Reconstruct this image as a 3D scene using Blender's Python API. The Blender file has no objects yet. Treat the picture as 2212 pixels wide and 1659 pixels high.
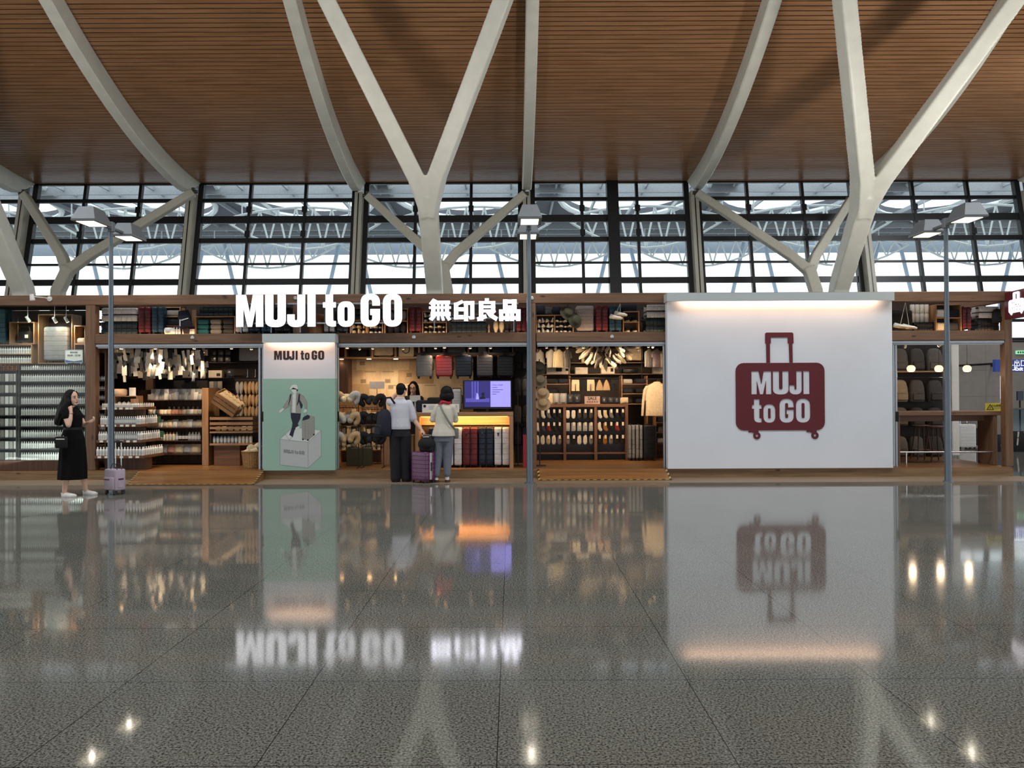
import bpy, bmesh, math, random
from math import sin, cos, pi, radians as R, atan, sqrt
from mathutils import Vector, Matrix, Euler
random.seed(7)
SC = bpy.context.scene
COL = SC.collection

# ------------------------------------------------------------------ camera
W, H, F = 2212, 1659, 1780.0
EYE = 1.55
cam_d = bpy.data.cameras.new('camera')
cam_d.sensor_width = 36.0
cam_d.lens = 36.0 * F / W
cam_d.clip_end = 400
cam = bpy.data.objects.new('camera', cam_d)
COL.objects.link(cam)
cam.location = (0, 0, EYE)
PITCH, ROLL = atan(15.5 / F), R(-0.25)
cam.rotation_euler = (Matrix.Rotation(R(90) + PITCH, 3, 'X') @ Matrix.Rotation(ROLL, 3, 'Z')).to_euler()
SC.camera = cam
CR = Matrix.Rotation(R(90) + PITCH, 3, 'X') @ Matrix.Rotation(ROLL, 3, 'Z')

# ------------------------------------------------------------------ sky, exposure
world = bpy.data.worlds.new('sky')
SC.world = world
world.use_nodes = True
wn = world.node_tree.nodes
wl = world.node_tree.links
bg = wn['Background']
wtc = wn.new('ShaderNodeTexCoord')
wsep = wn.new('ShaderNodeSeparateXYZ')
wr = wn.new('ShaderNodeValToRGB')
wl.new(wtc.outputs['Generated'], wsep.inputs[0])
wl.new(wsep.outputs['Z'], wr.inputs[0])
wr.color_ramp.elements[0].color = (0.98, 0.99, 1.0, 1)
wr.color_ramp.elements[1].color = (0.80, 0.90, 1.0, 1)
wl.new(wr.outputs[0], bg.inputs[0])
bg.inputs[1].default_value = 1.85
vs = SC.view_settings
vs.view_transform = 'Standard'
vs.look = 'None'
vs.gamma = 1.0
vs.use_curve_mapping = False
vs.exposure = 0.22
WARM = (1.0, 0.72, 0.46)

def light(kind, name, loc, energy, color=(1, 1, 1), aim=None, parent=None, **kw):
    l = bpy.data.lights.new(name, kind)
    l.energy = energy
    l.color = color
    for k, v in kw.items():
        setattr(l, k, v)
    o = bpy.data.objects.new(name, l)
    COL.objects.link(o)
    o.location = loc
    if aim is not None:
        o.rotation_euler = (Vector(aim) - Vector(loc)).to_track_quat('-Z', 'Y').to_euler()
    if parent:
        o.parent = parent
    return o

# hall lighting: unseen fill panels added over the concourse and uplights on the shop roof
for lx in (-14, -5, 5, 14):
    light('AREA', 'hall_fill', (lx, 8.0, 13.6), 600, (.97, .98, 1), (lx, 8.0, 0), None, shape='RECTANGLE', size=5, size_y=4)
for lx, e in ((-12, 120), (-4, 120), (4, 140), (12.5, 330)):
    light('AREA', 'roof_uplight', (lx, 17.2, 3.5), e, (1, .93, .84), (lx, 18.6, 12), None, size=.8)

light('AREA', 'hall_fill', (15.5, 21.2, 10.6), 480, (.92, .96, 1), (15.5, 22.5, 0), None, size=2)  # unseen panel added to brighten the floor and wall beyond the shop

# ------------------------------------------------------------------ measuring
def at(x, y, d):
    """World point at distance d (along Y) that the photograph shows at pixel x, y."""
    v = CR @ Vector(((x - W / 2) / F, -(y - H / 2) / F, -1.0))
    return Vector((0, 0, EYE)) + v * (d / v.y)
def X(x, d):
    return (x - W / 2) / F * d
def Zc(y, d, x=1106):
    return at(x, y, d).z

# ------------------------------------------------------------------ materials
def lin(c):
    def f(v):
        v /= 255.0
        return v / 12.92 if v <= 0.04045 else ((v + 0.055) / 1.055) ** 2.4
    return (f(c[0]), f(c[1]), f(c[2]), 1)
MATS = {}
def nmat(name):
    m = bpy.data.materials.new(name)
    m.use_nodes = True
    nt = m.node_tree
    return m, nt, nt.nodes, nt.links, nt.nodes['Principled BSDF']
def mat(name, c, rough=0.55, metal=0.0, var=0.10, scale=14.0, bump=0.0, emit=0.0, spec=0.5):
    """Plain procedural surface: the colour with a fine noise of its own."""
    if name in MATS:
        return MATS[name]
    m, nt, n, l, p = nmat(name)
    tc = n.new('ShaderNodeTexCoord')
    nz = n.new('ShaderNodeTexNoise')
    nz.inputs['Scale'].default_value = scale
    nz.inputs['Detail'].default_value = 3
    l.new(tc.outputs['Object'], nz.inputs['Vector'])
    r = n.new('ShaderNodeValToRGB')
    a = lin(c)
    r.color_ramp.elements[0].position = 0.3
    r.color_ramp.elements[1].position = 0.7
    r.color_ramp.elements[0].color = tuple(v * (1 - var) for v in a[:3]) + (1,)
    r.color_ramp.elements[1].color = tuple(min(1, v * (1 + var)) for v in a[:3]) + (1,)
    l.new(nz.outputs['Fac'], r.inputs[0])
    l.new(r.outputs[0], p.inputs['Base Color'])
    p.inputs['Roughness'].default_value = rough
    p.inputs['Metallic'].default_value = metal
    p.inputs['Specular IOR Level'].default_value = spec
    if bump:
        b = n.new('ShaderNodeBump')
        b.inputs['Strength'].default_value = bump
        b.inputs['Distance'].default_value = 0.01
        l.new(nz.outputs['Fac'], b.inputs['Height'])
        l.new(b.outputs[0], p.inputs['Normal'])
    if emit:
        l.new(r.outputs[0], p.inputs['Emission Color'])
        p.inputs['Emission Strength'].default_value = emit
    MATS[name] = m
    return m
def wood(name, c, c2, axis='X', rough=0.5, knots=True, fine=1.0):
    if name in MATS:
        return MATS[name]
    m, nt, n, l, p = nmat(name)
    tc = n.new('ShaderNodeTexCoord')
    mp = n.new('ShaderNodeMapping')
    s = {'X': (0.9, 14, 14), 'Y': (14, 0.9, 14), 'Z': (14, 14, 0.9)}[axis]
    mp.inputs['Scale'].default_value = tuple(v * fine for v in s)
    l.new(tc.outputs['Object'], mp.inputs[0])
    nz = n.new('ShaderNodeTexNoise')
    nz.inputs['Scale'].default_value = 1.6
    nz.inputs['Detail'].default_value = 6
    nz.inputs['Distortion'].default_value = 0.6
    l.new(mp.outputs[0], nz.inputs['Vector'])
    r = n.new('ShaderNodeValToRGB')
    r.color_ramp.elements[0].position = 0.32
    r.color_ramp.elements[1].position = 0.68
    r.color_ramp.elements[0].color = lin(c2)
    r.color_ramp.elements[1].color = lin(c)
    l.new(nz.outputs['Fac'], r.inputs[0])
    out = r.outputs[0]
    if knots:
        mk = n.new('ShaderNodeMapping')
        ks = {'X': (2.2, 5.5, 5.5), 'Y': (5.5, 2.2, 5.5), 'Z': (5.5, 5.5, 2.2)}[axis]
        mk.inputs['Scale'].default_value = ks
        l.new(tc.outputs['Object'], mk.inputs[0])
        vo = n.new('ShaderNodeTexVoronoi')
        vo.inputs['Scale'].default_value = 1.0
        l.new(mk.outputs[0], vo.inputs['Vector'])
        kr = n.new('ShaderNodeValToRGB')
        kr.color_ramp.elements[0].position = 0.07
        kr.color_ramp.elements[1].position = 0.14
        kr.color_ramp.elements[0].color = (1, 1, 1, 1)
        kr.color_ramp.elements[1].color = (0, 0, 0, 1)
        l.new(vo.outputs['Distance'], kr.inputs[0])
        mx = n.new('ShaderNodeMix')
        mx.data_type = 'RGBA'
        l.new(kr.outputs[0], mx.inputs[0])
        l.new(out, mx.inputs[6])
        mx.inputs[7].default_value = tuple(v * 0.35 for v in lin(c2)[:3]) + (1,)
        out = mx.outputs[2]
    l.new(out, p.inputs['Base Color'])
    p.inputs['Roughness'].default_value = rough
    b = n.new('ShaderNodeBump')
    b.inputs['Strength'].default_value = 0.15
    b.inputs['Distance'].default_value = 0.004
    l.new(nz.outputs['Fac'], b.inputs['Height'])
    l.new(b.outputs[0], p.inputs['Normal'])
    MATS[name] = m
    return m
def glass(name, tint=(1, 1, 1), refl=0.9):
    if name in MATS:
        return MATS[name]
    m, nt, n, l, p = nmat(name)
    n.remove(p)
    o = n['Material Output']
    t = n.new('ShaderNodeBsdfTransparent')
    t.inputs[0].default_value = tint + (1,)
    g = n.new('ShaderNodeBsdfGlossy')
    g.inputs['Roughness'].default_value = 0.03
    fr = n.new('ShaderNodeFresnel')
    fr.inputs['IOR'].default_value = 1.45
    mu = n.new('ShaderNodeMath')
    mu.operation = 'MULTIPLY'
    mu.inputs[1].default_value = refl
    l.new(fr.outputs[0], mu.inputs[0])
    mx = n.new('ShaderNodeMixShader')
    l.new(mu.outputs[0], mx.inputs[0])
    l.new(t.outputs[0], mx.inputs[1])
    l.new(g.outputs[0], mx.inputs[2])
    l.new(mx.outputs[0], o.inputs[0])
    MATS[name] = m
    return m
def glow(name, c, s):
    if name in MATS:
        return MATS[name]
    m, nt, n, l, p = nmat(name)
    p.inputs['Base Color'].default_value = lin(c)
    tc = n.new('ShaderNodeTexCoord')
    nz = n.new('ShaderNodeTexNoise')
    nz.inputs['Scale'].default_value = 6
    l.new(tc.outputs['Object'], nz.inputs['Vector'])
    r = n.new('ShaderNodeValToRGB')
    a = lin(c)
    r.color_ramp.elements[0].color = tuple(v * 0.96 for v in a[:3]) + (1,)
    r.color_ramp.elements[1].color = a
    l.new(nz.outputs['Fac'], r.inputs[0])
    l.new(r.outputs[0], p.inputs['Emission Color'])
    p.inputs['Emission Strength'].default_value = s
    MATS[name] = m
    return m

# ------------------------------------------------------------------ mesh building
class MB:
    def __init__(s):
        s.bm = bmesh.new()
        s.mi = 0
    def _f(s, vs):
        try:
            f = s.bm.faces.new(vs)
            f.material_index = s.mi
            return f
        except ValueError:
            return None
    def box(s, x0, x1, y0, y1, z0, z1, bev=0.0, seg=1, M=None):
        co = [(x0, y0, z0), (x1, y0, z0), (x1, y1, z0), (x0, y1, z0), (x0, y0, z1), (x1, y0, z1), (x1, y1, z1), (x0, y1, z1)]
        vs = [s.bm.verts.new(M @ Vector(c) if M else c) for c in co]
        fs = [s._f([vs[i] for i in q]) for q in ((3, 2, 1, 0), (4, 5, 6, 7), (0, 1, 5, 4), (1, 2, 6, 5), (2, 3, 7, 6), (3, 0, 4, 7))]
        if bev > 0:
            es = list({e for f in fs for e in f.edges})
            r = bmesh.ops.bevel(s.bm, geom=es, offset=bev, segments=seg, affect='EDGES', profile=0.5, clamp_overlap=True)
            for f in r['faces']:
                f.material_index = s.mi
        return s
    def cbox(s, c, size, bev=0.0, seg=1, M=None):
        return s.box(c[0] - size[0] / 2, c[0] + size[0] / 2, c[1] - size[1] / 2, c[1] + size[1] / 2, c[2] - size[2] / 2, c[2] + size[2] / 2, bev, seg, M)
    def ring(s, c, u, v, ru, rv, n):
        return [s.bm.verts.new(c + u * (ru * cos(2 * pi * k / n)) + v * (rv * sin(2 * pi * k / n))) for k in range(n)]
    def bridge(s, a, b):
        n = len(a)
        for k in range(n):
            s._f([a[k], a[(k + 1) % n], b[(k + 1) % n], b[k]])
    def tube(s, pts, r, n=10, cap=True, flat=1.0):
        pts = [Vector(p) for p in pts]
        rs = r if isinstance(r, (list, tuple)) else [r] * len(pts)
        prev = None
        ref = None
        first = last = None
        for i, p in enumerate(pts):
            if i == 0:
                t = pts[1] - p
            elif i == len(pts) - 1:
                t = p - pts[i - 1]
            else:
                t = (pts[i + 1] - p).normalized() + (p - pts[i - 1]).normalized()
            t.normalize()
            if ref is None:
                ref = Vector((0, 0, 1)) if abs(t.z) < 0.9 else Vector((0, 1, 0))
            u = t.cross(ref).normalized()
            v = u.cross(t).normalized()
            ref = v
            rg = s.ring(p, u, v, rs[i], rs[i] * flat, n)
            if prev:
                s.bridge(prev, rg)
            else:
                first = rg
            prev = rg
        if cap:
            s._f(list(reversed(first)))
            s._f(prev)
        return s
    def cyl(s, p0, p1, r0, r1=None, n=12, cap=True):
        return s.tube([p0, p1], [r0, r0 if r1 is None else r1], n, cap)
    def lathe(s, c, prof, n=16, cap=True, sx=1.0, sy=1.0):
        c = Vector(c)
        prev = None
        for i, (r, z) in enumerate(prof):
            rg = s.ring(c + Vector((0, 0, z)), Vector((1, 0, 0)), Vector((0, 1, 0)), max(r, 1e-4) * sx, max(r, 1e-4) * sy, n)
            if prev:
                s.bridge(prev, rg)
            elif cap:
                s._f(list(reversed(rg)))
            prev = rg
        if cap:
            s._f(prev)
        return s
    def ball(s, c, r, n=12, m=8, M=None):
        if not isinstance(r, (tuple, list)):
            r = (r, r, r)
        c = Vector(c)
        rows = []
        for i in range(1, m):
            a = pi * i / m
            rows.append([s.bm.verts.new(((M @ Vector((r[0] * sin(a) * cos(2 * pi * k / n), r[1] * sin(a) * sin(2 * pi * k / n), r[2] * cos(a)))) if M else Vector((r[0] * sin(a) * cos(2 * pi * k / n), r[1] * sin(a) * sin(2 * pi * k / n), r[2] * cos(a)))) + c) for k in range(n)])
        top = Vector((0, 0, r[2]))
        t = s.bm.verts.new((M @ top if M else top) + c)
        b = s.bm.verts.new((M @ -top if M else -top) + c)
        for k in range(n):
            s._f([t, rows[0][k], rows[0][(k + 1) % n]])
            s._f([b, rows[-1][(k + 1) % n], rows[-1][k]])
        for i in range(len(rows) - 1):
            for k in range(n):
                s._f([rows[i][k], rows[i + 1][k], rows[i + 1][(k + 1) % n], rows[i][(k + 1) % n]])
        return s
    def loft(s, rings, n=16, cap=True):
        """rings: (cx, cy, cz, rx, ry) ellipses in horizontal planes, or with a power for squarer ones."""
        prev = None
        for rg in rings:
            cx, cy, cz, rx, ry = rg[:5]
            pw = rg[5] if len(rg) > 5 else 1.0
            vs = []
            for k in range(n):
                a = 2 * pi * k / n
                ca, sa = cos(a), sin(a)
                vs.append(s.bm.verts.new((cx + rx * math.copysign(abs(ca) ** pw, ca), cy + ry * math.copysign(abs(sa) ** pw, sa), cz)))
            if prev:
                s.bridge(prev, vs)
            elif cap:
                s._f(list(reversed(vs)))
            prev = vs
        if cap:
            s._f(prev)
        return s
    def prism(s, pts, y0, y1):
        """Polygon in x, z (no holes) extruded from y0 to y1."""
        a = [s.bm.verts.new((p[0], y0, p[1])) for p in pts]
        b = [s.bm.verts.new((p[0], y1, p[1])) for p in pts]
        s._f(a)
        s._f(list(reversed(b)))
        s.bridge(a, b)
        return s
    def zprism(s, pts, z0, z1):
        a = [s.bm.verts.new((p[0], p[1], z0)) for p in pts]
        b = [s.bm.verts.new((p[0], p[1], z1)) for p in pts]
        s._f(a)
        s._f(list(reversed(b)))
        s.bridge(a, b)
        return s
    def quad(s, *pts):
        s._f([s.bm.verts.new(p) for p in pts])
        return s
    def mesh(s, name, mats, smooth=False, recalc=True):
        me = bpy.data.meshes.new(name)
        if recalc:
            bmesh.ops.recalc_face_normals(s.bm, faces=s.bm.faces[:])
        if smooth:
            for f in s.bm.faces:
                f.smooth = True
            ang = R(40)
            for e in s.bm.edges:
                if len(e.link_faces) == 2 and e.calc_face_angle(0) > ang:
                    e.smooth = False
        s.bm.to_mesh(me)
        s.bm.free()
        for m in (mats if isinstance(mats, (list, tuple)) else [mats]):
            me.materials.append(m)
        return me
    def build(s, name, mats, parent=None, smooth=False, recalc=True, loc=None):
        return link(name, s.mesh(name, mats, smooth, recalc), parent, loc)
def link(name, me, parent=None, loc=None, rot=None, scale=None):
    o = bpy.data.objects.new(name, me)
    COL.objects.link(o)
    if parent:
        o.parent = parent
    if loc is not None:
        o.location = loc
    if rot is not None:
        o.rotation_euler = rot
    if scale is not None:
        o.scale = scale
    return o
def tag(o, label, cat, group=None):
    o['label'] = label
    o['category'] = cat
    if group:
        o['group'] = group
    return o
def thing(name, label, cat, loc=(0, 0, 0), rot=None, group=None):
    return tag(link(name, None, None, loc, rot), label, cat, group)
def put(name, me, label, cat, loc, rot=None, scale=None, group=None):
    return tag(link(name, me, None, loc, rot, scale), label, cat, group)
def structure(o):
    o['kind'] = 'structure'
    return o
def dup(root, loc, rot=None, label=None, group=None, swap=None):
    """A copy of a thing with copies of its parts and their sub-parts; swap trades materials."""
    def cp(o, par):
        c = o.copy()
        if swap and c.data and c.data.materials:
            key = (c.data.name,) + tuple(sorted((a.name, b.name) for a, b in swap.items()))
            if key not in SWAPS:
                d = c.data.copy()
                for i, m in enumerate(d.materials):
                    if m in swap:
                        d.materials[i] = swap[m]
                SWAPS[key] = d
            c.data = SWAPS[key]
        COL.objects.link(c)
        if par:
            c.parent = par
        for ch in list(o.children):
            cp(ch, c)
        return c
    c = cp(root, None)
    c.location = loc
    if rot is not None:
        c.rotation_euler = rot
    if label:
        c['label'] = label
    if group:
        c['group'] = group
    return c
SWAPS = {}
def curve_mesh(name, contours, depth, mats, bevel=0.0):
    """Flat outlines with holes (even-odd) in x, z made solid; front face looks towards -Y."""
    cu = bpy.data.curves.new(name, 'CURVE')
    cu.dimensions = '2D'
    cu.fill_mode = 'BOTH'
    cu.extrude = depth / 2
    cu.bevel_depth = bevel
    for c in contours:
        sp = cu.splines.new('POLY')
        sp.points.add(len(c) - 1)
        for i, (x, z) in enumerate(c):
            sp.points[i].co = (x, z, 0, 1)
        sp.use_cyclic_u = True
    me = bake_curve(name, cu, mats)
    if isinstance(mats, (list, tuple)) and len(mats) == 2:      # lit face, dark returns
        for p in me.polygons:
            p.material_index = 0 if p.normal.y < -.9 else 1
    return me
def bake_curve(name, cu, mats):
    o = bpy.data.objects.new(name, cu)
    COL.objects.link(o)
    dg = bpy.context.evaluated_depsgraph_get()
    me = bpy.data.meshes.new_from_object(o.evaluated_get(dg))
    me.name = name
    me.transform(Matrix.Rotation(R(90), 4, 'X'))
    bpy.data.objects.remove(o)
    bpy.data.curves.remove(cu)
    me.materials.clear()
    for m in (mats if isinstance(mats, (list, tuple)) else [mats]):
        me.materials.append(m)
    return me
def text_mesh(name, body, size, depth, m, align='CENTER', sx=1.0, bold=0.0):
    cu = bpy.data.curves.new(name, 'FONT')
    cu.body = body
    cu.size = size
    cu.extrude = depth / 2
    cu.offset = bold
    cu.align_x = align
    cu.align_y = 'CENTER'
    me = bake_curve(name, cu, m)
    if sx != 1.0:
        me.transform(Matrix.Diagonal((sx, 1, 1, 1)))
    return me
def arc(cx, cz, rx, rz, a0, a1, n=10):
    return [(cx + rx * cos(R(a0 + (a1 - a0) * k / n)), cz + rz * sin(R(a0 + (a1 - a0) * k / n))) for k in range(n + 1)]
def rrect(x0, z0, x1, z1, r, n=5):
    return arc(x1 - r, z1 - r, r, r, 0, 90, n) + arc(x0 + r, z1 - r, r, r, 90, 180, n) + arc(x0 + r, z0 + r, r, r, 180, 270, n) + arc(x1 - r, z0 + r, r, r, 270, 360, n)
def fused(name, shapes, m, parent=None, voxel=0.006, smooth=4, dec=None):
    """Closed overlapping solids (one MB) melted into one continuous skin."""
    me = shapes.mesh(name, m)
    o = bpy.data.objects.new(name, me)
    COL.objects.link(o)
    md = o.modifiers.new('r', 'REMESH')
    md.mode = 'VOXEL'
    md.voxel_size = voxel
    md.use_smooth_shade = True
    if smooth:
        sm = o.modifiers.new('s', 'SMOOTH')
        sm.factor = 0.5
        sm.iterations = smooth
    if dec:
        de = o.modifiers.new('d', 'DECIMATE')
        de.ratio = dec
    dg = bpy.context.evaluated_depsgraph_get()
    out = bpy.data.meshes.new_from_object(o.evaluated_get(dg))
    out.name = name
    bpy.data.objects.remove(o)
    bpy.data.meshes.remove(me)
    out.materials.clear()
    out.materials.append(m)
    for p in out.polygons:
        p.use_smooth = True
    return link(name, out, parent)
ORD = ['first', 'second', 'third', 'fourth', 'fifth', 'sixth', 'seventh', 'eighth', 'ninth', 'tenth', 'eleventh', 'twelfth', 'thirteenth', 'fourteenth', 'fifteenth', 'sixteenth', 'seventeenth', 'eighteenth', 'nineteenth', 'twentieth']
def od(i):
    if i < 20:
        return ORD[i]
    if i < 29:
        return 'twenty-' + ORD[i - 20]
    if i == 29:
        return 'thirtieth'
    return 'thirty-' + ORD[i - 30]
# ------------------------------------------------------------------ hall materials
def floor_mat():
    m, nt, n, l, p = nmat('polished_granite')
    tc = n.new('ShaderNodeTexCoord')
    def noise(scale, detail=2, rough=0.5):
        z = n.new('ShaderNodeTexNoise')
        z.inputs['Scale'].default_value = scale
        z.inputs['Detail'].default_value = detail
        z.inputs['Roughness'].default_value = rough
        l.new(tc.outputs['Object'], z.inputs['Vector'])
        return z
    a = noise(84, 4, 0.72)
    r = n.new('ShaderNodeValToRGB')
    r.color_ramp.interpolation = 'LINEAR'
    e = r.color_ramp.elements
    e[0].position, e[0].color = 0.40, lin((38, 39, 38))
    e[1].position, e[1].color = 0.47, lin((110, 111, 105))
    q = e.new(0.62)
    q.color = lin((158, 159, 150))
    l.new(a.outputs['Fac'], r.inputs[0])
    b = noise(0.7, 2)
    mx = n.new('ShaderNodeMix')
    mx.data_type = 'RGBA'
    mx.blend_type = 'MULTIPLY'
    mx.inputs[0].default_value = 0.35
    l.new(r.outputs[0], mx.inputs[6])
    l.new(b.outputs['Fac'], mx.inputs[7])
    # one metre slabs with thin dark joints
    sp = n.new('ShaderNodeSeparateXYZ')
    l.new(tc.outputs['Object'], sp.inputs[0])
    def math_(op, x, y=None):
        k = n.new('ShaderNodeMath')
        k.operation = op
        for i, v in enumerate((x, y)):
            if v is None:
                continue
            if isinstance(v, (int, float)):
                k.inputs[i].default_value = v
            else:
                l.new(v, k.inputs[i])
        return k.outputs[0]
    def joint(s, off):
        u = math_('FRACT', math_('ADD', s, off))
        return math_('LESS_THAN', math_('ABSOLUTE', math_('SUBTRACT', u, 0.5)), 0.0022)
    jx = joint(sp.outputs['X'], 0.57)
    jy = joint(sp.outputs['Y'], 0.07)
    j = math_('MAXIMUM', jx, jy)
    mj = n.new('ShaderNodeMix')
    mj.data_type = 'RGBA'
    l.new(j, mj.inputs[0])
    l.new(mx.outputs[2], mj.inputs[6])
    mj.inputs[7].default_value = lin((30, 30, 28))
    l.new(mj.outputs[2], p.inputs['Base Color'])
    # polish differs a little from slab to slab
    cx = math_('FLOOR', math_('ADD', sp.outputs['X'], 0.07))
    cy = math_('FLOOR', math_('ADD', sp.outputs['Y'], 0.57))
    cb = n.new('ShaderNodeCombineXYZ')
    l.new(cx, cb.inputs[0])
    l.new(cy, cb.inputs[1])
    wn_ = n.new('ShaderNodeTexWhiteNoise')
    l.new(cb.outputs[0], wn_.inputs['Vector'])
    rr = math_('ADD', math_('MULTIPLY', wn_.outputs['Value'], 0.04), 0.048)
    l.new(rr, p.inputs['Roughness'])
    p.inputs['Specular IOR Level'].default_value = 0.5
    tl = n.new('ShaderNodeVectorMath')
    tl.operation = 'SCALE'
    sb = n.new('ShaderNodeVectorMath')
    sb.operation = 'SUBTRACT'
    l.new(wn_.outputs['Color'], sb.inputs[0])
    sb.inputs[1].default_value = (0.5, 0.5, 0.5)
    l.new(sb.outputs[0], tl.inputs[0])
    tl.inputs['Scale'].default_value = 0.002
    ge = n.new('ShaderNodeNewGeometry')
    ad = n.new('ShaderNodeVectorMath')
    ad.operation = 'ADD'
    l.new(ge.outputs['Normal'], ad.inputs[0])
    l.new(tl.outputs[0], ad.inputs[1])
    l.new(ad.outputs[0], p.inputs['Normal'])
    return m
FLOOR = floor_mat()
STEEL = mat('off_white_painted_steel', (208, 209, 199), 0.42, 0, 0.05, 3, 0.02)
FRAME = mat('black_window_frame', (16, 19, 22), 0.4, 0, 0.1)
BEIGE = mat('beige_steel_post', (182, 180, 166), 0.45, 0, 0.05)
GLASS = glass('clear_glass', (0.93, 0.97, 0.97), 0.5)
GREYW = mat('grey_cladding', (132, 126, 119), 0.6, 0, 0.06, 5)
SLAT = wood('brown_ceiling_board', (158, 117, 84), (132, 96, 66), 'X', 0.24, False, 0.5)
DARK = mat('dark_gap', (14, 10, 8), 0.9)

# ------------------------------------------------------------------ floor, ceiling
b = MB()
b.quad((-60, -20, 0), (60, -20, 0), (60, 29, 0), (-60, 29, 0))
structure(b.build('floor', FLOOR))

def zt(d):
    if d < -1:
        return 9.0 + 0.0275 * (d + 11.5) ** 2
    if d >= 19:
        return 9.0 + 0.0275 * (29.5 - d) ** 2
    return 12.03 + 0.5775 * (19 - d) - 0.02888 * (19 - d) ** 2
prof = []
d = -11.5
while d < 29.7:
    sl = (zt(d + 0.01) - zt(d)) / 0.01
    prof.append((d, zt(d), sl))
    d += 0.145 / sqrt(1 + sl * sl)
b = MB()
for (d0, z0, s0), (d1, z1, s1) in zip(prof, prof[1:]):
    n0 = Vector((0, s0, -1)).normalized() * -1
    t = 0.13
    dm, zm = d0 + (d1 - d0) * 0.82, z0 + (z1 - z0) * 0.82
    up = Vector((0, -s0, 1)).normalized() * 0.05
    b.mi = 0
    A, B_ = Vector((-45, d0, z0)), Vector((45, d0, z0))
    C_, D_ = Vector((45, dm, zm)), Vector((-45, dm, zm))
    b.quad(A, B_, C_, D_)
    b.quad(A, A + up, B_ + up, B_)
    b.quad(D_, C_, C_ + up, D_ + up)
    b.mi = 1
    E_, G_ = Vector((45, d1, z1)), Vector((-45, d1, z1))
    b.quad(A + up, B_ + up, E_ + up, G_ + up)
structure(b.build('ceiling', [SLAT, DARK], recalc=False))
# closed upper side of the roof and the two ends of the hall
b = MB()
for (d0, z0, s0), (d1, z1, s1) in zip(prof[::6], prof[6::6] + [prof[-1]]):
    b.quad((-45, d0, z0 + 0.4), (45, d0, z0 + 0.4), (45, d1, z1 + 0.4), (-45, d1, z1 + 0.4))
structure(b.build('trim_1', mat('roof_sheet', (120, 120, 118)), recalc=False))

# ------------------------------------------------------------------ curved roof beams
BX = [-17.1 + 5.88 * i for i in range(-1, 8)]
def beam_mesh():
    b = MB()
    ds = [28.35, 27.9] + [27 - 0.75 * k for k in range(52)]
    prev = None
    for i, d in enumerate(ds):
        top = zt(min(d + (0.9 if i == 0 else 0.5 if i == 1 else 0.25), 29.5)) + 0.0
        dt = min(d + (0.95 if i == 0 else 0.6 if i == 1 else 0.3), 29.4)
        bz = zt(d) - (0.56 if i == 0 else 0.6)
        w = 0.16
        vs = [b.bm.verts.new(c) for c in ((-w, d, bz + 0.03), (-w + 0.03, d, bz), (w - 0.03, d, bz), (w, d, bz + 0.03), (w, dt, zt(dt) - 0.0), (-w, dt, zt(dt) - 0.0))]
        if prev:
            b.bridge(prev, vs)
        else:
            b._f(list(reversed(vs)))
        prev = vs
    b._f(prev)
    return b.mesh('roof_beam', STEEL)
bm_ = beam_mesh()
places = ['beyond the left edge', 'at the far left above the lamp pole', 'left of the shop lettering, second from the left', 'left of the central forked column', 'right of the central forked column, straight above the middle lamp pole', 'left of the right forked column', 'behind the right forked column', 'at the far right edge', 'beyond the right edge']
for i, x in enumerate(BX):
    if 1 <= i <= 7:
        put('roof_beam', bm_, 'curved off-white steel roof beam ' + places[i], 'roof beam', (x, 0, 0), group='curved roof beams')

# ------------------------------------------------------------------ glazed facade
def fy(z):
    return 28.4 + (z - 4.98) * 0.224
def lean(b, x0, x1, z0, z1, y0=0.0, y1=0.12):
    c = [(x0, fy(z0) + y0, z0), (x1, fy(z0) + y0, z0), (x1, fy(z0) + y1, z0), (x0, fy(z0) + y1, z0), (x0, fy(z1) + y0, z1), (x1, fy(z1) + y0, z1), (x1, fy(z1) + y1, z1), (x0, fy(z1) + y1, z1)]
    vs = [b.bm.verts.new(v) for v in c]
    for q in ((3, 2, 1, 0), (4, 5, 6, 7), (0, 1, 5, 4), (1, 2, 6, 5), (2, 3, 7, 6), (3, 0, 4, 7)):
        b._f([vs[k] for k in q])
TR = [(9.02, .14), (8.36, .13), (7.64, .26), (6.87, .17), (6.02, .07), (5.38, .21), (4.6, .10), (3.9, .10), (3.22, .16)]
for i in range(len(BX) - 1):
    xa, xb = BX[i], BX[i + 1]
    f = MB()
    for z, t in TR:
        lean(f, xa + .1, xb - .1, z - t / 2, z + t / 2, 0, .14)
    ms = [xa + (xb - xa) * k / 3 for k in (1, 2)]
    for x in ms:
        lean(f, x - .05, x + .05, 3.2, 9.05, -.02, .16)
    if i == 4:
        x = (xa + xb) / 2 + 0.1
        lean(f, x - .2, x + .2, 0, 9.05, -.2, .2)
    lean(f, xa + .12, xa + .3, 3.2, 9.05, -.05, .16)
    lean(f, xb - .3, xb - .12, 3.2, 9.05, -.05, .16)
    # small opener brackets on the mullions
    for x in ms:
        for z in (7.0, 7.9):
            lean(f, x - .09, x + .09, z, z + .22, -.06, .05)
    root = structure(f.build('window_%d' % (i + 1), FRAME))
    g = MB()
    lean(g, xa + .1, xb - .1, 3.2, 9.0, .06, .068)
    g.build('window_glass', GLASS, root)
p_ = MB()
lean(p_, -.13, .13, 0, 8.55, -.42, -.06)
p_.mi = 1
lean(p_, -.02, .02, 0, 8.5, -.424, -.42)
pm = p_.mesh('facade_post', [BEIGE, FRAME])
pl = ['', 'at the far left edge', 'by the left forked strut', 'left of the central forked column', 'behind the middle lamp pole', 'left of the large white billboard, by the right forked strut', 'right of the right forked column', 'at the far right edge', '']
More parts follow.
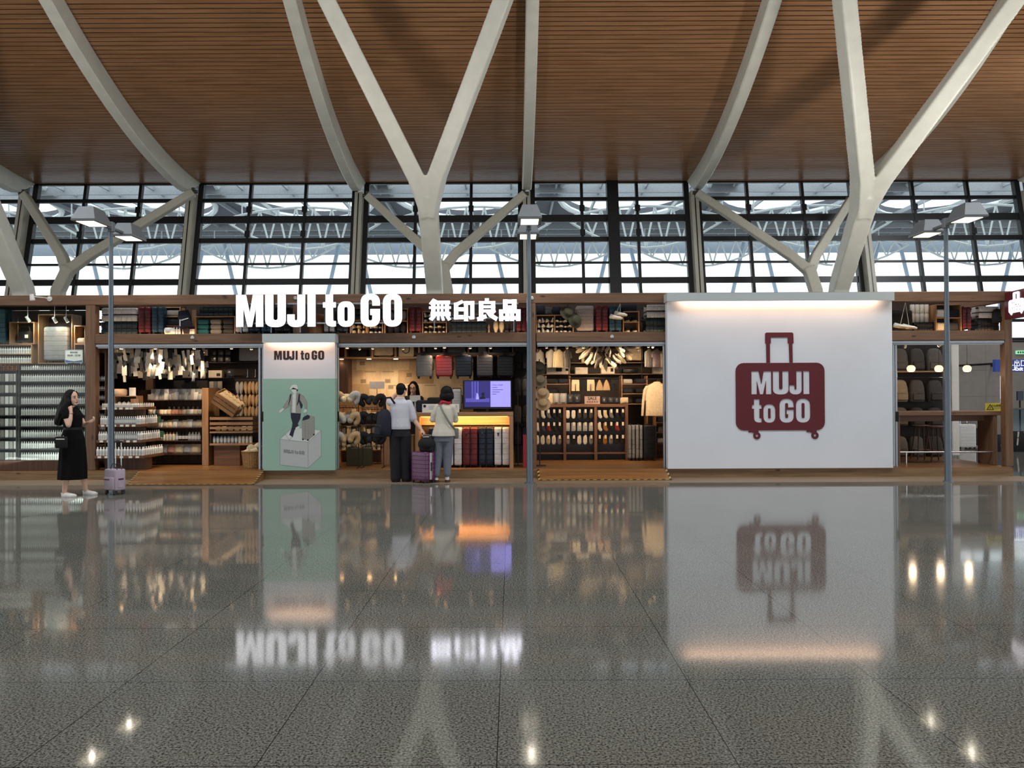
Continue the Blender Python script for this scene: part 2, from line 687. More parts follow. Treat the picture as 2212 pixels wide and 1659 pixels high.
for i, x in enumerate(BX):
    if 1 <= i <= 7:
        put('facade_post', pm, 'beige steel window post ' + pl[i], 'post', (x, 0, 0), group='facade posts')
# the wall under the glass
xo0, xo1 = at(2150, 840, 28).x, at(2176, 840, 28).x
b = MB()
b.box(-45, xo0, 28.0, 28.15, 0, 3.2)
b.box(xo1, 45, 28.0, 28.15, 0, 3.2)
b.box(xo0, xo1, 28.0, 28.15, 2.0, 3.2)
b.box(xo0, xo1, 28.0, 28.15, 0, 1.0)
b.mi = 1
for k in range(-20, 21):
    b.box(k * 2.0 - .01, k * 2.0 + .01, 27.985, 28.0, 0, 3.2)
b.box(-45, 45, 27.985, 28.0, 2.38, 2.41)
structure(b.build('wall_back', [GREYW, DARK]))

# ------------------------------------------------------------------ forked columns and struts
def boxtube(b, pts, w, t):
    """Rectangular bar along pts: w across in the picture plane, t deep; both lists or numbers."""
    pts = [Vector(p) for p in pts]
    prev = None
    for i, p in enumerate(pts):
        if i == 0:
            tg = pts[1] - p
        elif i == len(pts) - 1:
            tg = p - pts[i - 1]
        else:
            tg = (pts[i + 1] - p).normalized() + (p - pts[i - 1]).normalized()
        tg.normalize()
        u = tg.cross(Vector((0, 1, 0))).normalized()
        v = u.cross(tg).normalized()
        ww = (w[i] if isinstance(w, (list, tuple)) else w) / 2
        tt = (t[i] if isinstance(t, (list, tuple)) else t) / 2
        vs = [b.bm.verts.new(p + u * a * ww + v * c * tt) for a, c in ((-1, -1), (1, -1), (1, 1), (-1, 1))]
        if prev:
            b.bridge(prev, vs)
        else:
            b._f(list(reversed(vs)))
        prev = vs
    b._f(prev)
    return b
def forked_column(label, base, fork, a, c, foot):
    P = [at(*base), at(*fork)]
    b = MB()
    up = P[1] + (P[1] - P[0]).normalized() * 0.25
    boxtube(b, [foot, P[0], P[1], up], [.5, .46, .52, .62], [.5, .48, .5, .5])
    boxtube(b, [P[1] - (P[1] - P[0]).normalized() * .35, P[1] + (at(*a) - P[1]) * .12, at(*a)], [.46, .44, .36], [.5, .5, .42])
    boxtube(b, [P[1] - (P[1] - P[0]).normalized() * .35, P[1] + (at(*c) - P[1]) * .12, at(*c)], [.46, .44, .36], [.5, .5, .42])
    o = fused('forked_column', b, STEEL, None, 0.035, 2)
    tag(o, label, 'column', 'large forked roof columns')
forked_column('large off-white forked column behind the glowing letters, the middle one of three', (939, 620, 24.0), (924, 434, 22.0), (655, -100, 17.6), (1128, -110, 17.6), (-2.25, 25.2, 0))
forked_column('large off-white forked column rising behind the big white billboard', (1813, 620, 24.0), (1868, 436, 22.0), (1812, -120, 17.6), (2272, -110, 17.6), (9.4, 25.2, 0))
forked_column('large off-white column leaning out of the left edge', (50, 625, 24.0), (-46, 400, 22.0), (-330, -100, 17.6), (-90, -110, 17.6), (-14.1, 25.2, 0))
PIN = mat('dark_pin_steel', (70, 70, 66), 0.4, 0.6)
def strut(label, base, fork, a, c, foot):
    f = at(*fork)
    b = MB()
    boxtube(b, [foot, at(*base), f], [.4, .38, .36], .34)
    dn = (at(*base) - f).normalized()
    for e in (a, c):
        boxtube(b, [f + dn * .15, f + (at(*e) - f) * .15, at(*e)], [.32, .30, .26], [.32, .3, .26])
    o = fused('forked_strut', b, BEIGE, None, 0.025, 2)
    tag(o, label, 'strut', 'small forked struts at the facade')
    for e in (a, c):
        p = at(*e)
        q = MB()
        q.cyl(p + Vector((-.16, -.02, .02)), p + Vector((.16, -.02, .02)), .06)
        q.box(p.x - .05, p.x + .05, p.y - .06, p.y + .06, p.z - .02, p.z + .16)
        q.build('pin_joint', PIN, o)
strut('beige forked strut behind the left lamp pole, spreading to two beam ends', (126, 628, 27.0), (150, 578, 27.0), (52, 420, 28.1), (418, 416, 28.1), (-15.0, 27.0, 0))
strut('beige forked strut half hidden behind the central forked column', (966, 628, 27.0), (957, 572, 27.0), (794, 424, 28.1), (1132, 420, 28.1), (-2.1, 27.0, 0))
strut('beige forked strut left of the right forked column above the white billboard', (1762, 628, 27.0), (1746, 578, 27.0), (1506, 418, 28.1), (1838, 430, 28.1), (10.1, 27.0, 0))

# ------------------------------------------------------------------ lamp poles
POLE = mat('blue_grey_lamp_pole', (96, 108, 118), 0.35, 0.5, 0.04)
HEAD = mat('grey_lamp_housing', (112, 118, 122), 0.45, 0.3, 0.04)
LENS = glow('lamp_lens_glow', (255, 240, 205), 2.2)
def lamp_pole(label, x, d=13.86):
    t = thing('lamp_pole', label, 'lamp', (x, d, 0), None, 'twin-headed lamp poles')
    b = MB()
    b.tube([(0, 0, 0), (0, 0, 1.3), (0, 0, 3.0), (0, 0, 4.42)], [.056, .052, .038, .032], 16)
    b.build('pole', POLE, t, True)
    b = MB()
    b.lathe((0, 0, 0), [(.085, 0), (.085, .012), (.06, .02), (.058, .03)], 20)
    b.build('base_collar', POLE, t, True)
    b = MB()
    b.box(-.03, .03, -.62, .62, 4.30, 4.35, .01)
    b.box(-.045, .045, -.05, .05, 4.26, 4.43, .01)
    b.build('bracket', HEAD, t)
    for s in (-1, 1):
        h = MB()
        y0, y1 = (s * .36, s * .92)
        lo, hi = min(y0, y1), max(y0, y1)
        w = .19
        zb = 4.27
        bot = [(-w, lo, zb), (w, lo, zb), (w, hi, zb), (-w, hi, zb)]
        top = [(-w * .62, lo + .1, zb + .24), (w * .62, lo + .1, zb + .24), (w * .62, hi - .1, zb + .24), (-w * .62, hi - .1, zb + .24)]
        B0 = [h.bm.verts.new(v) for v in bot]
        B1 = [h.bm.verts.new((v[0], v[1], v[2] + .03)) for v in bot]
        T = [h.bm.verts.new(v) for v in top]
        h._f(list(reversed(B0)))
        h.bridge(B0, B1)
        h.bridge(B1, T)
        h._f(T)
        ho = h.build('lamp_head', HEAD, t)
        q = MB()
        q.box(-.14, .14, lo + .07, hi - .07, zb - .006, zb + .004)
        q.build('lens', LENS, ho)
        light('SPOT', 'lamp_light', (0, (lo + hi) / 2, zb - .02), 30, (1, .9, .75), (0, (lo + hi) / 2, zb - 1), t, spot_size=R(150), spot_blend=.8, shadow_soft_size=.03)
    return t
for px, lb in ((240, 'grey lamp pole with two lit heads at the left, by the lavender suitcase'), (1144, 'grey lamp pole with two lit heads in the middle, beside the glowing letters'), (2047, 'grey lamp pole with two lit heads at the right, before the counter table')):
    lamp_pole(lb, at(px, 900, 13.86).x)

# ------------------------------------------------------------------ behind the viewer: unseen wall, added to cut the light from the rear
b = MB()
b.box(-45, 45, -11.7, -11.5, 4.2, 9.2)
b.box(-45, 45, -11.7, -11.5, 0, .9)
structure(b.build('wall_light_block', GREYW))
# ------------------------------------------------------------------ the shop: shell
PINE = wood('reddish_pine_beam', (124, 93, 70), (100, 74, 54), 'X', 0.5)
PINEZ = wood('reddish_pine_post', (122, 91, 68), (98, 72, 52), 'Z', 0.5)
STEPW = wood('worn_oak_step', (140, 112, 78), (108, 84, 56), 'X', 0.5)
OAK = wood('oak_shelf_board', (168, 130, 92), (138, 102, 68), 'X', 0.5, False)
OAKZ = wood('oak_upright', (168, 130, 92), (138, 102, 68), 'Z', 0.5, False)
WALN = wood('dark_brown_panel', (54, 36, 25), (38, 25, 17), 'X', 0.6, False)
WALZ = wood('dark_brown_upright', (88, 58, 40), (64, 42, 28), 'Z', 0.6, False)
PLANK = wood('honey_floor_plank', (142, 100, 58), (108, 74, 40), 'X', 0.33, False, 0.5)
ALU = mat('brushed_aluminium', (168, 176, 182), 0.35, 0.7, 0.03)
DARKM = mat('dark_metal', (38, 36, 36), 0.45, 0.6)
BLACK = mat('black_plastic', (18, 18, 20), 0.5)
WHITEP = mat('white_painted_board', (220, 227, 235), 0.5, 0, 0.02, 2)
WHITEL = mat('white_lamp_body', (225, 225, 220), 0.4)
D0 = 14.65           # front of the platform
PZ = 0.16            # top of the platform
DF = 14.80           # front face of the timber frame
XL, XR = -10.2, at(2188, 1000, 14.65).x

# platform with the step, the shop floor
b = MB()
b.box(XL, XR, D0, 20.2, 0, PZ - .02)
o = structure(b.build('floor_platform', STEPW))
b = MB()
xe = at(2052, 990, 17.0).x
b.box(XL, XR - .01, D0 + .004, 20.0, PZ - .02, PZ)
structure(b.build('floor_shop', PLANK))
b = MB()
b.box(XL - 1, XR + .12, 13.84, D0, 0, .004)
structure(b.build('trim_3', mat('matte_stone_border', (128, 112, 94), 0.42, 0, 0.12, 60)))

# wooden ramps at the two entrances with hazard tape
HAZ = None
def hazard():
    m, nt, n, l, p = nmat('yellow_black_tape')
    tc = n.new('ShaderNodeTexCoord')
    mp = n.new('ShaderNodeMapping')
    mp.inputs['Rotation'].default_value = (0, 0, R(40))
    l.new(tc.outputs['Object'], mp.inputs[0])
    w = n.new('ShaderNodeTexWave')
    w.inputs['Scale'].default_value = 3.3
    l.new(mp.outputs[0], w.inputs['Vector'])
    r = n.new('ShaderNodeValToRGB')
    r.color_ramp.interpolation = 'CONSTANT'
    r.color_ramp.elements[0].color = lin((24, 22, 20))
    r.color_ramp.elements[1].position = 0.5
    r.color_ramp.elements[1].color = lin((168, 144, 72))
    l.new(w.outputs['Color'], r.inputs[0])
    l.new(r.outputs[0], p.inputs['Base Color'])
    return m
HAZ = hazard()
def ramp(label, xa, xb, ya, xa2=None, xb2=None):
    """Shallow wedge from the floor (front, at ya) up to the platform."""
    xa2, xb2 = xa2 if xa2 is not None else xa, xb2 if xb2 is not None else xb
    t = thing('entrance_ramp', label, 'ramp', (0, 0, 0), None, 'entrance ramps')
    b = MB()
    zf = .012
    v = [(xa, ya, zf), (xb, ya, zf), (xb2, D0 - .003, PZ), (xa2, D0 - .003, PZ)]
    lo = [(q[0], q[1], .004) for q in v]
    A = [b.bm.verts.new(q) for q in lo]
    B_ = [b.bm.verts.new(q) for q in v]
    b._f(list(reversed(A)))
    b._f(B_)
    b.bridge(A, B_)
    b.build('ramp_board', PLANK, t)
    b = MB()
    k = (PZ - zf) / (D0 - ya)
    b.quad((xa, ya, zf + .003), (xb, ya, zf + .003), (xb, ya + .022, zf + .003 + k * .022), (xa, ya + .022, zf + .003 + k * .022))
    for p0, p1, s in ((v[0], v[3], 1), (v[1], v[2], -1)):
        b.quad((p0[0], p0[1], p0[2] + .003), (p0[0] + s * .035, p0[1], p0[2] + .003), (p1[0] + s * .035, p1[1], p1[2] + .003), (p1[0], p1[1], p1[2] + .003))
    b.build('hazard_tape', HAZ, t)
ramp('honey wooden entrance ramp with striped tape edge, left of the green poster board', at(272, 1046, 13.78).x, at(548, 1045, 13.78).x, 13.78, at(300, 1015, D0).x, at(571, 1015, D0).x)
ramp('honey wooden entrance ramp with striped tape edge, before the sock racks', at(1163, 1038, 14.2).x, at(1452, 1036, 14.2).x, 14.2, at(1160, 1015, D0).x, at(1440, 1015, D0).x)

# timber frame
ZT0, ZT1, ZM0, ZM1 = 3.13, 3.31, 2.43, 2.606
def beam(label, x0, x1, y0, y1, z0, z1, m=None, name='timber_beam'):
    b = MB()
    b.box(x0, x1, y0, y1, z0, z1, .008)
    return tag(b.build(name, m or PINE), label, 'beam')
xp1 = at(195, 800, DF).x
xp2 = at(1150, 800, DF).x
xp3 = at(2180, 800, DF).x
PW = .085
bt = beam('long top timber beam along the whole shop front, behind the glowing letters', XL, xp3 + .066, DF, DF + .16, ZT0, ZT1)
bt2 = beam('lower timber beam between left post and green poster board', xp1 + PW, at(568, 730, DF).x, DF, DF + .16, ZM0, ZM1)
bm2 = beam('lower timber beam under the glowing letters, over the register', at(568, 730, DF).x, xp2 - PW + .01, DF, DF + .16, ZM0, ZM1)
bm3 = beam('lower timber beam above the sock racks', xp2 + PW - .01, at(1445, 730, DF).x, DF, DF + .16, ZM0, ZM1)
bm4 = beam('lower timber beam over the pendant globes at the right', at(1925, 730, DF).x, xp3 - .066, DF, DF + .16, ZM0, ZM1)
beam('timber beam behind the white billboard', at(1445, 730, DF).x, at(1925, 730, DF).x, DF, DF + .16, ZM0, ZM1)
beam('timber beam running back from the right end post', xp3 - .066, xp3 + .066, DF + .17, 18.2, ZT0, ZT1, wood('reddish_pine_deep', (150, 104, 76), (122, 80, 56), 'Y', 0.5))
def post(label, x, z1=ZT0, w=PW):
    b = MB()
    b.box(x - w, x + w, DF + .001, DF + .17, PZ, z1, .008)
    return tag(b.build('timber_post', PINEZ), label, 'post')
post('timber post right of the window full of white bottles', xp1)
post('timber post behind the middle lamp pole', xp2, w=.062)
post('timber post at the right end of the shop under the maroon sign', xp3, w=.065)
post('timber post partly hidden by the glowing letters', at(640, 690, DF).x, ZT0, .06)['group'] = 'timber posts'
# bolts on the beams
BOLT = mat('zinc_bolt', (205, 208, 208), 0.3, 0.7)
b = MB()
b.lathe((0, 0, 0), [(.030, 0), (.034, .004), (.034, .01), (.02, .014), (.018, .022), (.004, .024)], 16)
bolt = b.mesh('bolt', BOLT, True)
bolt.transform(Matrix.Rotation(R(90), 4, 'X'))
for x, y, lb in ((416, 729, 'above the hanging price cards'), (894, 728, 'above the hanging grey suitcase'), (1149, 644, 'on the post beside the middle lamp pole'), (1322, 727, 'above the shoe cluster'), (638, 644, 'between the second and third glowing letters')):
    p = at(x, y, DF - .0)
    put('round_bolt', bolt, 'round zinc bolt on the timber beam ' + lb, 'bolt', (p.x, DF - .0005, p.z), group='zinc bolts')
# aluminium rails and door jambs
def rail(label, xa, xb):
    b = MB()
    b.box(xa, xb, DF + .02, DF + .14, ZM0 - .055, ZM0 - .002, .006)
    b.box(xa + .01, xb - .01, DF + .06, DF + .10, ZM0 - .075, ZM0 - .05)
    tag(b.build('door_rail', ALU), label, 'rail', 'sliding door rails')
rail('aluminium sliding door rail above the hanging price cards', xp1 + PW, at(570, 740, DF).x)
rail('aluminium sliding door rail above the register', at(724, 740, DF).x, xp2 - PW)
rail('aluminium sliding door rail above the shoe cluster', xp2 + PW, at(1440, 740, DF).x)
rail('aluminium sliding door rail above the pendant globes', at(1927, 740, DF).x, xp3 - .066)
def jamb(label, x0, x1, y=DF + .02):
    t = thing('sliding_door', label, 'door', (0, 0, 0), None, 'folded glass doors')
    b = MB()
    a, c = at(x0, 880, y).x, at(x1, 880, y).x
    b.box(a, a + (c - a) * .4, y, y + .05, PZ + .001, ZM0 - .078, .005)
    b.box(a + (c - a) * .6, c, y + .02, y + .08, PZ + .001, ZM0 - .078, .005)
    b.build('door_stile', ALU, t)
    b = MB()
    b.box(a + (c - a) * .4, a + (c - a) * .6, y + .03, y + .04, PZ + .02, ZM0 - .08)
    b.build('door_glass', GLASS, t)
    b = MB()
    zc = Zc(900, y, x0)
    b.box(c - .03, c + .01, y - .012, y + .02, zc - .09, zc + .09, .004)
    b.build('door_lock', DARKM, t)
jamb('grey metal door edge left of the green poster board', 558, 570)
jamb('grey metal door edge right of the green poster board', 724, 731)
jamb('grey metal door edge left of the white billboard', 1433, 1441)
jamb('grey metal door edges right of the white billboard', 1929, 1940)
# loft deck, carried back unseen over the shop to keep daylight out; shop back
b = MB()
b.box(xp1 + .02, at(2058, 750, DF).x, DF + .17, 19.6, 2.50, 2.60)
b.box(XL, xp1 + .02, 15.8, 19.6, 2.50, 2.60)
b.box(XL, xp1 + .02, DF + .17, 15.8, 3.14, 3.2)
structure(b.build('ceiling_shop', WALN))
b = MB()
b.zprism([(at(2058, 750, DF).x + .002, DF + .17), (xp3 - .066 - .005, DF + .17), (xp3 - .066 - .005, 15.0), (at(2058, 750, DF).x + .002, 17.2)], 2.50, 2.60)
structure(b.build('ceiling_shop_corner', WALN))
b = MB()
b.box(XL, at(2050, 750, 18.8).x, 19.6, 19.7, PZ, 2.5)
structure(b.build('wall_shop_back', mat('dark_brown_wall', (40, 28, 20), 0.7)))
b = MB()
b.box(xp1, at(2046, 690, 15.75).x, 15.7, 15.74, 2.602, 3.33)
b.mi = 1
for x in (420, 640, 760, 910, 1040, 1215, 1330):
    c = at(x, 690, 15.66)
    b.box(c.x - .04, c.x + .04, 15.64, 15.7, 2.602, 3.12)
structure(b.build('wall_loft_back', [WALN, PINEZ]))
b = MB()
b.box(XL, XL + .1, DF + .2, 19.6, PZ, 2.5)
structure(b.build('wall_left', WALN))

# ------------------------------------------------------------------ letters (outlines measured on the sign, in its own units)
def LETTERS():
    L = {}
    r = lambda *a: [tuple(p) for p in a]
    L['M'] = [r((62, 103), (66, 100), (185, 100), (190, 104), (235, 325), (272, 104), (278, 100), (401, 100), (405, 104), (405, 500), (402, 503), (315, 503), (312, 500), (312, 270), (264, 500), (260, 503), (210, 503), (206, 500), (155, 270), (155, 500), (152, 503), (65, 503), (62, 500))]
    def U(x0, x1, i0, i1, y0=100, y1=508, iy=420):
        c = (x0 + x1) / 2
        out = [(x0, y0), (i0, y0)] + [(i0, iy - 24)] + [((i0 + i1) / 2 - (i1 - i0) / 2 * cos(R(t)), iy - 24 + 24 * sin(R(t))) for t in range(15, 180, 15)] + [(i1, iy - 24), (i1, y0), (x1, y0)]
        h = 92
        out += [(c + (x1 - c) * abs(cos(R(t))) ** .75 * (1 if t < 90 else -1), y1 - h + h * sin(R(t)) ** .9) for t in range(0, 181, 9)]
        return [out]
    L['U'] = U(428, 688, 532, 585)
    out = [(832, 100), (932, 100)]
    out += [(818 + 114 * abs(cos(R(t))) ** .75 * (1 if t < 90 else -1), 416 + 92 * max(0, sin(R(t))) ** .9) for t in range(0, 181, 9)]
    out += [(705, 352), (708, 348), (797, 348), (800, 352), (800, 400)]
    out += [(816 - 16 * cos(R(t)), 404 + 20 * sin(R(t))) for t in range(0, 181, 20)] + [(832, 400)]
    L['J'] = [out]
    L['I'] = [[(960, 103), (963, 100), (1059, 100), (1062, 103), (1062, 500), (1059, 503), (963, 503), (960, 500)]]
    L['t'] = [[(1187, 100), (1282, 98), (1282, 198), (1316, 198), (1318, 202), (1318, 262), (1315, 265), (1282, 265), (1282, 420), (1286, 430), (1296, 434), (1316, 434), (1318, 438), (1318, 500), (1300, 504), (1260, 504), (1225, 495), (1202, 478), (1190, 450), (1187, 420), (1187, 265), (1157, 265), (1155, 262), (1155, 202), (1157, 198), (1187, 198)]]
    def O(x0, x1, y0, y1, i0, i1, j0, j1, pw=.62):
        cx, cy = (x0 + x1) / 2, (y0 + y1) / 2
        def ring(a0, a1, b0, b1):
            mx, my = (a0 + a1) / 2, (b0 + b1) / 2
            w = (a1 - a0) / 2
            hh = min(w * 1.05, (b1 - b0) / 2)
            q = []
            for t in range(0, 181, 9):
                q.append((mx + w * math.copysign(abs(cos(R(t))) ** .8, cos(R(t))), b0 + hh - hh * sin(R(t)) ** .85))
            q = q[::-1]
            for t in range(0, 181, 9):
                q.append((mx + w * math.copysign(abs(cos(R(t))) ** .8, cos(R(t))), b1 - hh + hh * sin(R(t)) ** .85))
            return q
        return [ring(x0, x1, y0, y1), ring(i0, i1, j0, j1)]
    L['o'] = O(1338, 1552, 187, 508, 1424, 1466, 258, 436)
    L['O'] = O(1908, 2150, 92, 508, 2007, 2053, 168, 430)
    # G: ring opened on the right with its inner spur
    w, mx = 122, 1750
    g = [(1872, 243), (1774, 243), (1774, 195)]
    g += [(1750 + 23 * math.copysign(abs(cos(R(t))) ** .8, cos(R(t))), 192 - 24 * sin(R(t))) for t in range(0, 181, 15)]
    g += [(1750 + 23 * math.copysign(abs(cos(R(t))) ** .8, cos(R(t))), 406 + 24 * sin(R(t))) for t in range(180, -1, -15)]
    g += [(1774, 362), (1750, 362), (1748, 358), (1748, 288), (1751, 284), (1872, 284)]
    g += [(mx + w * math.copysign(abs(cos(R(t))) ** .8, cos(R(t))), 508 - 118 + 118 * sin(R(t)) ** .85) for t in range(0, 181, 9)]
    g += [(mx + w * math.copysign(abs(cos(R(t))) ** .8, cos(R(t))), 92 + 118 - 118 * sin(R(t)) ** .85) for t in range(180, -1, -9)]
    L['G'] = [g]
    return L
LET = LETTERS()
def place_letters(which, s, x, z, shift=None):
    """Outlines of the letters scaled by s, the unit point (0, 503) put at x, z."""
    out = []
    for k in which:
        dx, dy = (shift or {}).get(k, (0, 0))
        for c in LET[k]:
            out.append([(x + (p[0] + dx) * s, z + (503 - p[1] + dy) * s) for p in c])
    return out

# glowing sign
SIGNW = glow('white_sign_glow', (250, 250, 255), 1.25)
RET = mat('grey_violet_letter_return', (84, 80, 104), .5)
DS = 14.62
u = (1 / 5.821) * DS / F
base = at(500, 620 + 503 / 5.821, DS)
t = thing('illuminated_sign', 'big glowing white Latin lettering on the top timber beam', 'sign', (0, 0, 0))
for k in 'MUJItoGO':
    me = curve_mesh('letter', place_letters([k], u, base.x, base.z), .04, [SIGNW, RET])
    link('letter', me, t, (0, DS, 0))
b = MB()
for y in (656, 698):
    z = Zc(y, DS + .06, 700)
    b.box(at(518, y, DS).x, at(862, y, DS).x, DS + .045, DS + .065, z - .014, z + .014)
b.build('mounting_rail', ALU, t)
for x in (520, 585, 648, 760):
    b = MB()
    c = at(x, 700, DS + .05)
    b.box(c.x - .008, c.x + .008, DS + .066, DS + .08, 2.612, Zc(652, DS + .05, x))
    b.box(c.x - .008, c.x + .008, DS + .066, DF - .002, Zc(652, DS + .05, x) - .02, Zc(652, DS + .05, x))
    b.build('sign_stay', ALU, t)
# kanji: each character as overlapping bars, units of the close-up (7.373 per pixel from 860, 620)
def bars(b, lst, s, ox, oz, y0, y1):
    for q in lst:
        if len(q) == 4:
            x0, z0, x1, z1 = q
            pts = [(x0, z0), (x1, z0), (x1, z1), (x0, z1)]
        else:
            pts = [(q[i], q[i + 1]) for i in range(0, len(q), 2)]
        b.prism([(ox + p[0] * s, oz + (885 - p[1]) * s) for p in pts], y0, y1)
KAN = [
    [(560, 185, 625, 215, 545, 300, 493, 268), (560, 222, 832, 278), (495, 312, 846, 352), (530, 222, 600, 470), (622, 222, 664, 470), (684, 222, 726, 470), (748, 222, 815, 470), (520, 400, 840, 468),
     (530, 470, 610, 470, 550, 545, 490, 510), (622, 470, 664, 470, 664, 535, 622, 535), (682, 470, 730, 470, 750, 535, 700, 540), (755, 470, 820, 470, 850, 520, 800, 545)],
    [(905, 262, 1020, 212, 1058, 250, 960, 300), (893, 255, 962, 520), (893, 328, 1050, 392), (893, 450, 1045, 520), (1052, 230, 1118, 550), (1052, 230, 1218, 290), (1152, 230, 1218, 520), (1118, 470, 1218, 470, 1215, 505, 1195, 522, 1140, 522)],
    [(1385, 185, 1450, 240), (1290, 232, 1360, 545), (1290, 232, 1550, 278), (1484, 232, 1550, 412), (1290, 300, 1550, 345), (1290, 365, 1550, 412), (1258, 490, 1400, 440, 1420, 500, 1268, 552), (1400, 410, 1470, 410, 1592, 490, 1565, 552, 1450, 480), (1475, 420, 1545, 372, 1562, 400, 1500, 460)],
    [(1675, 208, 1747, 360), (1815, 208, 1890, 360), (1675, 208, 1890, 272), (1675, 302, 1890, 360), (1612, 366, 1678, 550), (1708, 366, 1776, 550), (1612, 366, 1776, 428), (1612, 472, 1776, 530), (1786, 366, 1850, 550), (1880, 366, 1952, 550), (1786, 366, 1952, 428), (1786, 472, 1952, 530)]]
uk = (1 / 7.373) * DS / F
bk = at(860, 620 + 885 / 7.373, DS)
t = thing('illuminated_sign', 'glowing white four-character lettering right of the big Latin letters', 'sign', (0, 0, 0))
for ch in KAN:
    b = MB()
    bars(b, ch, uk, bk.x, bk.z, DS - .02, DS + .02)
    lo = b.build('letter', [SIGNW, RET], t)
    for p in lo.data.polygons:
        p.material_index = 0 if p.normal.y < -.9 else 1
b = MB()
for y in (656, 687):
    z = Zc(y, DS + .06, 1030)
    b.box(at(935, y, DS).x, at(1120, y, DS).x, DS + .045, DS + .065, z - .014, z + .014)
b.build('mounting_rail', ALU, t)
for x in (938, 1110):
    b = MB()
    c = at(x, 700, DS + .05)
    b.box(c.x - .008, c.x + .008, DS + .066, DS + .08, 2.612, Zc(652, DS + .05, x))
    b.box(c.x - .008, c.x + .008, DS + .066, DF - .002, Zc(652, DS + .05, x) - .02, Zc(652, DS + .05, x))
    b.build('sign_stay', ALU, t)

# ------------------------------------------------------------------ big white billboard with the maroon suitcase emblem
MAROON = mat('maroon_print', (94, 24, 36), 0.55, 0, 0.04)
DB = 14.60
def billboard(label, x0, x1, ytop, ybot, capx0, capx1, captop, mats, splits=None):
    a, c = at(x0, (ytop + ybot) / 2, DB), at(x1, (ytop + ybot) / 2, DB)
    xm = (x0 + x1) / 2
    zb, z1 = max(Zc(ybot, DB, xm), .165), Zc(ytop, DB, xm)
    t = thing('billboard', label, 'billboard', (0, 0, 0))
    b = MB()
    if splits:
        zs = Zc(splits, DB, xm)
        b.box(a.x, c.x, DB, DB + .18, zs, z1 + .1)
        b.mi = 1
        b.box(a.x, c.x, DB, DB + .18, zb, zs)
    else:
        b.box(a.x, c.x, DB, DB + .18, zb, z1 + .1)
    b.build('board', mats, t)
    b = MB()
    ca, cc = at(capx0, captop, DB - .1).x, at(capx1, captop, DB - .1).x
    zt_, zl = Zc(captop, DB - .1, xm), Zc(ytop, DB - .1, xm)
    b.box(ca, cc, DB - .12, DB - .1, zl, zt_)
    b.box(ca, cc, DB - .1, DB + .18, zt_ - .02, zt_)
    b.box(ca, ca + .02, DB - .1, DB + .18, zl, zt_ - .02)
    b.box(cc - .02, cc, DB - .1, DB + .18, zl, zt_ - .02)
    b.build('light_box', mat('pale_grey_light_box', (186, 196, 196), 0.5, 0, 0.02, 2), t)
    b = MB()
    b.tube([(ca + .08, DB - .07, zt_ - .05), (cc - .08, DB - .07, zt_ - .05)], .012, 8)
    b.build('lamp_tube', glow('peach_tube_glow', (255, 196, 150), .8), t)
    light('AREA', 'lamp_tube_light', ((ca + cc) / 2, DB - .075, zt_ - .07), 4.2 * (cc - ca), (1, .58, .36), ((ca + cc) / 2, DB - .02, zb), t, shape='RECTANGLE', size=(cc - ca) * .86, size_y=.03)
    return t, a, c, zb, z1
t, a, c, zb, z1 = billboard('very large white billboard with maroon suitcase emblem, right of the sock racks', 1442, 1928, 650, 1013, 1440, 1931, 632, WHITEP)
# emblem, units of its close-up (3.95 per pixel from 1430, 620)
ue = (1 / 3.95) * DB / F
oe = at(1690, 840, DB)
def E(x, y):
    return (oe.x + (x - (1690 - 1430) * 3.95) * ue, oe.z + ((840 - 620) * 3.95 - y) * ue)
def rr_px(x0, y0, x1, y1, r):
    return [E(*p) for p in rrect(x0, y0, x1, y1, r)]
body = rr_px(628, 647, 1386, 1222, 68)
lets = []
kk = {'M': (762, 932), 'U': (945, 1080), 'J': (1085, 1192), 'I': (1205, 1257), 't': (766, 848), 'o': (862, 965), 'G': (1000, 1122), 'O': (1140, 1262)}
def fit_letter(k, x0, x1, yb, sc):
    xs = [p[0] for cc in LET[k] for p in cc]
    l0, l1 = min(xs), max(xs)
    return [[E(x0 + (p[0] - l0) * (x1 - x0) / (l1 - l0), yb + (p[1] - 503) * sc) for p in cc] for cc in LET[k]]
b = MB()
holes = []
for k in 'MUJI':
    holes += fit_letter(k, kk[k][0], kk[k][1], 914, .485)
for k in 'toGO':
    holes += fit_letter(k, kk[k][0], kk[k][1], 1154, .488)
me = curve_mesh('emblem_body', [body] + holes, .012, MAROON)
link('emblem_body', me, t, (0, DB - .0065, 0))
hand = [E(*p) for p in [(892, 388), (1112, 388), (1122, 398), (1124, 480), (1114, 484), (1116, 646), (1088, 646), (1084, 484), (1075, 480), (1075, 430), (930, 430), (930, 480), (922, 484), (922, 646), (892, 646), (890, 484), (882, 480), (882, 398)]]
me = curve_mesh('emblem_handle', [hand], .012, MAROON)
link('emblem_handle', me, t, (0, DB - .0065, 0))
for wx in (806, 1301):
    f = [E(*p) for p in [(wx - 72, 1223), (wx + 14, 1223), (wx + 14, 1250), (wx - 20, 1252), (wx - 44, 1238), (wx - 70, 1240)]]
    ri = [E(wx + 31 * cos(2 * pi * k / 24), 1267 + 31 * sin(2 * pi * k / 24)) for k in range(24)]
    rh = [E(wx + 11 * cos(2 * pi * k / 16), 1267 + 11 * sin(2 * pi * k / 16)) for k in range(16)]
    me = curve_mesh('emblem_wheel', [ri, rh], .012, MAROON)
    w_ = link('emblem_wheel', me, t, (0, DB - .0065, 0))
    me = curve_mesh('emblem_fork', [f], .0118, MAROON)
    link('emblem_fork', me, w_)

